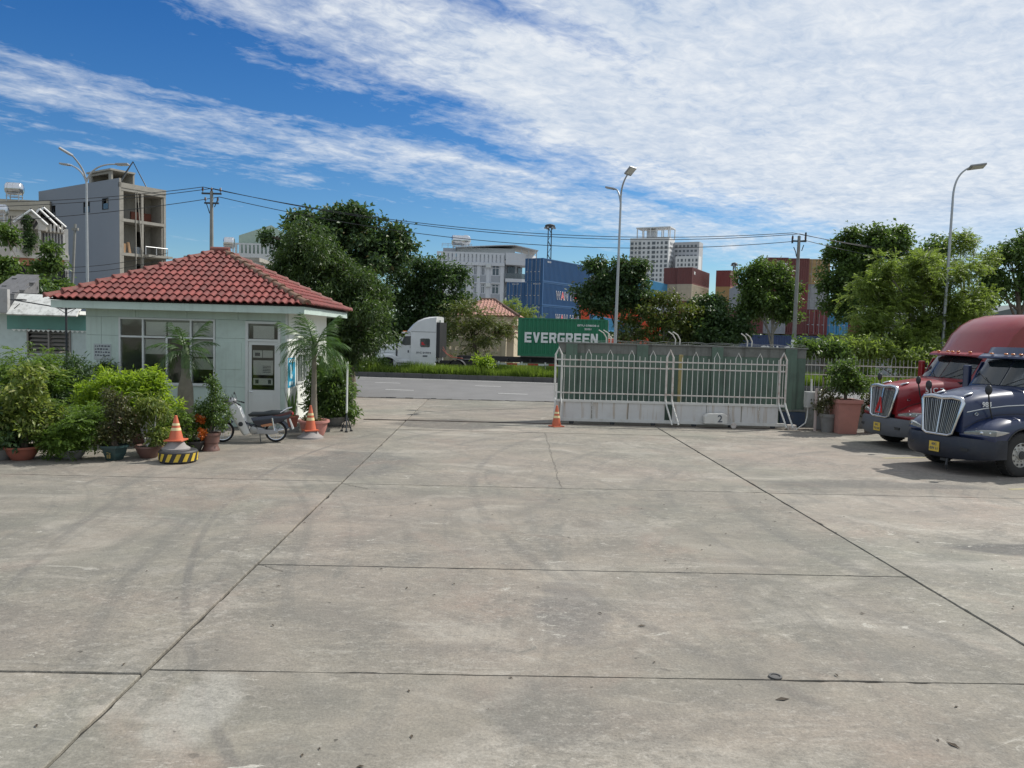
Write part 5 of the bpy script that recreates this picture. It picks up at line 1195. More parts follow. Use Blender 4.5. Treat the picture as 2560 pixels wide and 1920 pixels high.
    mb = MB(); mb.loft([[(xb-.42-.2*q*q+.0, y, 2.71), (xb-.40-.2*q*q+.16, y, 2.745-.02*q), (xb-.40-.2*q*q+.14, y, 2.79-.02*q), (xb-.6, y, 2.84)] for y, q in [(-.98, 1), (-.6, .6), (0, 0), (.6, .6), (.98, 1)]]); vs = mb.build('sun_visor', paint, t, smooth=40)
    for y in (-.62, -.2, 0, .2, .62):
        mb = MB(); mb.ell((xb-.42-.08*abs(y), y, 2.845), (.06, .05, .025), 10, 6); mb.build('roof_marker_lamp', AMB, vs, smooth=60)
    mb = MB()
    for s in (-1, 1): mb.tube([(xb+.06, s*.15, 2.06), (xb-.2, s*.75, 2.38)], .012, 5)
    mb.build('wiper', BLK, cab)
    for s in (-1, 1):
        dp = [(xb-.26, 1.12), (xb-.26, 2.0), (xb-.62, 2.62), (xb-1.22, 2.64), (xb-1.22, 1.12)]
        mb = MB(); mb.prism(dp, s*(CW-.02), s*(CW+.008)); dr_ = mb.build('door', paint, t, bevel=.006)
        wpz = [(xb-.40, 2.04), (xb-.66, 2.53), (xb-1.14, 2.55), (xb-1.14, 1.98), (xb-.7, 1.94)]
        mb = MB(); mb.prism(wpz, s*(CW+.005), s*(CW+.014)); mb.build('window', TGLS, dr_)
        mb = MB(); mb.tube([(xb-1.0, s*(CW+.03), 1.84), (xb-1.14, s*(CW+.03), 1.84)], .014, 6); mb.build('handle', BLK, dr_)
        mb = MB(); mb.box(xb-.48, xb-.36, s*(CW+.22)-.09, s*(CW+.22)+.09, 1.86, 2.52); mi = mb.build('mirror', bmat if not chrome else paint, t, bevel=.03)
        mb = MB(); mb.tube([(xb-.46, s*CW, 2.45), (xb-.44, s*(CW+.2), 2.42)], .016, 6); mb.tube([(xb-.40, s*CW, 1.95), (xb-.44, s*(CW+.2), 1.95)], .016, 6); mb.build('mirror_arm', BLK, mi)
        # fender mirror stalk on the hood
        mb = MB(); mb.tube([(-.72*HF, s*.80, 1.30), (-.58*HF, s*.82, 1.62), (-.50*HF, s*.83, 1.95)], .018, 6); mb.ell((-.50*HF, s*.83, 2.02), (.05, .09, .12), 10, 8); mb.build('hood_mirror', BLK if s < 0 else CHRB if not chrome else BLK, t, smooth=50)
    # sleeper and roof fairing
    SW = 1.2; xs = xb-1.1; bk_ = -back
    fz = top
    sp = [(xs, .95), (xs, 2.72), (xb-.62, 2.84), (xb-.78, 3.02), (xb-1.05, lerp(2.86, fz, .48)), (xb-1.4, lerp(2.86, fz, .74)), (xb-1.8, lerp(2.86, fz, .92)), (xb-2.15, fz), (bk_, fz+.03), (bk_, .95)]
    rr = []
    for y in (-SW, -1.17, -1.08, -.8, -.4, 0, .4, .8, 1.08, 1.17, SW):
        q = abs(y)/SW; ring = []
        for i, (a, b) in enumerate(sp):
            if 2 <= i <= 7: a = a-.42*q**3*(1-(i-2)/6.5); b = 2.80+(b-2.80)*(1-.03*q**2-.08*q**10)
            if i == 8: b = b-.06*q**8
            if i in (2, 3): b = min(b, 3.05)
            ring.append((a, y, b))
        rr.append(ring)
    mb = MB(); mb.loft(rr); slp = mb.build('sleeper', paint, t, smooth=38)
    for s in (-1, 1):
        mb = MB(); wx0, wx1 = xs-.62, xs-1.32 if back > 4.4 else xs-1.25
        c = .06; pz = [(wx0, 1.86+c), (wx0, 2.42-c), (wx0-c, 2.42), (wx1+c, 2.42), (wx1, 2.42-c), (wx1, 1.86+c), (wx1+c, 1.86), (wx0-c, 1.86)]
        mb.prism(pz, s*(SW-.01), s*(SW+.012)); mb.build('sleeper_window', TGLS, slp)
        mb = MB(); mb.box(bk_+.02, xs-.02, s*SW, s*(SW+.01), 2.83, 2.85); mb.build('fairing_seam', BLK, slp)
        # side skirt with steps
        mb = MB(); mb.loft([[(xb+.05-sh, s*y, .42), (xb+.05-sh*.6, s*y, .98), (bk_+.05, s*y, .98), (bk_+.05, s*y, .42)] for y, sh in ((.8, 0), (1.16, 0), (1.21, .06))]); sk = mb.build('side_skirt', paint, t, bevel=.015)
        for z in (.55, .80): MB().box(xb-.2, xb-.95, s*1.17, s*1.222, z-.03, z+.03).build('step', BLK, sk)
    mb = MB(); mb.tube([(bk_-.12, .75, .9), (bk_-.12, .75, fz-.2)], .075, 12); mb.build('exhaust_stack', CHRB, t, smooth=50)
    MB().box(bk_-.22, bk_-.004, -1.12, 1.12, 1.2, fz-.35).build('rear_fairing', BLK, t)
    # chassis, axles
    xr = bk_-rearframe
    mb = MB()
    for s in (-1, 1): mb.box(xr, -.3, s*.42-.05, s*.42+.05, .72, 1.0)
    for x in (xr+.1, bk_-.5, bk_-1.6): mb.box(x-.06, x+.06, -.372, .372, .75, .97)
    mb.build('chassis', FRAMEM, t)
    mb = MB(); mb.tube([(wx, -1.0, .52), (wx, 1.0, .52)], .08, 8); mb.build('front_axle', FRAMEM, t)
    MB().box(wx-.45, -.5, -.4, .4, .5, .95).build('engine_block', FRAMEM, t)
    for s in (-1, 1):
        truck_wheel(t, wx, s*1.04, side=s)
        for x in (bk_-1.35, bk_-2.65): truck_wheel(t, x, s*.93, side=s, dual=True)
        mb = MB(); rr = []
        for k in range(7):
            a = R(20)+R(140)*k/6; rr.append([(bk_-1.35+.62*math.cos(a), s*y, .52+.62*math.sin(a)) for y in (.62, 1.22)]+[(bk_-1.35+.60*math.cos(a), s*y, .52+.60*math.sin(a)) for y in (1.22, .62)])
        mb.loft(rr); mb.build('mudguard', BLK, t)
    for x in (bk_-1.35, bk_-2.65): mb = MB(); mb.tube([(x, -.9, .52), (x, .9, .52)], .1, 8); mb.build('rear_axle', FRAMEM, t)
    mb = MB(); mb.lathe([(.01, 1.06), (.45, 1.06), (.5, 1.09), (.5, 1.13), (.01, 1.15)], (bk_-2.0, 0, 0), 24); mb.box(bk_-2.4, bk_-1.6, -.42, .42, 1.002, 1.06); mb.build('fifth_wheel', FRAMEM, t)
    # inside of the cab
    MB().box(xb-1.2, xb-.9, -.85, -.25, 1.3, 2.15).build('seat', SEATC, t); MB().box(xb-1.2, xb-.9, .25, .85, 1.3, 2.15).build('seat', SEATC, t)
    return t, dict(pl=pl_, slp=slp, hood=hood, gr=gr)
NAVY = (.010, .021, .068); REDP = (.23, .013, .017); WHT = (.62, .635, .635)
def heading(h): return math.atan2(h[1], h[0])
phi = R(18)
blue, bx_ = truck('truck', 'dark navy bonneted truck with chrome grille cut off by the right edge', (10.62+.1, 18.25, 0), R(180)+phi, NAVY, 1.85, 2.92, 4.6, bump=pm('navy_bumper', (.012, .016, .028), .5, var=.25, dirt=.5, dirtcol=(.035, .036, .04)))
INKW = pm('white_lettering', (.72, .73, .72), .6)
text('hood_number', '984', .17, INKW, blue, (-.62, .715, 1.66), (R(90), 0, R(180-8)), bold=.003)
for s in (-1, 1):
    mb = MB(); mb.tube([(-.14, s*.605, 1.48), (-.55, s*.705, 1.57), (-1.1, s*.825, 1.64), (-1.9, s*1.0, 1.69)], .010, 5); mb.build('pin_stripe', INKW, blue)
def plate_text(t, a, b, m=None):
    for k, w in enumerate((a, b)): text('plate_lettering', w, .085, INK, t, (.137, 0, .655-.105*k), (R(90), 0, R(90)), bold=.002)
plate_text(bx_['pl'], '43C', '079 11')
mb = MB(); mb.box(.0, .05, .12, .30, .28, .34); mb.tube([(.02, .3, .34), (.1, .34, .2), (.05, .32, .1)], .03, 6); mb.build('tow_hook', BLK, blue)
red, rx_ = truck('truck', 'dark red bonneted truck with high curved roof parked behind the navy truck', (11.35, 22.3, 0), R(180)+R(10), REDP, 1.85, 3.98, 4.7, bump=pm('grey_bumper', (.09, .095, .105), .6, var=.15))
text('door_number', '51C 7', .22, INKW, red, (-1.05, .83, 1.72), (R(80), 0, R(180-10)), bold=.004)
plate_text(rx_['pl'], '51C', '712 44')
# warning triangle hung on the red grille
tri = MB(); a = .30
tri.tube([(.10, -.13, 1.02), (.06, 0, 1.45), (.10, .13, 1.02), (.10, -.13, 1.02)], .028, 6); tri.tube([(.10, -.05, 1.10), (.08, 0, 1.30)], .016, 6)
o = tri.build('warning_triangle', pm('triangle_red', (.50, .03, .03), .4), red)
wx0 = gx(943, 53.4)
white, wx_ = truck('truck', 'white tractor truck with curved roof driving past beyond the grassy median', (gx(941, 53.6), 53.75, 0), R(180)+SL, WHT, 1.5, 3.82, 4.25, chrome=False, rearframe=3.6)
white.scale = (1.05, 1.05, 1.05)
RSIGN = pm('sign_red', (.55, .03, .04), .5)
sw = MB(); sw.box(-3.55, -3.18, 1.214, 1.22, 2.02, 2.26); text('window_sticker', 'a.', .36, RSIGN, white, (-3.42, 1.222, 2.12), (R(90), 0, R(180)), bold=.012)
text('door_lettering', '51C 01974', .15, INK, white, (-3.45, 1.214, 1.50), (R(90), 0, R(180)), width=.95, bold=.004)
MB().box(-3.7, -3.4, 1.201, 1.212, 1.24, 1.34).build('door_badge', INK, white); MB().box(-2.45, -2.36, 1.04, 1.046, 1.48, 1.64).build('door_badge', INK, white)
# red air hoses
mb = MB(); mb.tube([(-4.5, .4, 1.75), (-4.75, .5, 1.5), (-5.1, .5, 1.25), (-5.9, .45, 1.18)], .022, 6); mb.tube([(-4.5, .2, 1.9), (-4.8, .3, 1.45), (-5.2, .35, 1.3)], .018, 6); mb.build('air_hose', pm('hose_red', (.35, .07, .04), .5), white)

# ---------------------------------------------------------------- skeletal trailer behind the white truck
xl, xr_ = gx(1200, 53.6), gx(1640, 53.6)
tr = thing('skeletal_trailer', 'dark skeletal container trailer with red and white side boards', 'trailer', (xl, ky(xl)+4.35, 0), SL)
TLn = 12.4
mb = MB()
for y in (-.5, .5): mb.box(-1.5, TLn, y-.07, y+.07, 1.05, 1.40)
for k in range(9): mb.box(-1.2+k*1.6, -1.08+k*1.6, -1.15, 1.15, 1.12, 1.30)
mb.build('chassis', FRAMEM, tr)
for x in (9.0, 10.3, 11.6):
    for s in (-1, 1): truck_wheel(tr, x, s*.93, side=s, dual=True)
sbm = {0: pm('board_red', (.42, .03, .035), .5, dirt=.3), 1: pm('board_white', (.60, .60, .58), .5, dirt=.3)}
for z in (.62, .95):
    for k in range(9): MB().box(1.35+k*.72, 1.35+k*.72+.70, -1.22, -1.19, z-.06, z+.06).build('side_board', sbm[(k+1) % 2], tr)
for x in (1.5, 3.1, 4.7, 6.3): MB().box(x-.05, x+.05, -1.19, -1.1, .55, 1.12).build('board_bracket', sbm[1], tr)
MB().box(2.55, 3.5, -1.215, -1.195, .70, .88).build('yellow_sign', PLATE, tr)
for k in range(5): MB().box(2.62+k*.17, 2.72+k*.17, -1.222, -1.215, .74, .84).build('sign_print', INK, tr)
mb = MB()
for y in (-.8, .8): mb.box(.9, 1.05, y-.07, y+.07, .05, 1.05)
mb.build('landing_leg', FRAMEM, tr)

# ---------------------------------------------------------------- containers
_cc = {}
def corr(L_, H_, mat, pitch=.28, d=.055):
    """corrugated wall panel in the x-z plane, thickness towards +y"""
    key = ('c', round(L_, 2), round(H_, 2), mat.name, pitch)
    if key in _cc: return _cc[key]
    n = max(4, int(L_/pitch)); p = L_/n; top = []
    for k in range(n):
        x = k*p; top += [(x, 0), (x+p*.26, 0), (x+p*.5, d), (x+p*.76, d)]
    top.append((L_, 0))
    mb = MB(); m = len(top); mb.add([(x, y, 0) for x, y in top]+[(x, y, H_) for x, y in top], [(k, k+1, k+1+m, k+m) for k in range(m-1)])
    _cc[key] = mb.mesh('side_panel', mat); return _cc[key]
def cmat(name, col): return pm('ctr_'+name, col, .55, var=.12, scale=.9, dirt=.28, dirtcol=tuple(.5*c+.035 for c in col), streak=.2)
def container(label, loc, rz, mat, L_=12.19, H_=2.6, W_=2.44, ends=('wall', 'wall'), group='shipping containers stacked in the terminal', detail=True, sides=(1, 1), mats2=None):
    """local x runs along the length from the near end, y across; near end at x=0"""
    t = thing('shipping_container', label, 'container', loc, rz, group); h = W_/2; po = .16
    key = ('f', L_, H_, mat.name)
    if key not in _cc:
        mb = MB()
        for x in (0, L_-po):
            for y in (-h, h-.12): mb.box(x, x+po, y, y+.12, 0, H_)
            mb.box(x, x+po, -h+.12, h-.12, H_-.13, H_-.002); mb.box(x, x+po, -h+.12, h-.12, .002, .16)
        for y in (-h, h-.07): mb.box(po, L_-po, y+.004, y+.066, .004, .17); mb.box(po, L_-po, y+.004, y+.066, H_-.10, H_-.004)
        _cc[key] = mb.mesh('frame', mat)
        mb = MB(); mb.box(po*.5, L_-po*.5, -h+.05, h-.05, H_-.06, H_-.03); _cc[('r', L_, H_, mat.name)] = mb.mesh('roof', mat)
    link('frame', _cc[key], t); link('roof', _cc[('r', L_, H_, mat.name)], t)
    sp_ = corr(L_-2*po, H_-.25, mat)
    if sides[0]: link('side_panel', sp_, t, (po, -h+.012, .16))
    if sides[1]: link('side_panel', sp_, t, (L_-po, h-.012, .16), (0, 0, math.pi))
    for e, kind in enumerate(ends):
        if kind == 'wall':
            ep = corr(W_-.24, H_-.28, mat, .24)
            link('end_panel', ep, t, (.02, h-.12, .155) if e == 0 else (L_-.02, -h+.12, .155), (0, 0, -math.pi/2 if e == 0 else math.pi/2))
        elif kind == 'doors':
            x = .0 if e == 0 else L_; sg = -1 if e == 0 else 1
            for s in (-1, 1):
                key = ('d', H_, mat.name)
                if key not in _cc:
                    mb = MB(); mb.box(-.02, .02, -.52, .52, 0, H_-.30)
                    for k in range(5): mb.box(-.045, -.02, -.46, .46, .12+k*(H_-.3)/5, .12+k*(H_-.3)/5+.26)
                    _cc[key] = mb.mesh('door', mat)
                    mb = MB()
                    for y in (-.28, .24): mb.tube([(-.075, y, -.08), (-.075, y, H_-.2)], .021, 6)
                    for y in (-.28, .24): mb.box(-.10, -.06, y-.02, y+.22, .95, 1.02)
                    _cc[('b', H_)] = mb.mesh('locking_bar', STEEL)
                dd = link('door', _cc[key], t, (x-sg*.03, s*.545, .15), (0, 0, 0 if e == 0 else math.pi))
                link('locking_bars', _cc[('b', H_)], dd)
    return t
CW_WH = cmat('blue', (.024, .095, .225)); CW_GR = cmat('green', (.012, .155, .075)); CW_BR = cmat('brown', (.145, .045, .04)); CW_OC = cmat('ochre', (.36, .235, .10)); CW_GY = cmat('grey', (.30, .31, .32))
CW_RB = cmat('oxide', (.17, .035, .032)); CW_NV = cmat('navy', (.025, .05, .125)); CW_LB = cmat('lightblue', (.05, .24, .42)); CW_BG = cmat('beige', (.45, .38, .28)); CW_RD = cmat('red', (.48, .05, .04)); CW_DB = cmat('darkteal', (.03, .06, .07))
ev = container('green container lettered in white riding on the trailer', (gx(1299, 53.6), ky(gx(1299, 53.6))+4.35, 1.52), SL, CW_GR, 6.06, 2.6, group='container on the road trailer', ends=('wall', 'doors'))
block('lettering', 'EVERGREEN', INKW, ev, .47, .93, 4.95, .70, -1.225)
text('serial_lettering', 'EITU 078038 6', .17, INKW, ev, (4.75, -1.224, 2.16), (R(90), 0, 0), width=1.45, bold=.004); text('serial_lettering', '22G1', .17, INKW, ev, (4.75, -1.224, 1.92), (R(90), 0, 0), width=.46, bold=.004)
# WAN HAI stack, turned 35 degrees
za = R(90-35); zg = .9; c0 = at(1353, 840, 88.)
CH = 2.7
dirl = Vector((math.cos(za), math.sin(za))); dirp = Vector((-math.sin(za), math.cos(za)))
def wh(col, row, along=0, label='', mat=CW_WH, txt=None, ends=('doors', 'wall'), L_=12.19):
    p = Vector((c0.x, c0.y))+dirp*(1.22+col*2.5)+dirl*(along*12.35)
    return container(label, (p.x, p.y, zg+row*CH), za, mat, L_, CH-.03, ends=ends)
RDL = pm('lettering_red', (.60, .02, .03), .6); NVL = pm('lettering_navy', (.03, .04, .10), .6)
def wanhai(t, H_=CH):
    x = 3.1
    for ch, m, w in (('W', NVL, .95), ('A', RDL, .72), ('N', NVL, .68), (' ', None, .45), ('H', NVL, .68), ('A', RDL, .72), ('I', NVL, .24)):
        if m:
            text('lettering_outline', ch, 1.3, INKW, t, (x+w/2, -1.228, H_*.47), (R(90), 0, 0), width=w+.14, bold=.06, ext=.003)
            text('lettering', ch, 1.3, m, t, (x+w/2, -1.236, H_*.47), (R(90), 0, 0), width=w, bold=.012, ext=.003)
        x += w+.16
top_ = wh(0, 3, 0, 'topmost bright blue container of the blue stack, standing alone on the pile', CW_WH)
text('serial_lettering', 'WHSU 50', .3, INKW, top_, (1.3, -1.226, 2.3), (R(90), 0, 0), width=.8)
for r_, lb in ((2, 'blue lettered container directly under the topmost blue container'), (1, 'lower blue lettered container just above the green truck container')):
    q = wh(0, r_, 0, lb, CW_WH); wanhai(q); text('serial_lettering', 'WHLU 291', .22, INKW, q, (-.02, -.45, 2.45), (R(90), 0, R(-90)), width=1.0)
wh(0, 0, 0, 'blue container at the bottom of the lettered stack, hidden behind the trailer', CW_WH)
for r_, lb in ((2, 'plain blue container left of the lettered stack, upper'), (1, 'plain blue container left of the lettered stack, lower'), (0, 'plain blue container left of the lettered stack, bottom')):
    q = wh(1, r_, 0, lb, CW_WH); text('serial_lettering', 'WHLU 507', .22, INKW, q, (-.02, .0, 2.45), (R(90), 0, R(-90)), width=1.0)
bk2 = wh(0, 3, 1, 'dark container end-on behind the roadside tree, top of the blue row', CW_DB, ends=('wall', 'doors')); q = wh(0, 2, 1, 'blue lettered container behind the round roadside tree', CW_WH); wanhai(q)
wh(0, 1, 1, 'blue container low behind the round roadside tree', CW_LB)
# further stacks to the right
def stack(px, Y, rz, items, group=None):
    p = at(px, 840, Y)
    for (row, mat, lb, ends, L_, off) in items:
        yield container(lb, (p.x+off*math.cos(rz-math.pi/2), p.y+off*math.sin(rz-math.pi/2), zg+row*CH), rz, mat, L_, CH-.03, ends=ends)
r2 = R(62)
list(stack(1672, 126, r2, [(4, CW_BR, 'dark red container left of the pair above the pale ones', ('wall', 'wall'), 12.19, 0), (3, CW_BG, 'pale beige container under the left dark red container', ('wall', 'wall'), 12.19, 0)]))
s1 = list(stack(1706, 124.5, r2, [(4, CW_BR, 'dark red container with small white mark on its long side', ('wall', 'wall'), 12.19, 0), (3, CW_BG, 'pale beige container under the marked dark red one', ('wall', 'wall'), 12.19, 0), (2, CW_BR, 'brown container low behind the yellowish tree', ('wall', 'wall'), 12.19, 0)]))
text('lettering', 'tex', .9, INKW, s1[0], (1.5, -1.226, 1.9), (R(90), 0, 0), width=1.0, bold=.02)
list(stack(1802, 128, r2, [(4, CW_RB, 'small oxide red container right of the dark red pair', ('wall', 'wall'), 6.06, 0), (3, CW_OC, 'ochre container under the small oxide red one', ('wall', 'wall'), 12.19, 0), (2, CW_OC, 'lower ochre container behind the dark bush', ('wall', 'wall'), 12.19, 0), (1, CW_BR, 'brown container at the foot of the ochre pile', ('wall', 'wall'), 12.19, 0)]))
list(stack(1628, 138, r2, [(3, CW_RD, 'bright red container peeping out below the apartment tower', ('wall', 'wall'), 6.06, 0)]))
list(stack(1600, 118, r2, [(3, CW_LB, 'pale blue container between tower and tree', ('wall', 'wall'), 12.19, 0)]))
r3 = R(80)
def colstack(i, items):
    Y = 87.0; px = 1934+i*54.0; p = at(px, 840, Y); CH = 2.87
    for (row, mat, lb, ends) in items:
        yield container(lb, (p.x, p.y+.2*abs(i), zg+row*CH), r3, mat, 12.19, CH-.03, ends=ends)
Z_ = list(colstack(-1, [(1, CW_BR, 'brown container with small white letters left in the right-hand row', ('wall', 'wall')), (2, CW_GY, 'grey container behind the tree with the forked trunk', ('wall', 'wall'))]))
A_ = list(colstack(0, [(3, CW_BR, 'brown lettered container at the top left of the right-hand stack', ('wall', 'wall')), (2, CW_BR, 'brown container second from top behind the forked tree', ('wall', 'wall')), (1, CW_GY, 'grey container showing behind the forked trunk', ('wall', 'wall'))]))
B_ = list(colstack(1, [(3, CW_BR, 'brown container behind the concrete pole top', ('wall', 'wall')), (2, CW_RB, 'oxide container behind the concrete pole', ('wall', 'wall')), (1, CW_BR, 'brown container at pole foot in the right-hand stack', ('wall', 'wall'))]))
C_ = list(colstack(2, [(3, CW_OC, 'ochre container with double doors on top of the right-hand stack', ('doors', 'wall')), (2, CW_GY, 'grey container with double doors under the ochre one', ('doors', 'wall')), (1, CW_RB, 'oxide red container with double doors under the grey one', ('doors', 'wall'))]))
D_ = list(colstack(3, [(1, CW_LB, 'blue container right of the oxide red doors', ('doors', 'wall')), (0, CW_BR, 'brown container beneath the blue one', ('doors', 'wall'))]))
text('lettering', 'tex', .75, INKW, A_[0], (-.03, -.75, 2.1), (R(90), 0, R(-90)), width=.85, bold=.02)
text('lettering', 'tex', .6, INKW, Z_[0], (-.03, 0.3, 2.2), (R(90), 0, R(-90)), width=.8, bold=.02)
p = at(1842, 840, 85.5); nv = container('long navy container with white letters along the bottom of the stack', (p.x, p.y, zg), R(-4), CW_NV, 12.19, CH-.03)
text('lettering', 'CMA CGM', 1.05, INKW, nv, (4.7, -1.23, 1.05), (R(90), 0, 0), width=4.9, bold=.05)
p = at(2166, 840, 100); container('dark oxide container standing behind the blue one', (p.x, p.y, zg+1.2*CH), R(84), CW_RB, 12.19, CH, ends=('wall', 'wall')); container('red-orange container low behind the leaning tree', (p.x-.4, p.y-4, zg), R(84), CW_RD, 12.19, CH-.03, ends=('wall', 'wall'))
p = at(2140, 840, 104); container('ochre container glimpsed above the pale blue one', (p.x-1.5, p.y, zg+2*CH), R(84), CW_OC, 12.19, CH-.03)
# reach stacker among the trees
rs = thing('reach_stacker', 'orange-red reach stacker crane half hidden behind roadside trees', 'reach stacker', tuple(at(1550, 860, 76).xy)+(.0,), R(8)); rs.scale = (1.25, 1.25, 1.25)
OR_ = pm('stacker_orange', (.60, .085, .03), .45, var=.1, dirt=.2)
mb = MB(); mb.prism([(-3.4, 1.0), (3.2, 1.0), (3.6, 1.6), (3.5, 2.6), (1.6, 2.7), (1.2, 2.2), (-1.4, 2.2), (-3.0, 2.4), (-3.6, 1.8)], -1.5, 1.5); mb.build('body', OR_, rs, bevel=.08)
mb = MB(); mb.prism([(2.8, 2.6), (3.5, 3.4), (2.8, 4.2), (-2.2, 5.1), (-3.2, 4.8), (-3.0, 4.2), (1.6, 3.4), (2.2, 2.6)], -.45, .45); mb.build('boom', OR_, rs, bevel=.05)
mb = MB(); mb.prism([(-3.3, 4.9), (-2.7, 4.9), (-2.6, 2.5), (-3.3, 2.5)], -.35, .35); mb.box(-3.25, -2.75, -3.0, 3.0, 2.3, 2.6); mb.build('spreader', OR_, rs)
cbn = MB(); cbn.prism([(-.4, 2.2), (1.2, 2.2), (1.2, 3.6), (.1, 3.7), (-.4, 3.0)], -1.35, -.5); cbn = cbn.build('cab', TGLS, rs); MB().box(.1, 1.25, -1.4, -.45, 3.7, 3.8).build('cab_roof', OR_, cbn)
for x, r in ((-2.2, .85), (2.4, .7)):
    for s in (-1, 1):
        mb = MB(); mb.lathe([(.01, -.3), (r*.5, -.3), (r*.9, -.3), (r, -.2), (r, .2), (r*.9, .3), (r*.5, .3), (.01, .2)], (x, s*1.35, r), 24, 'y'); mb.build('wheel', TYRE, rs, smooth=40)
# ---------------------------------------------------------------- street lamps
LPOLE = pm('lamp_pole', (.36, .38, .39), .45, .5, var=.1, scale=2); LHEAD = pm('lamp_head', (.30, .31, .32), .45, .3); LLENS = pm('lamp_lens_panel', (.52, .53, .50), .35)
def bez(p, n=12):
    p = [Vector(q) for q in p]; out = []
    for k in range(n+1):
        t = k/n; q = list(p)
        while len(q) > 1: q = [a.lerp(b, t) for a, b in zip(q, q[1:])]
        out.append(q[0])
    return out
def lamp_head(parent, p, d, L_=.75, w=.34, tilt=0.):
    d = Vector(d).normalized(); s = d.cross(Vector((0, 0, 1))).normalized(); n = s.cross(d)
    s2 = (s*math.cos(tilt)+n*math.sin(tilt)); n2 = n*math.cos(tilt)-s*math.sin(tilt)
    mb = MB(); m = Matrix((d, s2, n2)).transposed(); c = Vector(p)+d*L_*.45
    mb.cbox(c, (L_, w, .07), m); h = mb.build('lamp_head', LHEAD, parent, bevel=.02)
    mb = MB(); mb.cbox(c-n2*.042+d*.03, (L_*.78, w*.8, .012), m); mb.build('lens', LLENS, h)
    return h
def lamp(label, px, py_j, Y, arms, r0=.058, lean=0.):
    b = at(px, py_j, Y); t = thing('street_lamp', label, 'street lamp', (b.x, b.y, 0), 0, 'street lamps along the road'); zj = b.z
    mb = MB(); mb.tube([(0, 0, -.05), (0, 0, .02), (lean*.5, 0, zj*.5), (lean, 0, zj)], [r0*1.5, r0*1.35, r0*1.1, r0*.75], 12); mb.build('pole', LPOLE, t, smooth=50)
    for (pts, hd, w, L_, tilt) in arms:
        q = [Vector((lean, 0, zj-.05))]+[at(a, c, Y+dy)-Vector((b.x, b.y, 0)) for a, c, dy in pts]
        cv = bez(q); mb = MB(); mb.tube(cv, [r0*.72-.012*k/len(cv) for k in range(len(cv))], 8); mb.build('arm', LPOLE, t, smooth=50)
        lamp_head(t, cv[-1], (cv[-1]-cv[-3]) if hd is None else hd, L_, w, tilt)
    return t
lamp('three-armed street lamp at the left in front of the grey building', 216, 452, 33.4, [([(212, 425, 0), (195, 405, -.4), (180, 388, -.8)], (-.55, -.35, .35), .42, .55, .3), ([(207, 428, 0), (192, 418, .3), (174, 412, .6)], (-.8, .3, .12), .26, .5, 0), ([(224, 428, 0), (245, 408, 0), (292, 411, 0)], (1, .1, .06), .3, .5, 0)])
lamp('tall two-armed street lamp behind the sliding gate', 1549, 505, 33.4, [([(1551, 470, 0), (1560, 450, -.3), (1569, 436, -.6)], (.42, -.6, .55), .36, .44, .15), ([(1548, 482, 0), (1545, 472, .2), (1536, 472, .4)], (-.75, .5, .22), .26, .42, 0)], lean=.05)
lamp('single-armed street lamp curving over the red truck', 2377, 505, 33.2, [([(2383, 450, 0), (2400, 430, 0), (2424, 419, 0)], (.9, -.3, .10), .62, .62, .1)], r0=.064, lean=.08)

# ---------------------------------------------------------------- utility poles and power cables
CONP = pm('pole_concrete', (.22, .22, .205), .85, var=.15, scale=2, dirt=.3); INS = pm('insulator', (.07, .035, .03), .35)
def upole(label, px, py, Y, arms):
    b = at(px, py, Y); t = thing('utility_pole', label, 'utility pole', (b.x, b.y, 0)); H_ = b.z
    mb = MB(); mb.tube([(0, 0, -.1), (0, 0, H_)], [.165, .1], 12); mb.build('pole', CONP, t, smooth=50)
    for (w, z) in arms:
        MB().box(-w, w, -.06, .06, H_+z-.05, H_+z+.05).build('cross_arm', DKS, t)
        for x in (-w+.06, 0 if z < 0 else -.02, w-.06):
            mb = MB(); mb.lathe([(.02, 0), (.02, .10), (.07, .11), (.05, .17), (.08, .18), (.05, .24), (.07, .25), (.03, .33), (.01, .33)], (x, 0, H_+z+.05), 10); mb.build('insulator', INS, t, smooth=40)
    mb = MB(); mb.tube([(-.34, 0, H_-.75), (-.2, -.05, H_-1.1), (-.12, 0, H_-1.4)], .03, 6); mb.tube([(.34, 0, H_-.6), (.2, -.05, H_-1.0)], .03, 6); mb.build('jumper', DKS, t)
    return t, b
pA, A0 = upole('concrete utility pole rising behind the guard house roof', 529, 478, 50.0, [(.62, -.15), (.45, -.75)])
pB, B0 = upole('concrete utility pole beside the right-hand container stack', 1998, 590, 52.5, [(.5, -.35)])
mb = MB(); mb.lathe([(.19, 2.2), (.185, 3.1)], (0, 0, 0), 12, cap=False); mb.build('white_band', WHITEW, pB)
mb = MB(); mb.tube([(.45, 0, B0.z-.3), (.45, 0, B0.z+.25)], .06, 6); mb.tube([(-.45, 0, B0.z-.5), (-.45, 0, B0.z-.1)], .06, 6); mb.build('arm_end', DKS, pB)
CAB = pm('cable_black', (.02, .022, .025), .6)
def cable(label, a, b, sag, r=.022):
    a, b = Vector(a), Vector(b); mb = MB(); pts = []
    for k in range(25):
        f = k/24; q = a.lerp(b, f); q.z -= sag*4*f*(1-f); pts.append(q-a)
    mb.tube(pts, r, 5); o = mb.build('power_cable', CAB, None, smooth=60, loc=a); tag(o, label, 'cable', 'overhead power cables')
ENDR = at(2680, 640, 60); ENDL = at(-80, 520, 52)
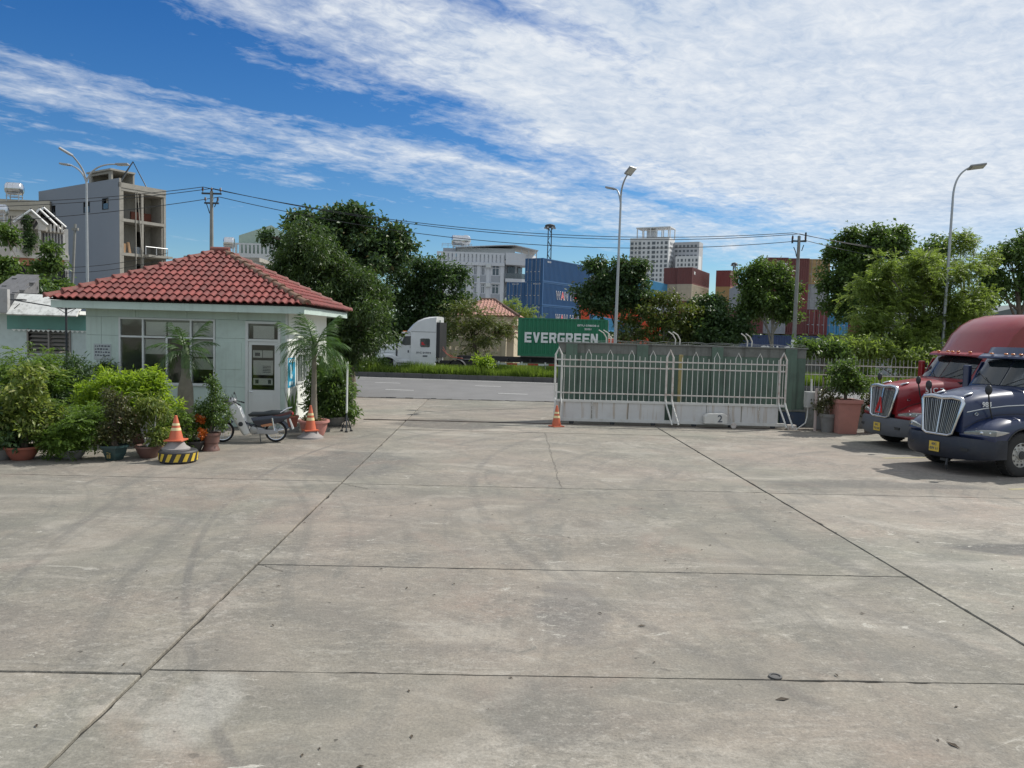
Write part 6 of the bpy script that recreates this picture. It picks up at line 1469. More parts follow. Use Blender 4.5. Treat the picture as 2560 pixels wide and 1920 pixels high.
for k, (dx, dz, w) in enumerate(((-.55, .25, 'uppermost'), (.05, .18, 'middle'), (.5, -.35, 'lowest'))):
    cable(w+' black power cable spanning between the two utility poles', (A0.x+dx, A0.y, A0.z+dz), (B0.x+dx*.8, B0.y, B0.z+dz*.8), 1.35+.12*k)
    cable(w+' black power cable running left from the guard house pole', (A0.x+dx, A0.y, A0.z+dz), (ENDL.x, ENDL.y, ENDL.z+dz*1.5-.2*k), .25)
    cable(w+' black power cable running right from the container-side pole', (B0.x+dx*.8, B0.y, B0.z+dz*.8), (ENDR.x, ENDR.y, ENDR.z+dz*1.6-.2*k), .8)
for k, w in enumerate(('upper', 'lower')):
    cable(w+' thin telephone cable low across the grey building', at(90, 668+k*14, 45), at(420, 632+k*14, 47), .3, .016)
def mast(label, px, py, Y, w):
    b = at(px, py, Y); t = thing('floodlight_mast', label, 'floodlight mast', (b.x, b.y, 0), 0, 'terminal floodlight masts'); H_ = b.z; mb = MB(); q = w*.5
    for sx in (-1, 1):
        for sy in (-1, 1): mb.tube([(sx*q, sy*q, 0), (sx*q*.7, sy*q*.7, H_)], .1, 5)
    n = int(H_/1.6)
    for k in range(n):
        z0, z1 = H_*k/n, H_*(k+1)/n; s = -1 if k % 2 else 1
        for yy in (-q*.8, q*.8): mb.tube([(-s*q*.8, yy, z0), (s*q*.8, yy, z1)], .07, 4)
    mb.build('lattice', DKS, t)
    mb = MB(); mb.lathe([(.3, H_-.2), (w*1.1, H_), (w*1.15, H_+.4), (w*.9, H_+.6), (.2, H_+.8)], (0, 0, 0), 14); mb.build('crown_ring', DKS, t)
    for k in range(6):
        a = k*1.047; MB().cbox((math.cos(a)*w*1.05, math.sin(a)*w*1.05, H_-.2), (.5, .4, .4)).build('floodlight', LHEAD, t)
mast('tall lattice floodlight mast above the blue container stack', 1375, 568, 190, 1.1); mast('distant floodlight mast above the oxide red container', 1836, 662, 260, .9)
lp = thing('leaning_pole', 'thin leaning pale pole between the villa and the street lamp', 'pole', tuple(at(168, 700, 46).xy)+(0,))
tp = at(188, 560, 46)-Vector(lp.location); mb = MB(); mb.tube([(0, 0, 0), tuple(tp)], [.1, .07], 8); mb.cbox(tuple(tp-Vector((0, 0, .3))), (.35, .15, .15)); mb.build('shaft', CONP, lp, smooth=50)

# ---------------------------------------------------------------- buildings at the left
GREYB = pm('grey_blue_render', (.20, .225, .26), .8, var=.06, scale=.3, dirt=.15, dirtcol=(.2, .21, .23)); RAWC = pm('raw_concrete', (.30, .285, .25), .9, var=.2, scale=1.2, dirt=.4, dirtcol=(.14, .12, .10))
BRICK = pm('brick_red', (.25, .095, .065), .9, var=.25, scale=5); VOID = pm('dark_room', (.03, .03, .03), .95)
cb = thing('unfinished_building', 'tall narrow grey building with open unfinished concrete frame front', 'building', (-42.6, 88, 0), math.atan2(.82, .58))
HT, FW, DP = 19.2, 5.6, 18.6
def winset(parent, wl, put, name='window', frame=None, gm=None):
    for w in wl: put(parent, *w)
ops = [(2.25, 3.6, 15.9, 17.2), (6.3, 7.75, 15.8, 17.1), (14.4, 15.3, 15.4, 17.2), (6.6, 7.4, 5.8, 8.2)]
mb = MB(); wallbox(mb, 0, DP, 0, HT, ops, lambda a, b, c, d: mb.box(-.0, .22, a, b, c, d)); mb.build('wall', GREYB, cb)
for (a, b, c, d) in ops:
    fr = MB(); fr.box(-.03, .1, a, a+.08, c, d); fr.box(-.03, .1, b-.08, b, c, d); fr.box(-.028, .1, a+.08, b-.08, d-.08, d); fr.box(-.028, .1, a+.08, b-.08, c, c+.08); fr = fr.build('window', DKS, cb); MB().box(.04, .05, a+.08, b-.08, c+.08, c+(d-c)*.55).build('pane', glass('far_glass', (.08, .10, .12), .2), fr)
mb = MB(); mb.box(.22, FW, DP-.2, DP, 0, HT-1); mb.box(FW-.2, FW, .6, DP-.2, 0, HT-1); mb.build('wall', RAWC, cb)
FL = [3.4, 7.2, 11.0, 14.8, 18.2]
for z in FL: MB().box(.22, FW, .0, DP-.2, z-.32, z).build('floor_slab', RAWC, cb)
MB().box(.0, FW, -.05, .2, 18.2, 18.75).build('roof_beam', RAWC, cb); MB().box(.0, .22, -.05, .0, 0, HT).build('edge_column', RAWC, cb)
for x in (.24, 2.6, FW-.26): MB().box(x, x+.26, .02, .28, 0, 17.9).build('column', RAWC, cb)
for i, z in enumerate(FL[:-1]):   # inner front wall set back with openings
    z1 = FL[i+1]-.32; mt_ = RAWC
    o_ = [(.9, 2.1, z+.1 if i < 3 else z+1.2, z1-.5), (3.5, 4.7, z+.1 if i < 3 else z+1.2, z1-.6)]
    mb = MB(); wallbox(mb, .22, FW-.2, z, z1, o_, lambda a, b, c, d: mb.box(a, b, 2.9, 3.1, c, d)); mb.build('inner_wall', mt_, cb)
    if i == 3: MB().box(2.9, FW-.22, 2.7, 2.88, z, z+1.3).build('brick_parapet', BRICK, cb)
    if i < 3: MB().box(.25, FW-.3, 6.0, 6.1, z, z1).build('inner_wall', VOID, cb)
mb = MB(); mb.tube([(2.9, -.3, 11.9), (5.6, -.3, 11.9)], .05, 5)
for x in (2.9, 4.2, 5.6): mb.tube([(x, -.3, 11.0), (x, -.3, 11.9)], .05, 5)
mb.build('balcony_rail', STEEL, cb); MB().box(2.9, FW+.3, -.9, .0, 10.72, 10.98).build('balcony_slab', RAWC, cb)
mb = MB(); mb.cbox((.8, .5, 11.5), (.35, .2, 1.1), Matrix.Rotation(.15, 3, 'Y')); mb.cbox((1.3, .4, 11.6), (.3, .1, 1.3), Matrix.Rotation(-.2, 3, 'Y')); mb.build('stacked_boards', pm('timber', (.36, .22, .12), .8), cb)
mb = MB(); mb.lathe([(.3, 11.0), (.32, 11.8), (.0, 11.8)], (2.4, .6, 0), 12); mb.build('barrel', pm('barrel_grey', (.25, .28, .31), .6), cb)
mb = MB(); mb.tube([(1.9, -.02, 4), (1.9, -.02, 18)], .05, 5); mb.tube([(3.1, -.05, 4), (2.1, -.05, 18)], .05, 5); mb.build('hoist_rope', RAWC, cb)
mb = MB(); mb.tube([(.2, 0, 18.8), (2.2, 1.0, 21.5), (3.2, 0, 18.7)], .07, 5); mb.tube([(2.2, 1, 21.5), (2.4, 6, 18.4)], .07, 5); mb.build('hoist_tripod', DKS, cb)
mb = MB(); wallbox(mb, 4.2, 9.2, HT-1, 20.7, [(4.8, 8.6, 19.2, 20.4)], lambda a, b, c, d: (mb.box(1.4, 1.6, a, b, c, d) and None)); mb.box(1.2, 4.2, 4.0, 9.4, 20.702, 20.9); mb.box(4.0, 4.2, 4.2, 9.2, HT-1, 20.7); mb.box(1.602, 3.998, 9.0, 9.2, HT-1, 20.7); mb.build('roof_stair_house', RAWC, cb)
# villa
VW = pm('villa_cream', (.62, .58, .52), .75, var=.06, scale=.8, dirt=.25, dirtcol=(.3, .27, .22)); VD = pm('villa_dark_tile', (.05, .045, .045), .6, var=.25, scale=3)
vb = at(34, 700, 72); vl = thing('gabled_villa', 'cream villa with stepped dark gables and an arched balcony', 'house', (vb.x, vb.y, 0), R(30)); VS = 72/FPX
def vx(px): return (px-34)/30.5
def vz(py): return at(90, py, 72).z
z2, ze, zp = vz(632), vz(564), vz(519)
MB().box(-1.5, vx(168), 2.2, 9, 0, ze).build('wall', VW, vl); MB().box(-.2, vx(170), -.3, 2.2, z2-.45, z2).build('balcony_slab', VW, vl); MB().box(-.2, vx(168), .0, .25, z2-1.1, z2-.46).build('balcony_apron', pm('terracotta_tiles', (.42, .17, .10), .7), vl)
for a, b in ((34, 42), (43, 50), (94, 101), (158, 168)): MB().box(vx(a), vx(b), -.1, .35, 0 if a > 100 else z2, ze).build('column', VW, vl)
# arched gable front
n = 10; ax0, ax1 = vx(53), vx(95); cx = (ax0+ax1)/2; rad = (ax1-ax0)/2; zs = vz(560)
poly = [(vx(34), ze-.3), (vx(34), vz(548)), (vx(78), vz(521)), (vx(118), vz(552)), (vx(112), ze-.3), (ax1, ze-.3)]+[(cx+rad*math.cos(math.pi*k/n), zs+rad*math.sin(math.pi*k/n)*1.0) for k in range(n+1)]+[(ax0, ze-.3)]
mb = MB(); mb.prism(poly, -.2, .2); mb.build('gable', VW, vl)
for (a, pk, b, yb, pkz, dy) in ((36, 78, 118, 556, 521, -.3), (60, 98, 156, 566, 513, .9), (80, 108, 164, 552, 505, 1.8)):
    mb = MB(); zb_ = vz(yb)
    for s, q in ((a, -1), (b, 1)):
        p0, p1 = Vector((vx(s), dy, zb_)), Vector((vx(pk), dy, vz(pkz)))
        mb.loft([[p0+Vector((0, 0, -.14)), p0+Vector((0, 5.5, -.14)), p0+Vector((0, 5.5, .10)), p0+Vector((0, 0, .10))], [p1+Vector((0, 0, -.14)), p1+Vector((0, 5.5, -.14)), p1+Vector((0, 5.5, .10)), p1+Vector((0, 0, .10))]])
    mb.build('roof', VD, vl)
    mb = MB()
    for s in (a, b): mb.tube([(vx(s), dy-.08, zb_-.08), (vx(pk), dy-.08, vz(pkz)-.08)], .10, 6)
    mb.build('verge_trim', pm('white_trim', (.72, .72, .70), .6), vl)
for k in range(5): MB().box(vx(113+k*9.5), vx(118+k*9.5), .1, .7, ze-.35, ze+.35).build('pergola_beam', VW, vl)
CURT = pm('striped_curtain', (.50, .50, .50), .8, var=.1)
for k in range(14):
    a = vx(104)+k*(vx(157)-vx(104))/14; mb = MB(); mb.tube([(a+.12, 1.2, z2+.1), (a+.10, 1.15, ze-.4)], .09, 6); mb.build('curtain_fold', CURT if k % 2 else pm('curtain_dark', (.10, .10, .11), .8), vl)
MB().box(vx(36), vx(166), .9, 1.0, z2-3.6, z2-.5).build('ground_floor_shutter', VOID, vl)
for k in range(16): MB().box(vx(98)+k*.14, vx(98)+k*.14+.05, -.2, -.15, vz(705), vz(672)).build('balustrade_bar', DKS, vl)
V, T = foliage([((cx, -.35, lerp(z2, ze, .42)), (rad*.95, .35, (ze-z2)*.52)), ((cx-.2, -.3, ze+.1), (.35, .3, .7))], 420, 5, .14, .10, .1, seed=71, f=3); link('hanging_vine', fastmesh('hanging_vine', V, T, LF_DARK), vl)
# beige block and steel tank behind the villa
bb = at(-40, 700, 96); bg_ = thing('beige_block', 'beige rendered block with parapet behind the cream villa', 'building', (bb.x, bb.y, 0), R(6)); BEI = pm('beige_render', (.46, .42, .34), .85, var=.1, scale=.6, dirt=.35, dirtcol=(.25, .22, .17))
zt_ = at(60, 500, 96).z; wd_ = gx(119, 96)-bb.x
wo = [(gx(20, 96)-bb.x, gx(48, 96)-bb.x, zt_-4.4, zt_-1.9)]
mb = MB(); wallbox(mb, 0, wd_, 0, zt_, wo, lambda a, b, c, d: mb.box(a, b, 0, .25, c, d)); mb.box(wd_-.25, wd_, .25, 9, 0, zt_); mb.box(.2, wd_-.3, 5, 5.2, 0, zt_-1); mb.build('wall', BEI, bg_); MB().box(-.2, wd_+.2, -.3, .5, zt_-1.2, zt_+.05).build('parapet', BEI, bg_)
for k in range(5): MB().box(wo[0][0], wo[0][1], .1, .14, wo[0][2]+k*.5, wo[0][2]+k*.5+.07).build('window_bar', DKS, bg_)
for k in range(6): MB().box(wo[0][0]+k*.28, wo[0][0]+k*.28+.07, .06, .1, wo[0][2], wo[0][3]).build('window_bar', DKS, bg_)
INOX = pm('stainless_tank', (.62, .63, .64), .22, 1.0, var=.05)
def tank(label, px, py, Y, r, ln, stand, ax='x'):
    p = at(px, py, Y); t = thing('water_tank', label, 'water tank', tuple(p), R(10)); mb = MB(); mb.lathe([(.01, -ln/2), (r*.8, -ln/2+.05), (r, -ln/2+.2), (r, ln/2-.2), (r*.8, ln/2-.05), (.01, ln/2)], (0, 0, 0), 20, ax); tk = mb.build('tank_shell', INOX, t, smooth=45)
    for q in (-ln*.3, 0, ln*.3): mb = MB(); mb.lathe([(r*1.02, q-.04), (r*1.02, q+.04)], (0, 0, 0), 20, ax, cap=False); mb.build('band', INOX, tk, smooth=45)
    mb = MB()
    for a in (-1, 1):
        for b in (-1, 1): mb.tube([(a*(ln*.35 if ax == 'x' else r*.7), b*(r*.7 if ax == 'x' else ln*.35), -stand), (a*(ln*.35 if ax == 'x' else r*.7), b*(r*.7 if ax == 'x' else ln*.35), -r*.6)], .06, 5)
    for z in (-r*.8, -stand*.6): mb.box(-ln*.4, ln*.4, -r*.72, -r*.64, z-.05, z+.05); mb.box(-ln*.4, ln*.4, r*.64, r*.72, z-.05, z+.05)
    mb.build('stand', STEEL, t)
tank('lying steel water tank on the beige block roof', 36, 472, 96, .75, 1.9, 1.6); tank('round steel water tank on a stand above the far roof', 573, 607, 118, .85, 1.6, 2.6, 'x')
tank('white water tank cut off at the left edge before the villa', -2, 525, 70, .5, 1.4, 1.2)
# green gabled hall behind the big tree
gb = at(597, 660, 125); gl_ = thing('green_hall', 'pale green gabled hall with slotted parapet behind the big tree', 'building', (gb.x, gb.y, 0), R(4))
zr = at(640, 580, 125).z; ze_ = at(640, 612, 125).z; wd_ = gx(760, 125)-gb.x; GHM = pm('hall_green', (.36, .45, .38), .8, var=.06)
mb = MB(); mb.prism([(0, 0), (wd_, 0), (wd_, ze_), (wd_*.48, zr+1.2), (0, zr-.6)], 0, 18); mb.build('hall_wall', GHM, gl_)
LGY = pm('light_grey_render', (.52, .54, .54), .8, var=.05)
zs_ = at(640, 626, 125).z
mb = MB(); mb.box(-.3, wd_, -1.2, -.9, 0, zs_-.6); mb.build('lower_wall', LGY, gl_); MB().box(-.3, wd_, -1.22, -.88, zs_+.75, zs_+1.0).build('parapet_rail', LGY, gl_)
for k in range(18): MB().box(-.3+k*.62, .0+k*.62, -1.2, -.9, zs_-.598, zs_+.748).build('parapet_post', LGY, gl_)
lr = at(470, 640, 100); lo_ = thing('low_flat_roof_house', 'low grey flat-roofed house just above the guard house ridge', 'house', (lr.x, lr.y, 0)); hz_ = lr.z
MB().box(0, gx(640, 100)-lr.x, 0, 8, 0, hz_-.5).build('wall', LGY, lo_); MB().box(-.4, gx(650, 100)-lr.x, -.4, 8.4, hz_-.498, hz_).build('roof_slab', RAWC, lo_)

# ---------------------------------------------------------------- white corner building in the middle
D = 143.; wb = at(1095, 700, D); wl_ = thing('white_office_building', 'white three storey office building with rounded corner and rooftop canopy', 'building', (wb.x, wb.y, 0), R(3))
WOB = pm('office_white', (.52, .54, .57), .8, var=.04, scale=.3, dirt=.12, dirtcol=(.35, .36, .38)); WGP = pm('office_grey_panel', (.30, .32, .35), .8)
def wx1(px): return gx(px, D)-wb.x
def wz(py): return at(1190, py, D).z
wins = []
for a, b in ((1147, 1164), (1180, 1189), (1199, 1209), (1226, 1245)):
    for c, d in ((686, 661), (732, 708), (778, 754)): wins.append((wx1(a), wx1(b), wz(c), wz(d)))
wr_ = wx1(1257)
mb = MB(); wallbox(mb, 0, wr_, 0, wz(643), wins, lambda a, b, c, d: mb.box(a, b, 0, .4, c, d)); mb.box(0, .4, .4, 14, 0, wz(643)); mb.box(.4, wr_, 3.0, 3.3, 0, wz(645)); mb.build('wall', WOB, wl_)
FGL = glass('far_glass', (.08, .10, .12), .2)
for (a, b, c, d) in wins:
    fr = MB(); fr.box(a, a+.15, .1, .3, c, d); fr.box(b-.15, b, .1, .3, c, d); fr.box((a+b)/2-.06, (a+b)/2+.06, .1, .3, c, d); fr.box(a+.15, b-.15, .102, .298, d-.15, d); fr.box(a+.15, b-.15, .102, .298, lerp(c, d, .7)-.06, lerp(c, d, .7)+.06); fr = fr.build('window', WOB, wl_)
    MB().box(a+.15, b-.15, .22, .25, c, d-.15).build('pane', FGL, fr); MB().box(a-.1, b+.1, -.06, -.002, c-1.5, c-.12).build('spandrel_panel', WGP, wl_); MB().box(a-.15, b+.15, -.2, -.002, d+.05, d+.25).build('window_hood', WOB, wl_)
for a in (1140, 1172, 1193, 1216, 1251): MB().box(wx1(a)-.3, wx1(a)+.3, -.14, -.002, 0, wz(655)).build('pilaster', WOB, wl_)
zpa, zpb = wz(655), wz(643)
MB().box(-.3, wr_, -.35, -.003, zpa-.6, zpa).build('cornice', WOB, wl_)
for k in range(17): MB().box(-.3+k*wr_/16.5, -.3+k*wr_/16.5+.5, -.2, .05, zpa+.002, zpb+.6).build('parapet_block', WOB, wl_)
MB().box(-.3, wr_, -.2, .05, zpb+.602, zpb+.9).build('parapet_rail', WOB, wl_)
for px_, py_ in ((1171, 700), (1217, 668), (1217, 716), (1140, 690)): MB().box(wx1(px_)-.45, wx1(px_)+.45, -.55, -.15, wz(py_), wz(py_)+.7).build('air_conditioner', LGY, wl_)
# rounded corner bay with balconies
cxr = wr_+.2; RR = wx1(1338)-cxr
def arcpoly(r0, r1, n=12): return [(cxr+r1*math.sin(math.pi/2*k/n), RR-r1*math.cos(math.pi/2*k/n)) for k in range(n+1)]+[(cxr+r0*math.sin(math.pi/2*(n-k)/n), RR-r0*math.cos(math.pi/2*(n-k)/n)) for k in range(n+1)]
for py in (652, 695, 743):
    mb = MB(); mb.prism(arcpoly(.2, RR+.4), wz(py)-.5, wz(py)+.1, 'z'); mb.build('balcony_slab', WOB, wl_)
    if py > 660: mb = MB(); mb.prism(arcpoly(RR+.1, RR+.3), wz(py)+.102, wz(py)+1.1, 'z'); mb.build('balcony_rail', glass('balcony_glass', (.10, .11, .12), .3), wl_)
mb = MB(); mb.prism(arcpoly(RR-.2, RR+.3), wz(652)+.102, wz(652)+1.7, 'z'); mb.build('parapet_curve', WOB, wl_)
mb = MB(); mb.prism(arcpoly(.2, RR*.62), 0, wz(652)-.5, 'z'); mb.build('bay_wall', WOB, wl_)
for z0 in (688, 735):
    for an_ in (.35, .95):
        c = Vector((cxr+RR*.63*math.sin(an_), RR-RR*.63*math.cos(an_), wz(z0)+1.0)); fr = MB(); fr.cbox(c, (1.5, .12, 2.1), Matrix.Rotation(an_, 3, 'Z')); fr.build('balcony_door', FGL, wl_)
# penthouse with sloping metal roof, tanks
MB().box(.8, wx1(1135), 1.2, 8, zpb, wz(620)).build('penthouse_wall', WGP, wl_); MB().box(wx1(1136), wx1(1284), 1.6, 9, zpb, wz(616)).build('penthouse_wall', LGY, wl_)
mb = MB(); mb.loft([[(wx1(1134), y, wz(617)), (wx1(1240), y, wz(609)), (wx1(1282), y, wz(607)), (wx1(1342), y, wz(619)), (wx1(1342), y, wz(620.5)), (wx1(1282), y, wz(609)), (wx1(1240), y, wz(611)), (wx1(1134), y, wz(619))] for y in (.6, 10)]); mb.build('canopy_roof', pm('grey_sheet_metal', (.45, .47, .50), .5, .4), wl_)
mb = MB()
for x in (1300, 1318, 1338): mb.tube([(wx1(x), 1.0, zpb), (wx1(x), 1.0, wz(618))], .1, 6)
mb.build('canopy_post', STEEL, wl_)
mb = MB()
for k in range(6): mb.tube([(.6+k*1.1, 1.0, wz(620)), (.6+k*1.1, 1.0, wz(609))], .05, 4)
for py in (609, 613): mb.tube([(.6, 1, wz(py)), (6.1, 1, wz(py))], .05, 4)
mb.build('roof_railing', STEEL, wl_)
for px, lb in ((1146, 'left horizontal steel water tank on the white office roof'), (1164, 'right horizontal steel water tank on the white office roof')): tank(lb, px, 601, D+4, .95, 2.6 if px < 1150 else 1.6, 2.0, 'x' if px < 1150 else 'y')

# ---------------------------------------------------------------- apartment tower
TD = 580.; tb = at(1572, 700, TD); tw = thing('apartment_tower', 'tall white apartment tower with many dark windows far behind the terminal', 'apartment tower', (tb.x, tb.y, 0), R(-28))
TWM = pm('tower_white', (.60, .61, .62), .8, var=.03, scale=.05)
wA = 29.5; wB = 16; hT = at(1610, 597, TD).z; sc_ = TD/FPX
MB().box(0, wA, 0, wB, 0, hT).build('tower_block', TWM, tw)
wm = MB(); wm.box(-1, 1, -.12, .25, -1, 1); wm = wm.mesh('window', pm('tower_window', (.10, .115, .13), .35)); rows = 21
for r_ in range(rows):
    z = hT-4.0-r_*3.35
    for k, (xc, w_) in enumerate(((1.6, 1.3), (4.6, .9), (7.6, 1.1), (10.8, .9), (14.4, 1.0), (18.2, 1.5), (21.3, .8), (24.3, .9), (27.6, 1.2))):
        o = link('window', wm, tw, (xc, 0, z), None); o.scale = (w_*.85, 1, .85 if k in (1, 3, 6) else 1.05)
    for yc in (4.5, 8.0, 11.5):
        o = link('window', wm, tw, (wA, yc, z), (0, 0, R(90))); o.scale = (.7 if yc != 8 else .95, 1, .9)
for r_ in range(0, rows): MB().box(-.25, 9, -.35, -.002, hT-2.1-r_*3.35, hT-1.85-r_*3.35).build('floor_line', TWM, tw)
mb = MB(); mb.box(4, wA+.5, 1, wB-1, hT+7.2, hT+8)
for x in (4.5, 9.5, 14.5, 19.5, 24.5, 29.4):
    for y in (1.2, wB-1.6): mb.box(x, x+.7, y, y+.7, hT, hT+7.2)
mb.build('roof_pergola', TWM, tw); MB().box(11, 17, 5, 11, hT, hT+6).build('lift_house', TWM, tw)
hW = at(1700, 607, TD).z
MB().box(wA+.2, wA+19, 14, 26, 0, hW).build('rear_wing', pm('tower_grey', (.40, .41, .43), .8), tw); hV = at(1700, 645, TD).z; MB().box(wA+4, wA+21, 5.5, 13.8, 0, hV).build('side_wing', TWM, tw)
for r_ in range(14):
    for k in range(6): o = link('window', wm, tw, (wA+6+k*2.7, 5.5, hV-3-r_*3.35), None); o.scale = (.75 if k % 2 else .45, 1, 1.0)
for r_ in range(3):
    for k in range(6): o = link('window', wm, tw, (wA+2+k*2.9, 14, hW-3-r_*3.6), None); o.scale = (.9, 1, .8)

# ---------------------------------------------------------------- gate house of the terminal and its wall
CREAM = pm('cream_plaster', (.46, .40, .29), .85, var=.1, scale=.8, dirt=.3, dirtcol=(.25, .21, .14))
gx0, gx1_ = gx(1118, 74), gx(1302, 74); tg = thing('terminal_gate_house', 'cream gate house with pinkish tiled hip roof behind the white truck', 'gate house', ((gx0+gx1_)/2, 77, 0), SL)
hw = (gx1_-gx0)/2; zev, zap = at(1250, 790, 74).z, at(1200, 749, 77).z
MB().box(-hw+.4, hw-.3, -2.6, 2.6, 0, zev).build('wall', CREAM, tg); MB().box(-hw+.1, hw, -2.9, 2.9, zev-.9, zev-.02).build('ring_beam', CREAM, tg)
PINK = pm('pinkish_tile', (.42, .22, .17), .7, var=.35, scale=4, dirt=.4, dirtcol=(.45, .38, .33))
mb = MB(); mb.add([(-hw, -3.2, zev), (hw+.2, -3.2, zev), (hw+.2, 3.2, zev), (-hw, 3.2, zev), (-hw+3, 0, zap), (hw-2.6, 0, zap)], [(0, 1, 5, 4), (1, 2, 5), (2, 3, 4, 5), (3, 0, 4), (3, 2, 1, 0)]); rf = mb.build('roof', PINK, tg)
slp_ = math.atan2(zap-zev, 3.2); sl_ = math.hypot(zap-zev, 3.2); tlm = MB(); tlm.box(-.15, .15, 0, .46, 0, .05); tlm.tube([(-.07, 0, .05), (-.07, .46, .05)], .07, 6); tlm = tlm.mesh('tile', PINK); nt_ = 0
for j in range(9):
    f = j/9; xa_, xb_ = lerp(-hw, -hw+3, f)+.2, lerp(hw+.2, hw-2.6, f)-.2
    n_ = int((xb_-xa_)/.33)
    for i in range(n_):
        if i*.33+xa_ < -.6 or nt_ > 280: continue
        o = link('tile', tlm, rf, (xa_+.16+i*.33, -3.2+f*3.2, lerp(zev, zap, f)+.01), (slp_-.04, 0, 0)); nt_ += 1
mb = MB(); mb.tube([(hw+.2, -3.2, zev+.05), (hw-2.6, 0, zap+.05), (-hw+3, 0, zap+.05)], .14, 8); mb.build('ridge_tile', pm('ridge_dark', (.13, .08, .06), .8), rf)
MB().box(hw-2.4, hw+2.2, -3.6, -2.2, at(1290, 830, 73).z-.15, at(1290, 830, 73).z).build('porch_roof', PINK, tg)
for x in (hw-2.2, hw+2.0): MB().box(x-.12, x+.12, -3.4, -3.16, 0, at(1290, 830, 73).z-.152).build('porch_post', CREAM, tg)
yw = 69.; w0, w1 = gx(980, yw), gx(1262, yw); pw = thing('terminal_wall', 'dull cream perimeter wall with a row of square holes', 'wall', (w0, yw, 0), SL); zw = at(1200, 846, yw).z; wl2 = w1-w0
hol = [(wl2*.45+k*.62, wl2*.45+k*.62+.28, zw-1.05, zw-.72) for k in range(9)]
mb = MB(); wallbox(mb, 0, wl2, 0, zw, hol, lambda a, b, c, d: mb.box(a, b, 0, .2, c, d)); mb.build('wall_face', CREAM, pw); MB().box(-.1, wl2+.1, -.08, .28, zw+.002, zw+.12).build('coping', CREAM, pw)
for k in range(5): MB().box(wl2*k/4-.2, wl2*k/4+.2, -.12, .32, 0, zw+.2).build('pier', CREAM, pw)
yw = 70.; w0, w1 = gx(1300, yw), gx(2700, yw); pw2 = thing('terminal_wall', 'long dark perimeter wall of the terminal behind the roadside trees', 'wall', (w0, ky(w0)+18, 0), SL); MB().box(0, w1-w0, 0, .2, 0, 1.9).build('wall_face', WALLC, pw2)
for k in range(24): MB().box((w1-w0)*k/24, (w1-w0)*k/24+.35, -.08, .28, 0, 2.1).build('pier', WALLC, pw2)
hb = thing('blue_roof_shed', 'long dark shed roof far behind the trees at the right edge', 'shed', tuple(at(2430, 800, 130).xy)+(0,)); zsh = at(2480, 765, 130).z
mb = MB(); mb.prism([(0, 0), (20, 0), (20, zsh-1.5), (10, zsh+.5), (0, zsh-2)], 0, 20); mb.build('shed_shell', pm('shed_dark', (.10, .12, .12), .7), hb)
cn = thing('site_cabin', 'small grey cabin glimpsed through the feathery tree', 'cabin', tuple(at(2228, 850, 60).xy)+(0,)); c6 = at(2228, 775, 60).z
mb = MB(); mb.prism([(0, 0), (2.6, 0), (2.6, c6-.7), (1.3, c6), (0, c6-.7)], 0, 3); mb.build('cabin_shell', LGY, cn)
# ---------------------------------------------------------------- trees
def gnd(px, Y): p = at(px, 840, Y); return (p.x, p.y, .0)
tree('almond_tree', 'tall layered dark tree rising behind the guard house', gnd(835, 57), at(830, 640, 57), L2((830, 545, 62, 34, 57), (778, 568, 64, 28, 57), (905, 548, 58, 24, 57, -.5), (845, 600, 115, 40, 57), (940, 610, 75, 34, 57, .5), (990, 590, 45, 24, 57), (1000, 605, 42, 22, 57), (722, 600, 52, 26, 57), (880, 660, 120, 50, 57), (750, 660, 66, 45, 57), (682, 592, 20, 11, 57), (950, 650, 60, 34, 57)), LF_TERM, .32, n=4200, k=7, ln=.34, wd=.19, spread=.24, seed=101, gap=.02, f=.8, up=.15, flat=.36)
tree('mango_tree', 'dense mid-green tree right of the guard house roof', gnd(880, 37.5), at(860, 720, 37.5), L2((800, 645, 72, 58, 37.5), (750, 674, 56, 48, 37.8), (860, 690, 88, 80, 37.5), (780, 740, 110, 80, 38), (900, 770, 76, 85, 37), (885, 832, 58, 56, 36.8), (850, 868, 60, 45, 36.5), (945, 755, 32, 52, 37.3), (820, 860, 70, 60, 37.5), (705, 705, 38, 45, 38), (942, 800, 30, 38, 36.8), (760, 600, 44, 40, 37.5)), LF_MNG, .24, n=8200, k=7, ln=.22, wd=.062, spread=.17, seed=102, gap=-.02, f=1.0, droop=.35)
tree('roadside_tree', 'spreading dark tree behind the cab of the white truck', gnd(1060, 63), at(1060, 730, 63), L2((1050, 675, 62, 34, 63), (1105, 700, 58, 34, 63, -.6), (1020, 700, 44, 40, 63), (1075, 745, 92, 44, 63), (1010, 765, 62, 50, 63), (1120, 755, 55, 34, 63), (1050, 810, 96, 44, 63), (1135, 685, 28, 14, 63), (1000, 830, 60, 45, 62)), LF_DARK, .22, n=3600, k=7, ln=.28, wd=.15, spread=.22, seed=103, gap=.1, f=.9)
tree('roadside_tree', 'small feathery olive tree behind the trailer coupling', gnd(1190, 59.5), at(1185, 830, 59.5), L2((1180, 790, 64, 36, 59.5), (1130, 815, 46, 36, 59.5), (1235, 805, 50, 30, 59.5), (1200, 835, 70, 28, 59.5), (1150, 770, 40, 22, 59.8), (1180, 865, 52, 34, 59.5), (1260, 825, 30, 18, 59.5)), LF_YEL, .10, 'pinnate', 1500, ln=.5, wd=.14, nl=7, seed=104, gap=.12, f=1.1)
tree('feathery_tree', 'low feathery tree crown over the terminal gate house roof', gnd(1290, 80), at(1290, 775, 80), L2((1290, 775, 44, 18, 80), (1320, 790, 34, 16, 80), (1250, 768, 28, 12, 80)), LF_FEA, .1, 'pinnate', 420, ln=.6, wd=.17, nl=6, seed=105, gap=.1)
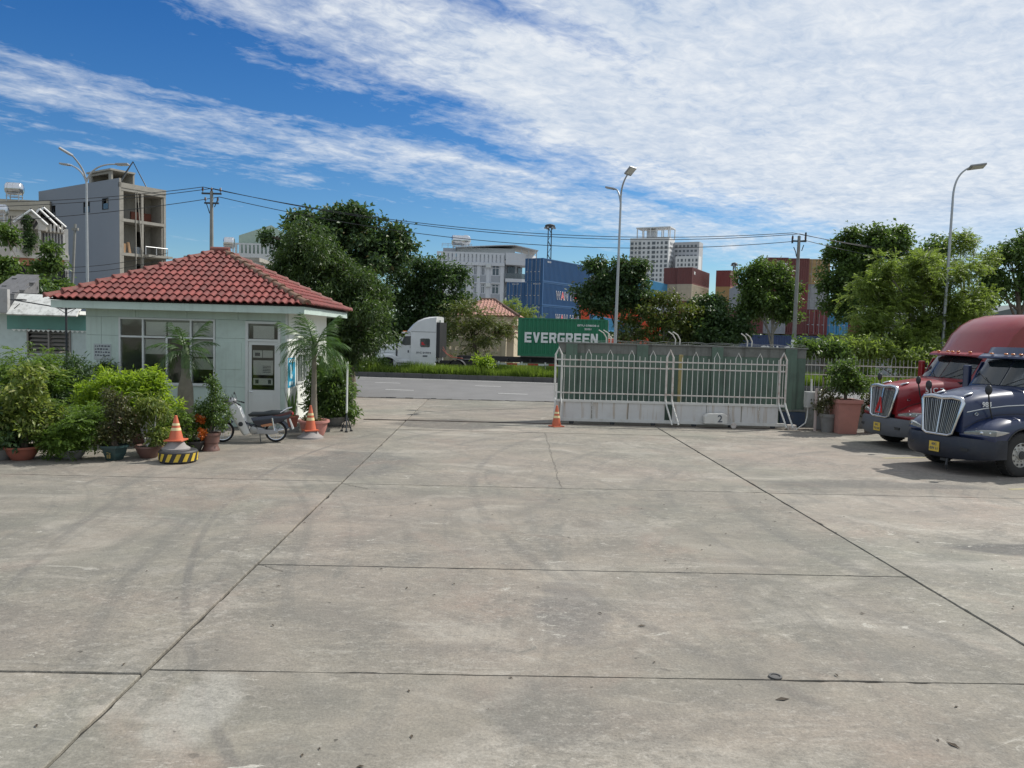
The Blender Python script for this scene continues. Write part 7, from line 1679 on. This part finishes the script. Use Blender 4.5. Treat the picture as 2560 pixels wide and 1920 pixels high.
tree('roadside_tree', 'round dark tree in front of the lettered blue containers', gnd(1545, 60), at(1540, 780, 60), L2((1535, 690, 62, 34, 60), (1495, 720, 40, 40, 60), (1575, 705, 44, 46, 60), (1525, 755, 66, 42, 60), (1590, 750, 40, 40, 60), (1484, 760, 34, 30, 60), (1600, 670, 18, 14, 60), (1500, 665, 24, 14, 60)), LF_TERM, .16, n=3000, k=7, ln=.27, wd=.15, spread=.2, seed=106, gap=.05, f=1.0)
tree('roadside_tree', 'thin yellowish tree in front of the orange stacker', gnd(1660, 58), at(1660, 820, 58), L2((1650, 752, 42, 24, 58), (1600, 790, 44, 30, 58), (1700, 790, 44, 30, 58), (1660, 800, 64, 28, 58), (1580, 835, 36, 22, 58), (1720, 825, 34, 24, 58), (1640, 845, 58, 20, 58), (1745, 780, 24, 18, 58)), LF_YEL, .09, n=1050, k=7, ln=.27, wd=.15, spread=.22, seed=107, gap=.28, f=1.2, bark=BARKP)
tree('roadside_tree', 'bushy dark tree left of the forked-trunk tree', gnd(1790, 59), at(1790, 810, 59), L2((1780, 790, 54, 30, 59), (1740, 820, 44, 36, 59), (1820, 815, 50, 34, 59), (1790, 845, 84, 28, 59), (1850, 800, 24, 18, 59), (1700, 850, 40, 20, 59), (1775, 758, 40, 18, 60)), LF_DARK, .1, n=1900, k=7, ln=.26, wd=.15, spread=.2, seed=108, gap=.02, f=1.0)
tree('roadside_tree', 'forked-trunk tree before the brown containers', gnd(1932, 60), at(1932, 810, 60), L2((1930, 690, 62, 36, 60), (1890, 715, 42, 38, 60), (1962, 720, 34, 34, 60), (1930, 755, 76, 38, 60), (1880, 765, 34, 30, 60), (1972, 765, 30, 28, 60), (1905, 668, 34, 18, 60), (1960, 785, 40, 18, 60)), LF_MID, .15, n=2700, k=7, ln=.26, wd=.14, spread=.2, seed=109, gap=.04, f=1.0, bark=BARKP)
tree('roadside_tree', 'tall spreading leafy tree above the railing at the right', gnd(2170, 56), at(2215, 760, 56), L2((2210, 600, 36, 38, 56), (2150, 640, 64, 52, 56), (2230, 650, 72, 52, 56), (2110, 690, 52, 52, 56), (2290, 655, 46, 42, 56), (2180, 705, 92, 52, 56), (2085, 640, 24, 30, 56), (2100, 745, 56, 36, 56), (2270, 720, 70, 48, 56), (2240, 590, 22, 22, 56), (2130, 600, 34, 26, 56), (2350, 640, 40, 36, 56), (2120, 780, 46, 22, 56)), LF_MID, .24, n=4200, k=7, ln=.27, wd=.15, spread=.22, seed=110, gap=.0, f=.9)
tree('feathery_tree', 'airy pale green feathery tree behind the red truck hood', gnd(2300, 34), at(2310, 780, 34), L2((2300, 690, 76, 66, 34), (2235, 735, 72, 60, 34), (2300, 650, 50, 40, 34), (2380, 715, 70, 66, 34.4), (2330, 740, 70, 60, 34.2), (2180, 740, 60, 46, 34), (2300, 780, 100, 62, 34), (2200, 790, 56, 52, 33.6), (2400, 800, 56, 60, 34), (2250, 840, 90, 46, 33.4), (2350, 850, 80, 50, 33.6), (2160, 835, 56, 40, 33.2), (2120, 860, 50, 30, 32.6), (2300, 880, 100, 36, 32.5), (2215, 680, 36, 34, 34), (2430, 740, 30, 50, 34)), LF_FEA, .12, 'pinnate', 6800, ln=.42, wd=.115, nl=8, seed=111, gap=.10, f=1.3, bark=BARKP, shell=.2)
tree('feathery_tree', 'thin upper feathery sapling crown against the cloud at right', gnd(2420, 37), at(2410, 680, 37), L2((2405, 600, 40, 26, 37), (2440, 605, 34, 24, 37), (2380, 640, 30, 30, 37), (2465, 640, 26, 26, 37)), LF_FEA, .08, 'pinnate', 330, ln=.44, wd=.12, nl=7, seed=112, gap=.28, f=1.4, bark=BARKP, shell=.1)
tree('roadside_tree', 'dark branching tree at the right edge above the red roof', gnd(2560, 50), at(2545, 740, 50), L2((2530, 660, 54, 40, 50), (2580, 640, 40, 60, 50), (2490, 690, 44, 38, 50), (2540, 720, 60, 30, 50), (2470, 730, 34, 30, 50), (2590, 720, 40, 40, 50), (2545, 615, 24, 20, 50)), LF_MID, .2, n=1700, k=7, ln=.26, wd=.12, spread=.22, seed=113, gap=.15, f=1.0)
tree('bush', 'low bushes behind the railing under the feathery tree', gnd(2250, 31.5), at(2250, 905, 31.5), L2((2180, 880, 60, 30, 31.5), (2260, 890, 60, 34, 31.5), (2330, 900, 50, 34, 31.5), (2110, 870, 40, 26, 31.5)), LF_FEA, .05, n=900, k=6, ln=.2, wd=.07, spread=.15, seed=114, gap=.05, f=1.6, cat='bush')
tree('bush', 'leafy creeper spilling over the boundary wall end', gnd(2060, 29.5), at(2060, 880, 29.5), L2((2050, 872, 34, 14, 29.5), (2090, 880, 30, 18, 29.5), (2015, 868, 26, 9, 29.2)), LF_MID, .04, n=300, k=6, ln=.17, wd=.08, spread=.12, seed=115, gap=.05, f=2, cat='bush')
tree('garden_tree', 'broad leaved garden tree in front of the villa at the left edge', gnd(60, 40), at(60, 700, 40), L2((12, 672, 26, 20, 40), (60, 718, 50, 20, 40), (8, 720, 44, 30, 40), (105, 724, 36, 16, 40), (148, 716, 28, 12, 40.5), (90, 744, 52, 20, 39.5), (30, 750, 44, 18, 39.5), (-25, 675, 30, 36, 40)), LF_MID, .14, n=2200, k=7, ln=.21, wd=.12, spread=.16, seed=116, gap=.0, f=1.2)
tree('garden_tree', 'slim sapling with layered leaves before the villa balcony', gnd(112, 44), at(112, 640, 44), L2((120, 622, 22, 12, 44), (105, 640, 18, 10, 44), (128, 665, 26, 14, 44), (100, 670, 20, 10, 44), (8, 580, 18, 14, 46), (25, 595, 16, 10, 46)), LF_MID, .05, n=190, k=6, ln=.26, wd=.13, spread=.16, seed=117, gap=.1, f=1.4)
tree('creeper', 'dark creeper hanging beside the annex below the tiled eave', gnd(110, 29.8), at(110, 760, 29.8), L2((85, 745, 40, 22, 29.8), (120, 755, 34, 18, 29.8), (60, 735, 34, 18, 29.8)), LF_DARK, .05, n=420, k=6, ln=.17, wd=.08, spread=.12, seed=118, gap=.0, f=2)
# far wood along the horizon, one mass
wl3 = []
for k in range(60):
    px = -300+k*55; Y = 330+rnd.uniform(-20, 60); wl3.append(lob(px, 812+.026*(px-1240)+rnd.uniform(-4, 6), 40, rnd.uniform(12, 22), Y))
V, T = foliage(wl3, 5200, 4, 1.9, 1.1, 1.2, seed=130, f=.1); tag(link('far_wood', fastmesh('far_wood', V, T, LF_DARK)), 'hazy dark belt of distant trees along the horizon', 'wood', kind='stuff')

# ---------------------------------------------------------------- grass on the median
def grass(name, label, n, area, z0, h, mat):
    xs = npr.uniform(area[0], area[1], n); ys = np.array([ky(x) for x in xs])+npr.uniform(area[2], area[3], n)
    clump = .55+.45*np.sin(xs*1.7+np.sin(ys*2.1)*2)*np.sin(xs*.37+1)
    hh = h*(.45+.75*npr.random(n))*(.55+.6*clump); a = npr.random(n)*6.28; w = .02+.018*npr.random(n)
    V = np.empty((n, 3, 3)); dx, dy = np.cos(a)*w, np.sin(a)*w; ln = npr.normal(size=(n, 2))*.22
    V[:, 0] = np.stack([xs-dx, ys-dy, np.full(n, z0)], 1); V[:, 1] = np.stack([xs+dx, ys+dy, np.full(n, z0)], 1); V[:, 2] = np.stack([xs+ln[:, 0]*hh, ys+ln[:, 1]*hh, z0+hh], 1)
    tag(link(name, fastmesh(name, V.reshape(-1, 3), np.arange(n*3).reshape(n, 3), mat)), label, 'grass', kind='stuff')
LF_GR = leafmat('grass_blade', (.09, .155, .02), (.185, .26, .04), .42, .6)
grass('median_grass', 'long bright green grass growing along the road median', 90000, (-32, 36, .22, 2.65), .19, .72, LF_GR)
grass('verge_grass', 'rough green grass on the far verge before the terminal wall', 22000, (-40, 60, 11.6, 16), .08, .6, LF_MID)
# shrubs on the median
for i, (px, rx, ry, lb) in enumerate(((1212, 22, 18, 'small bright shrub on the median between truck wheels and trailer boards'), (2150, 40, 14, 'low flowering shrub on the median seen through the railing'), (930, 40, 16, 'clump of weeds on the median under the dense tree'))):
    Y = ky(gx(px, 50))+1.2; lo = [lob(px, 905 if px < 1300 else 925, rx, ry, Y), lob(px+rx*.5, 908 if px < 1300 else 928, rx*.6, ry*.8, Y)]
    tree('median_shrub', lb, gnd(px, Y)[:2]+(.2,), at(px, 905, Y), lo, LF_LIME if i == 0 else LF_MID, .03, n=160, k=6, ln=.18, wd=.07, spread=.12, seed=140+i, f=2, cat='shrub')
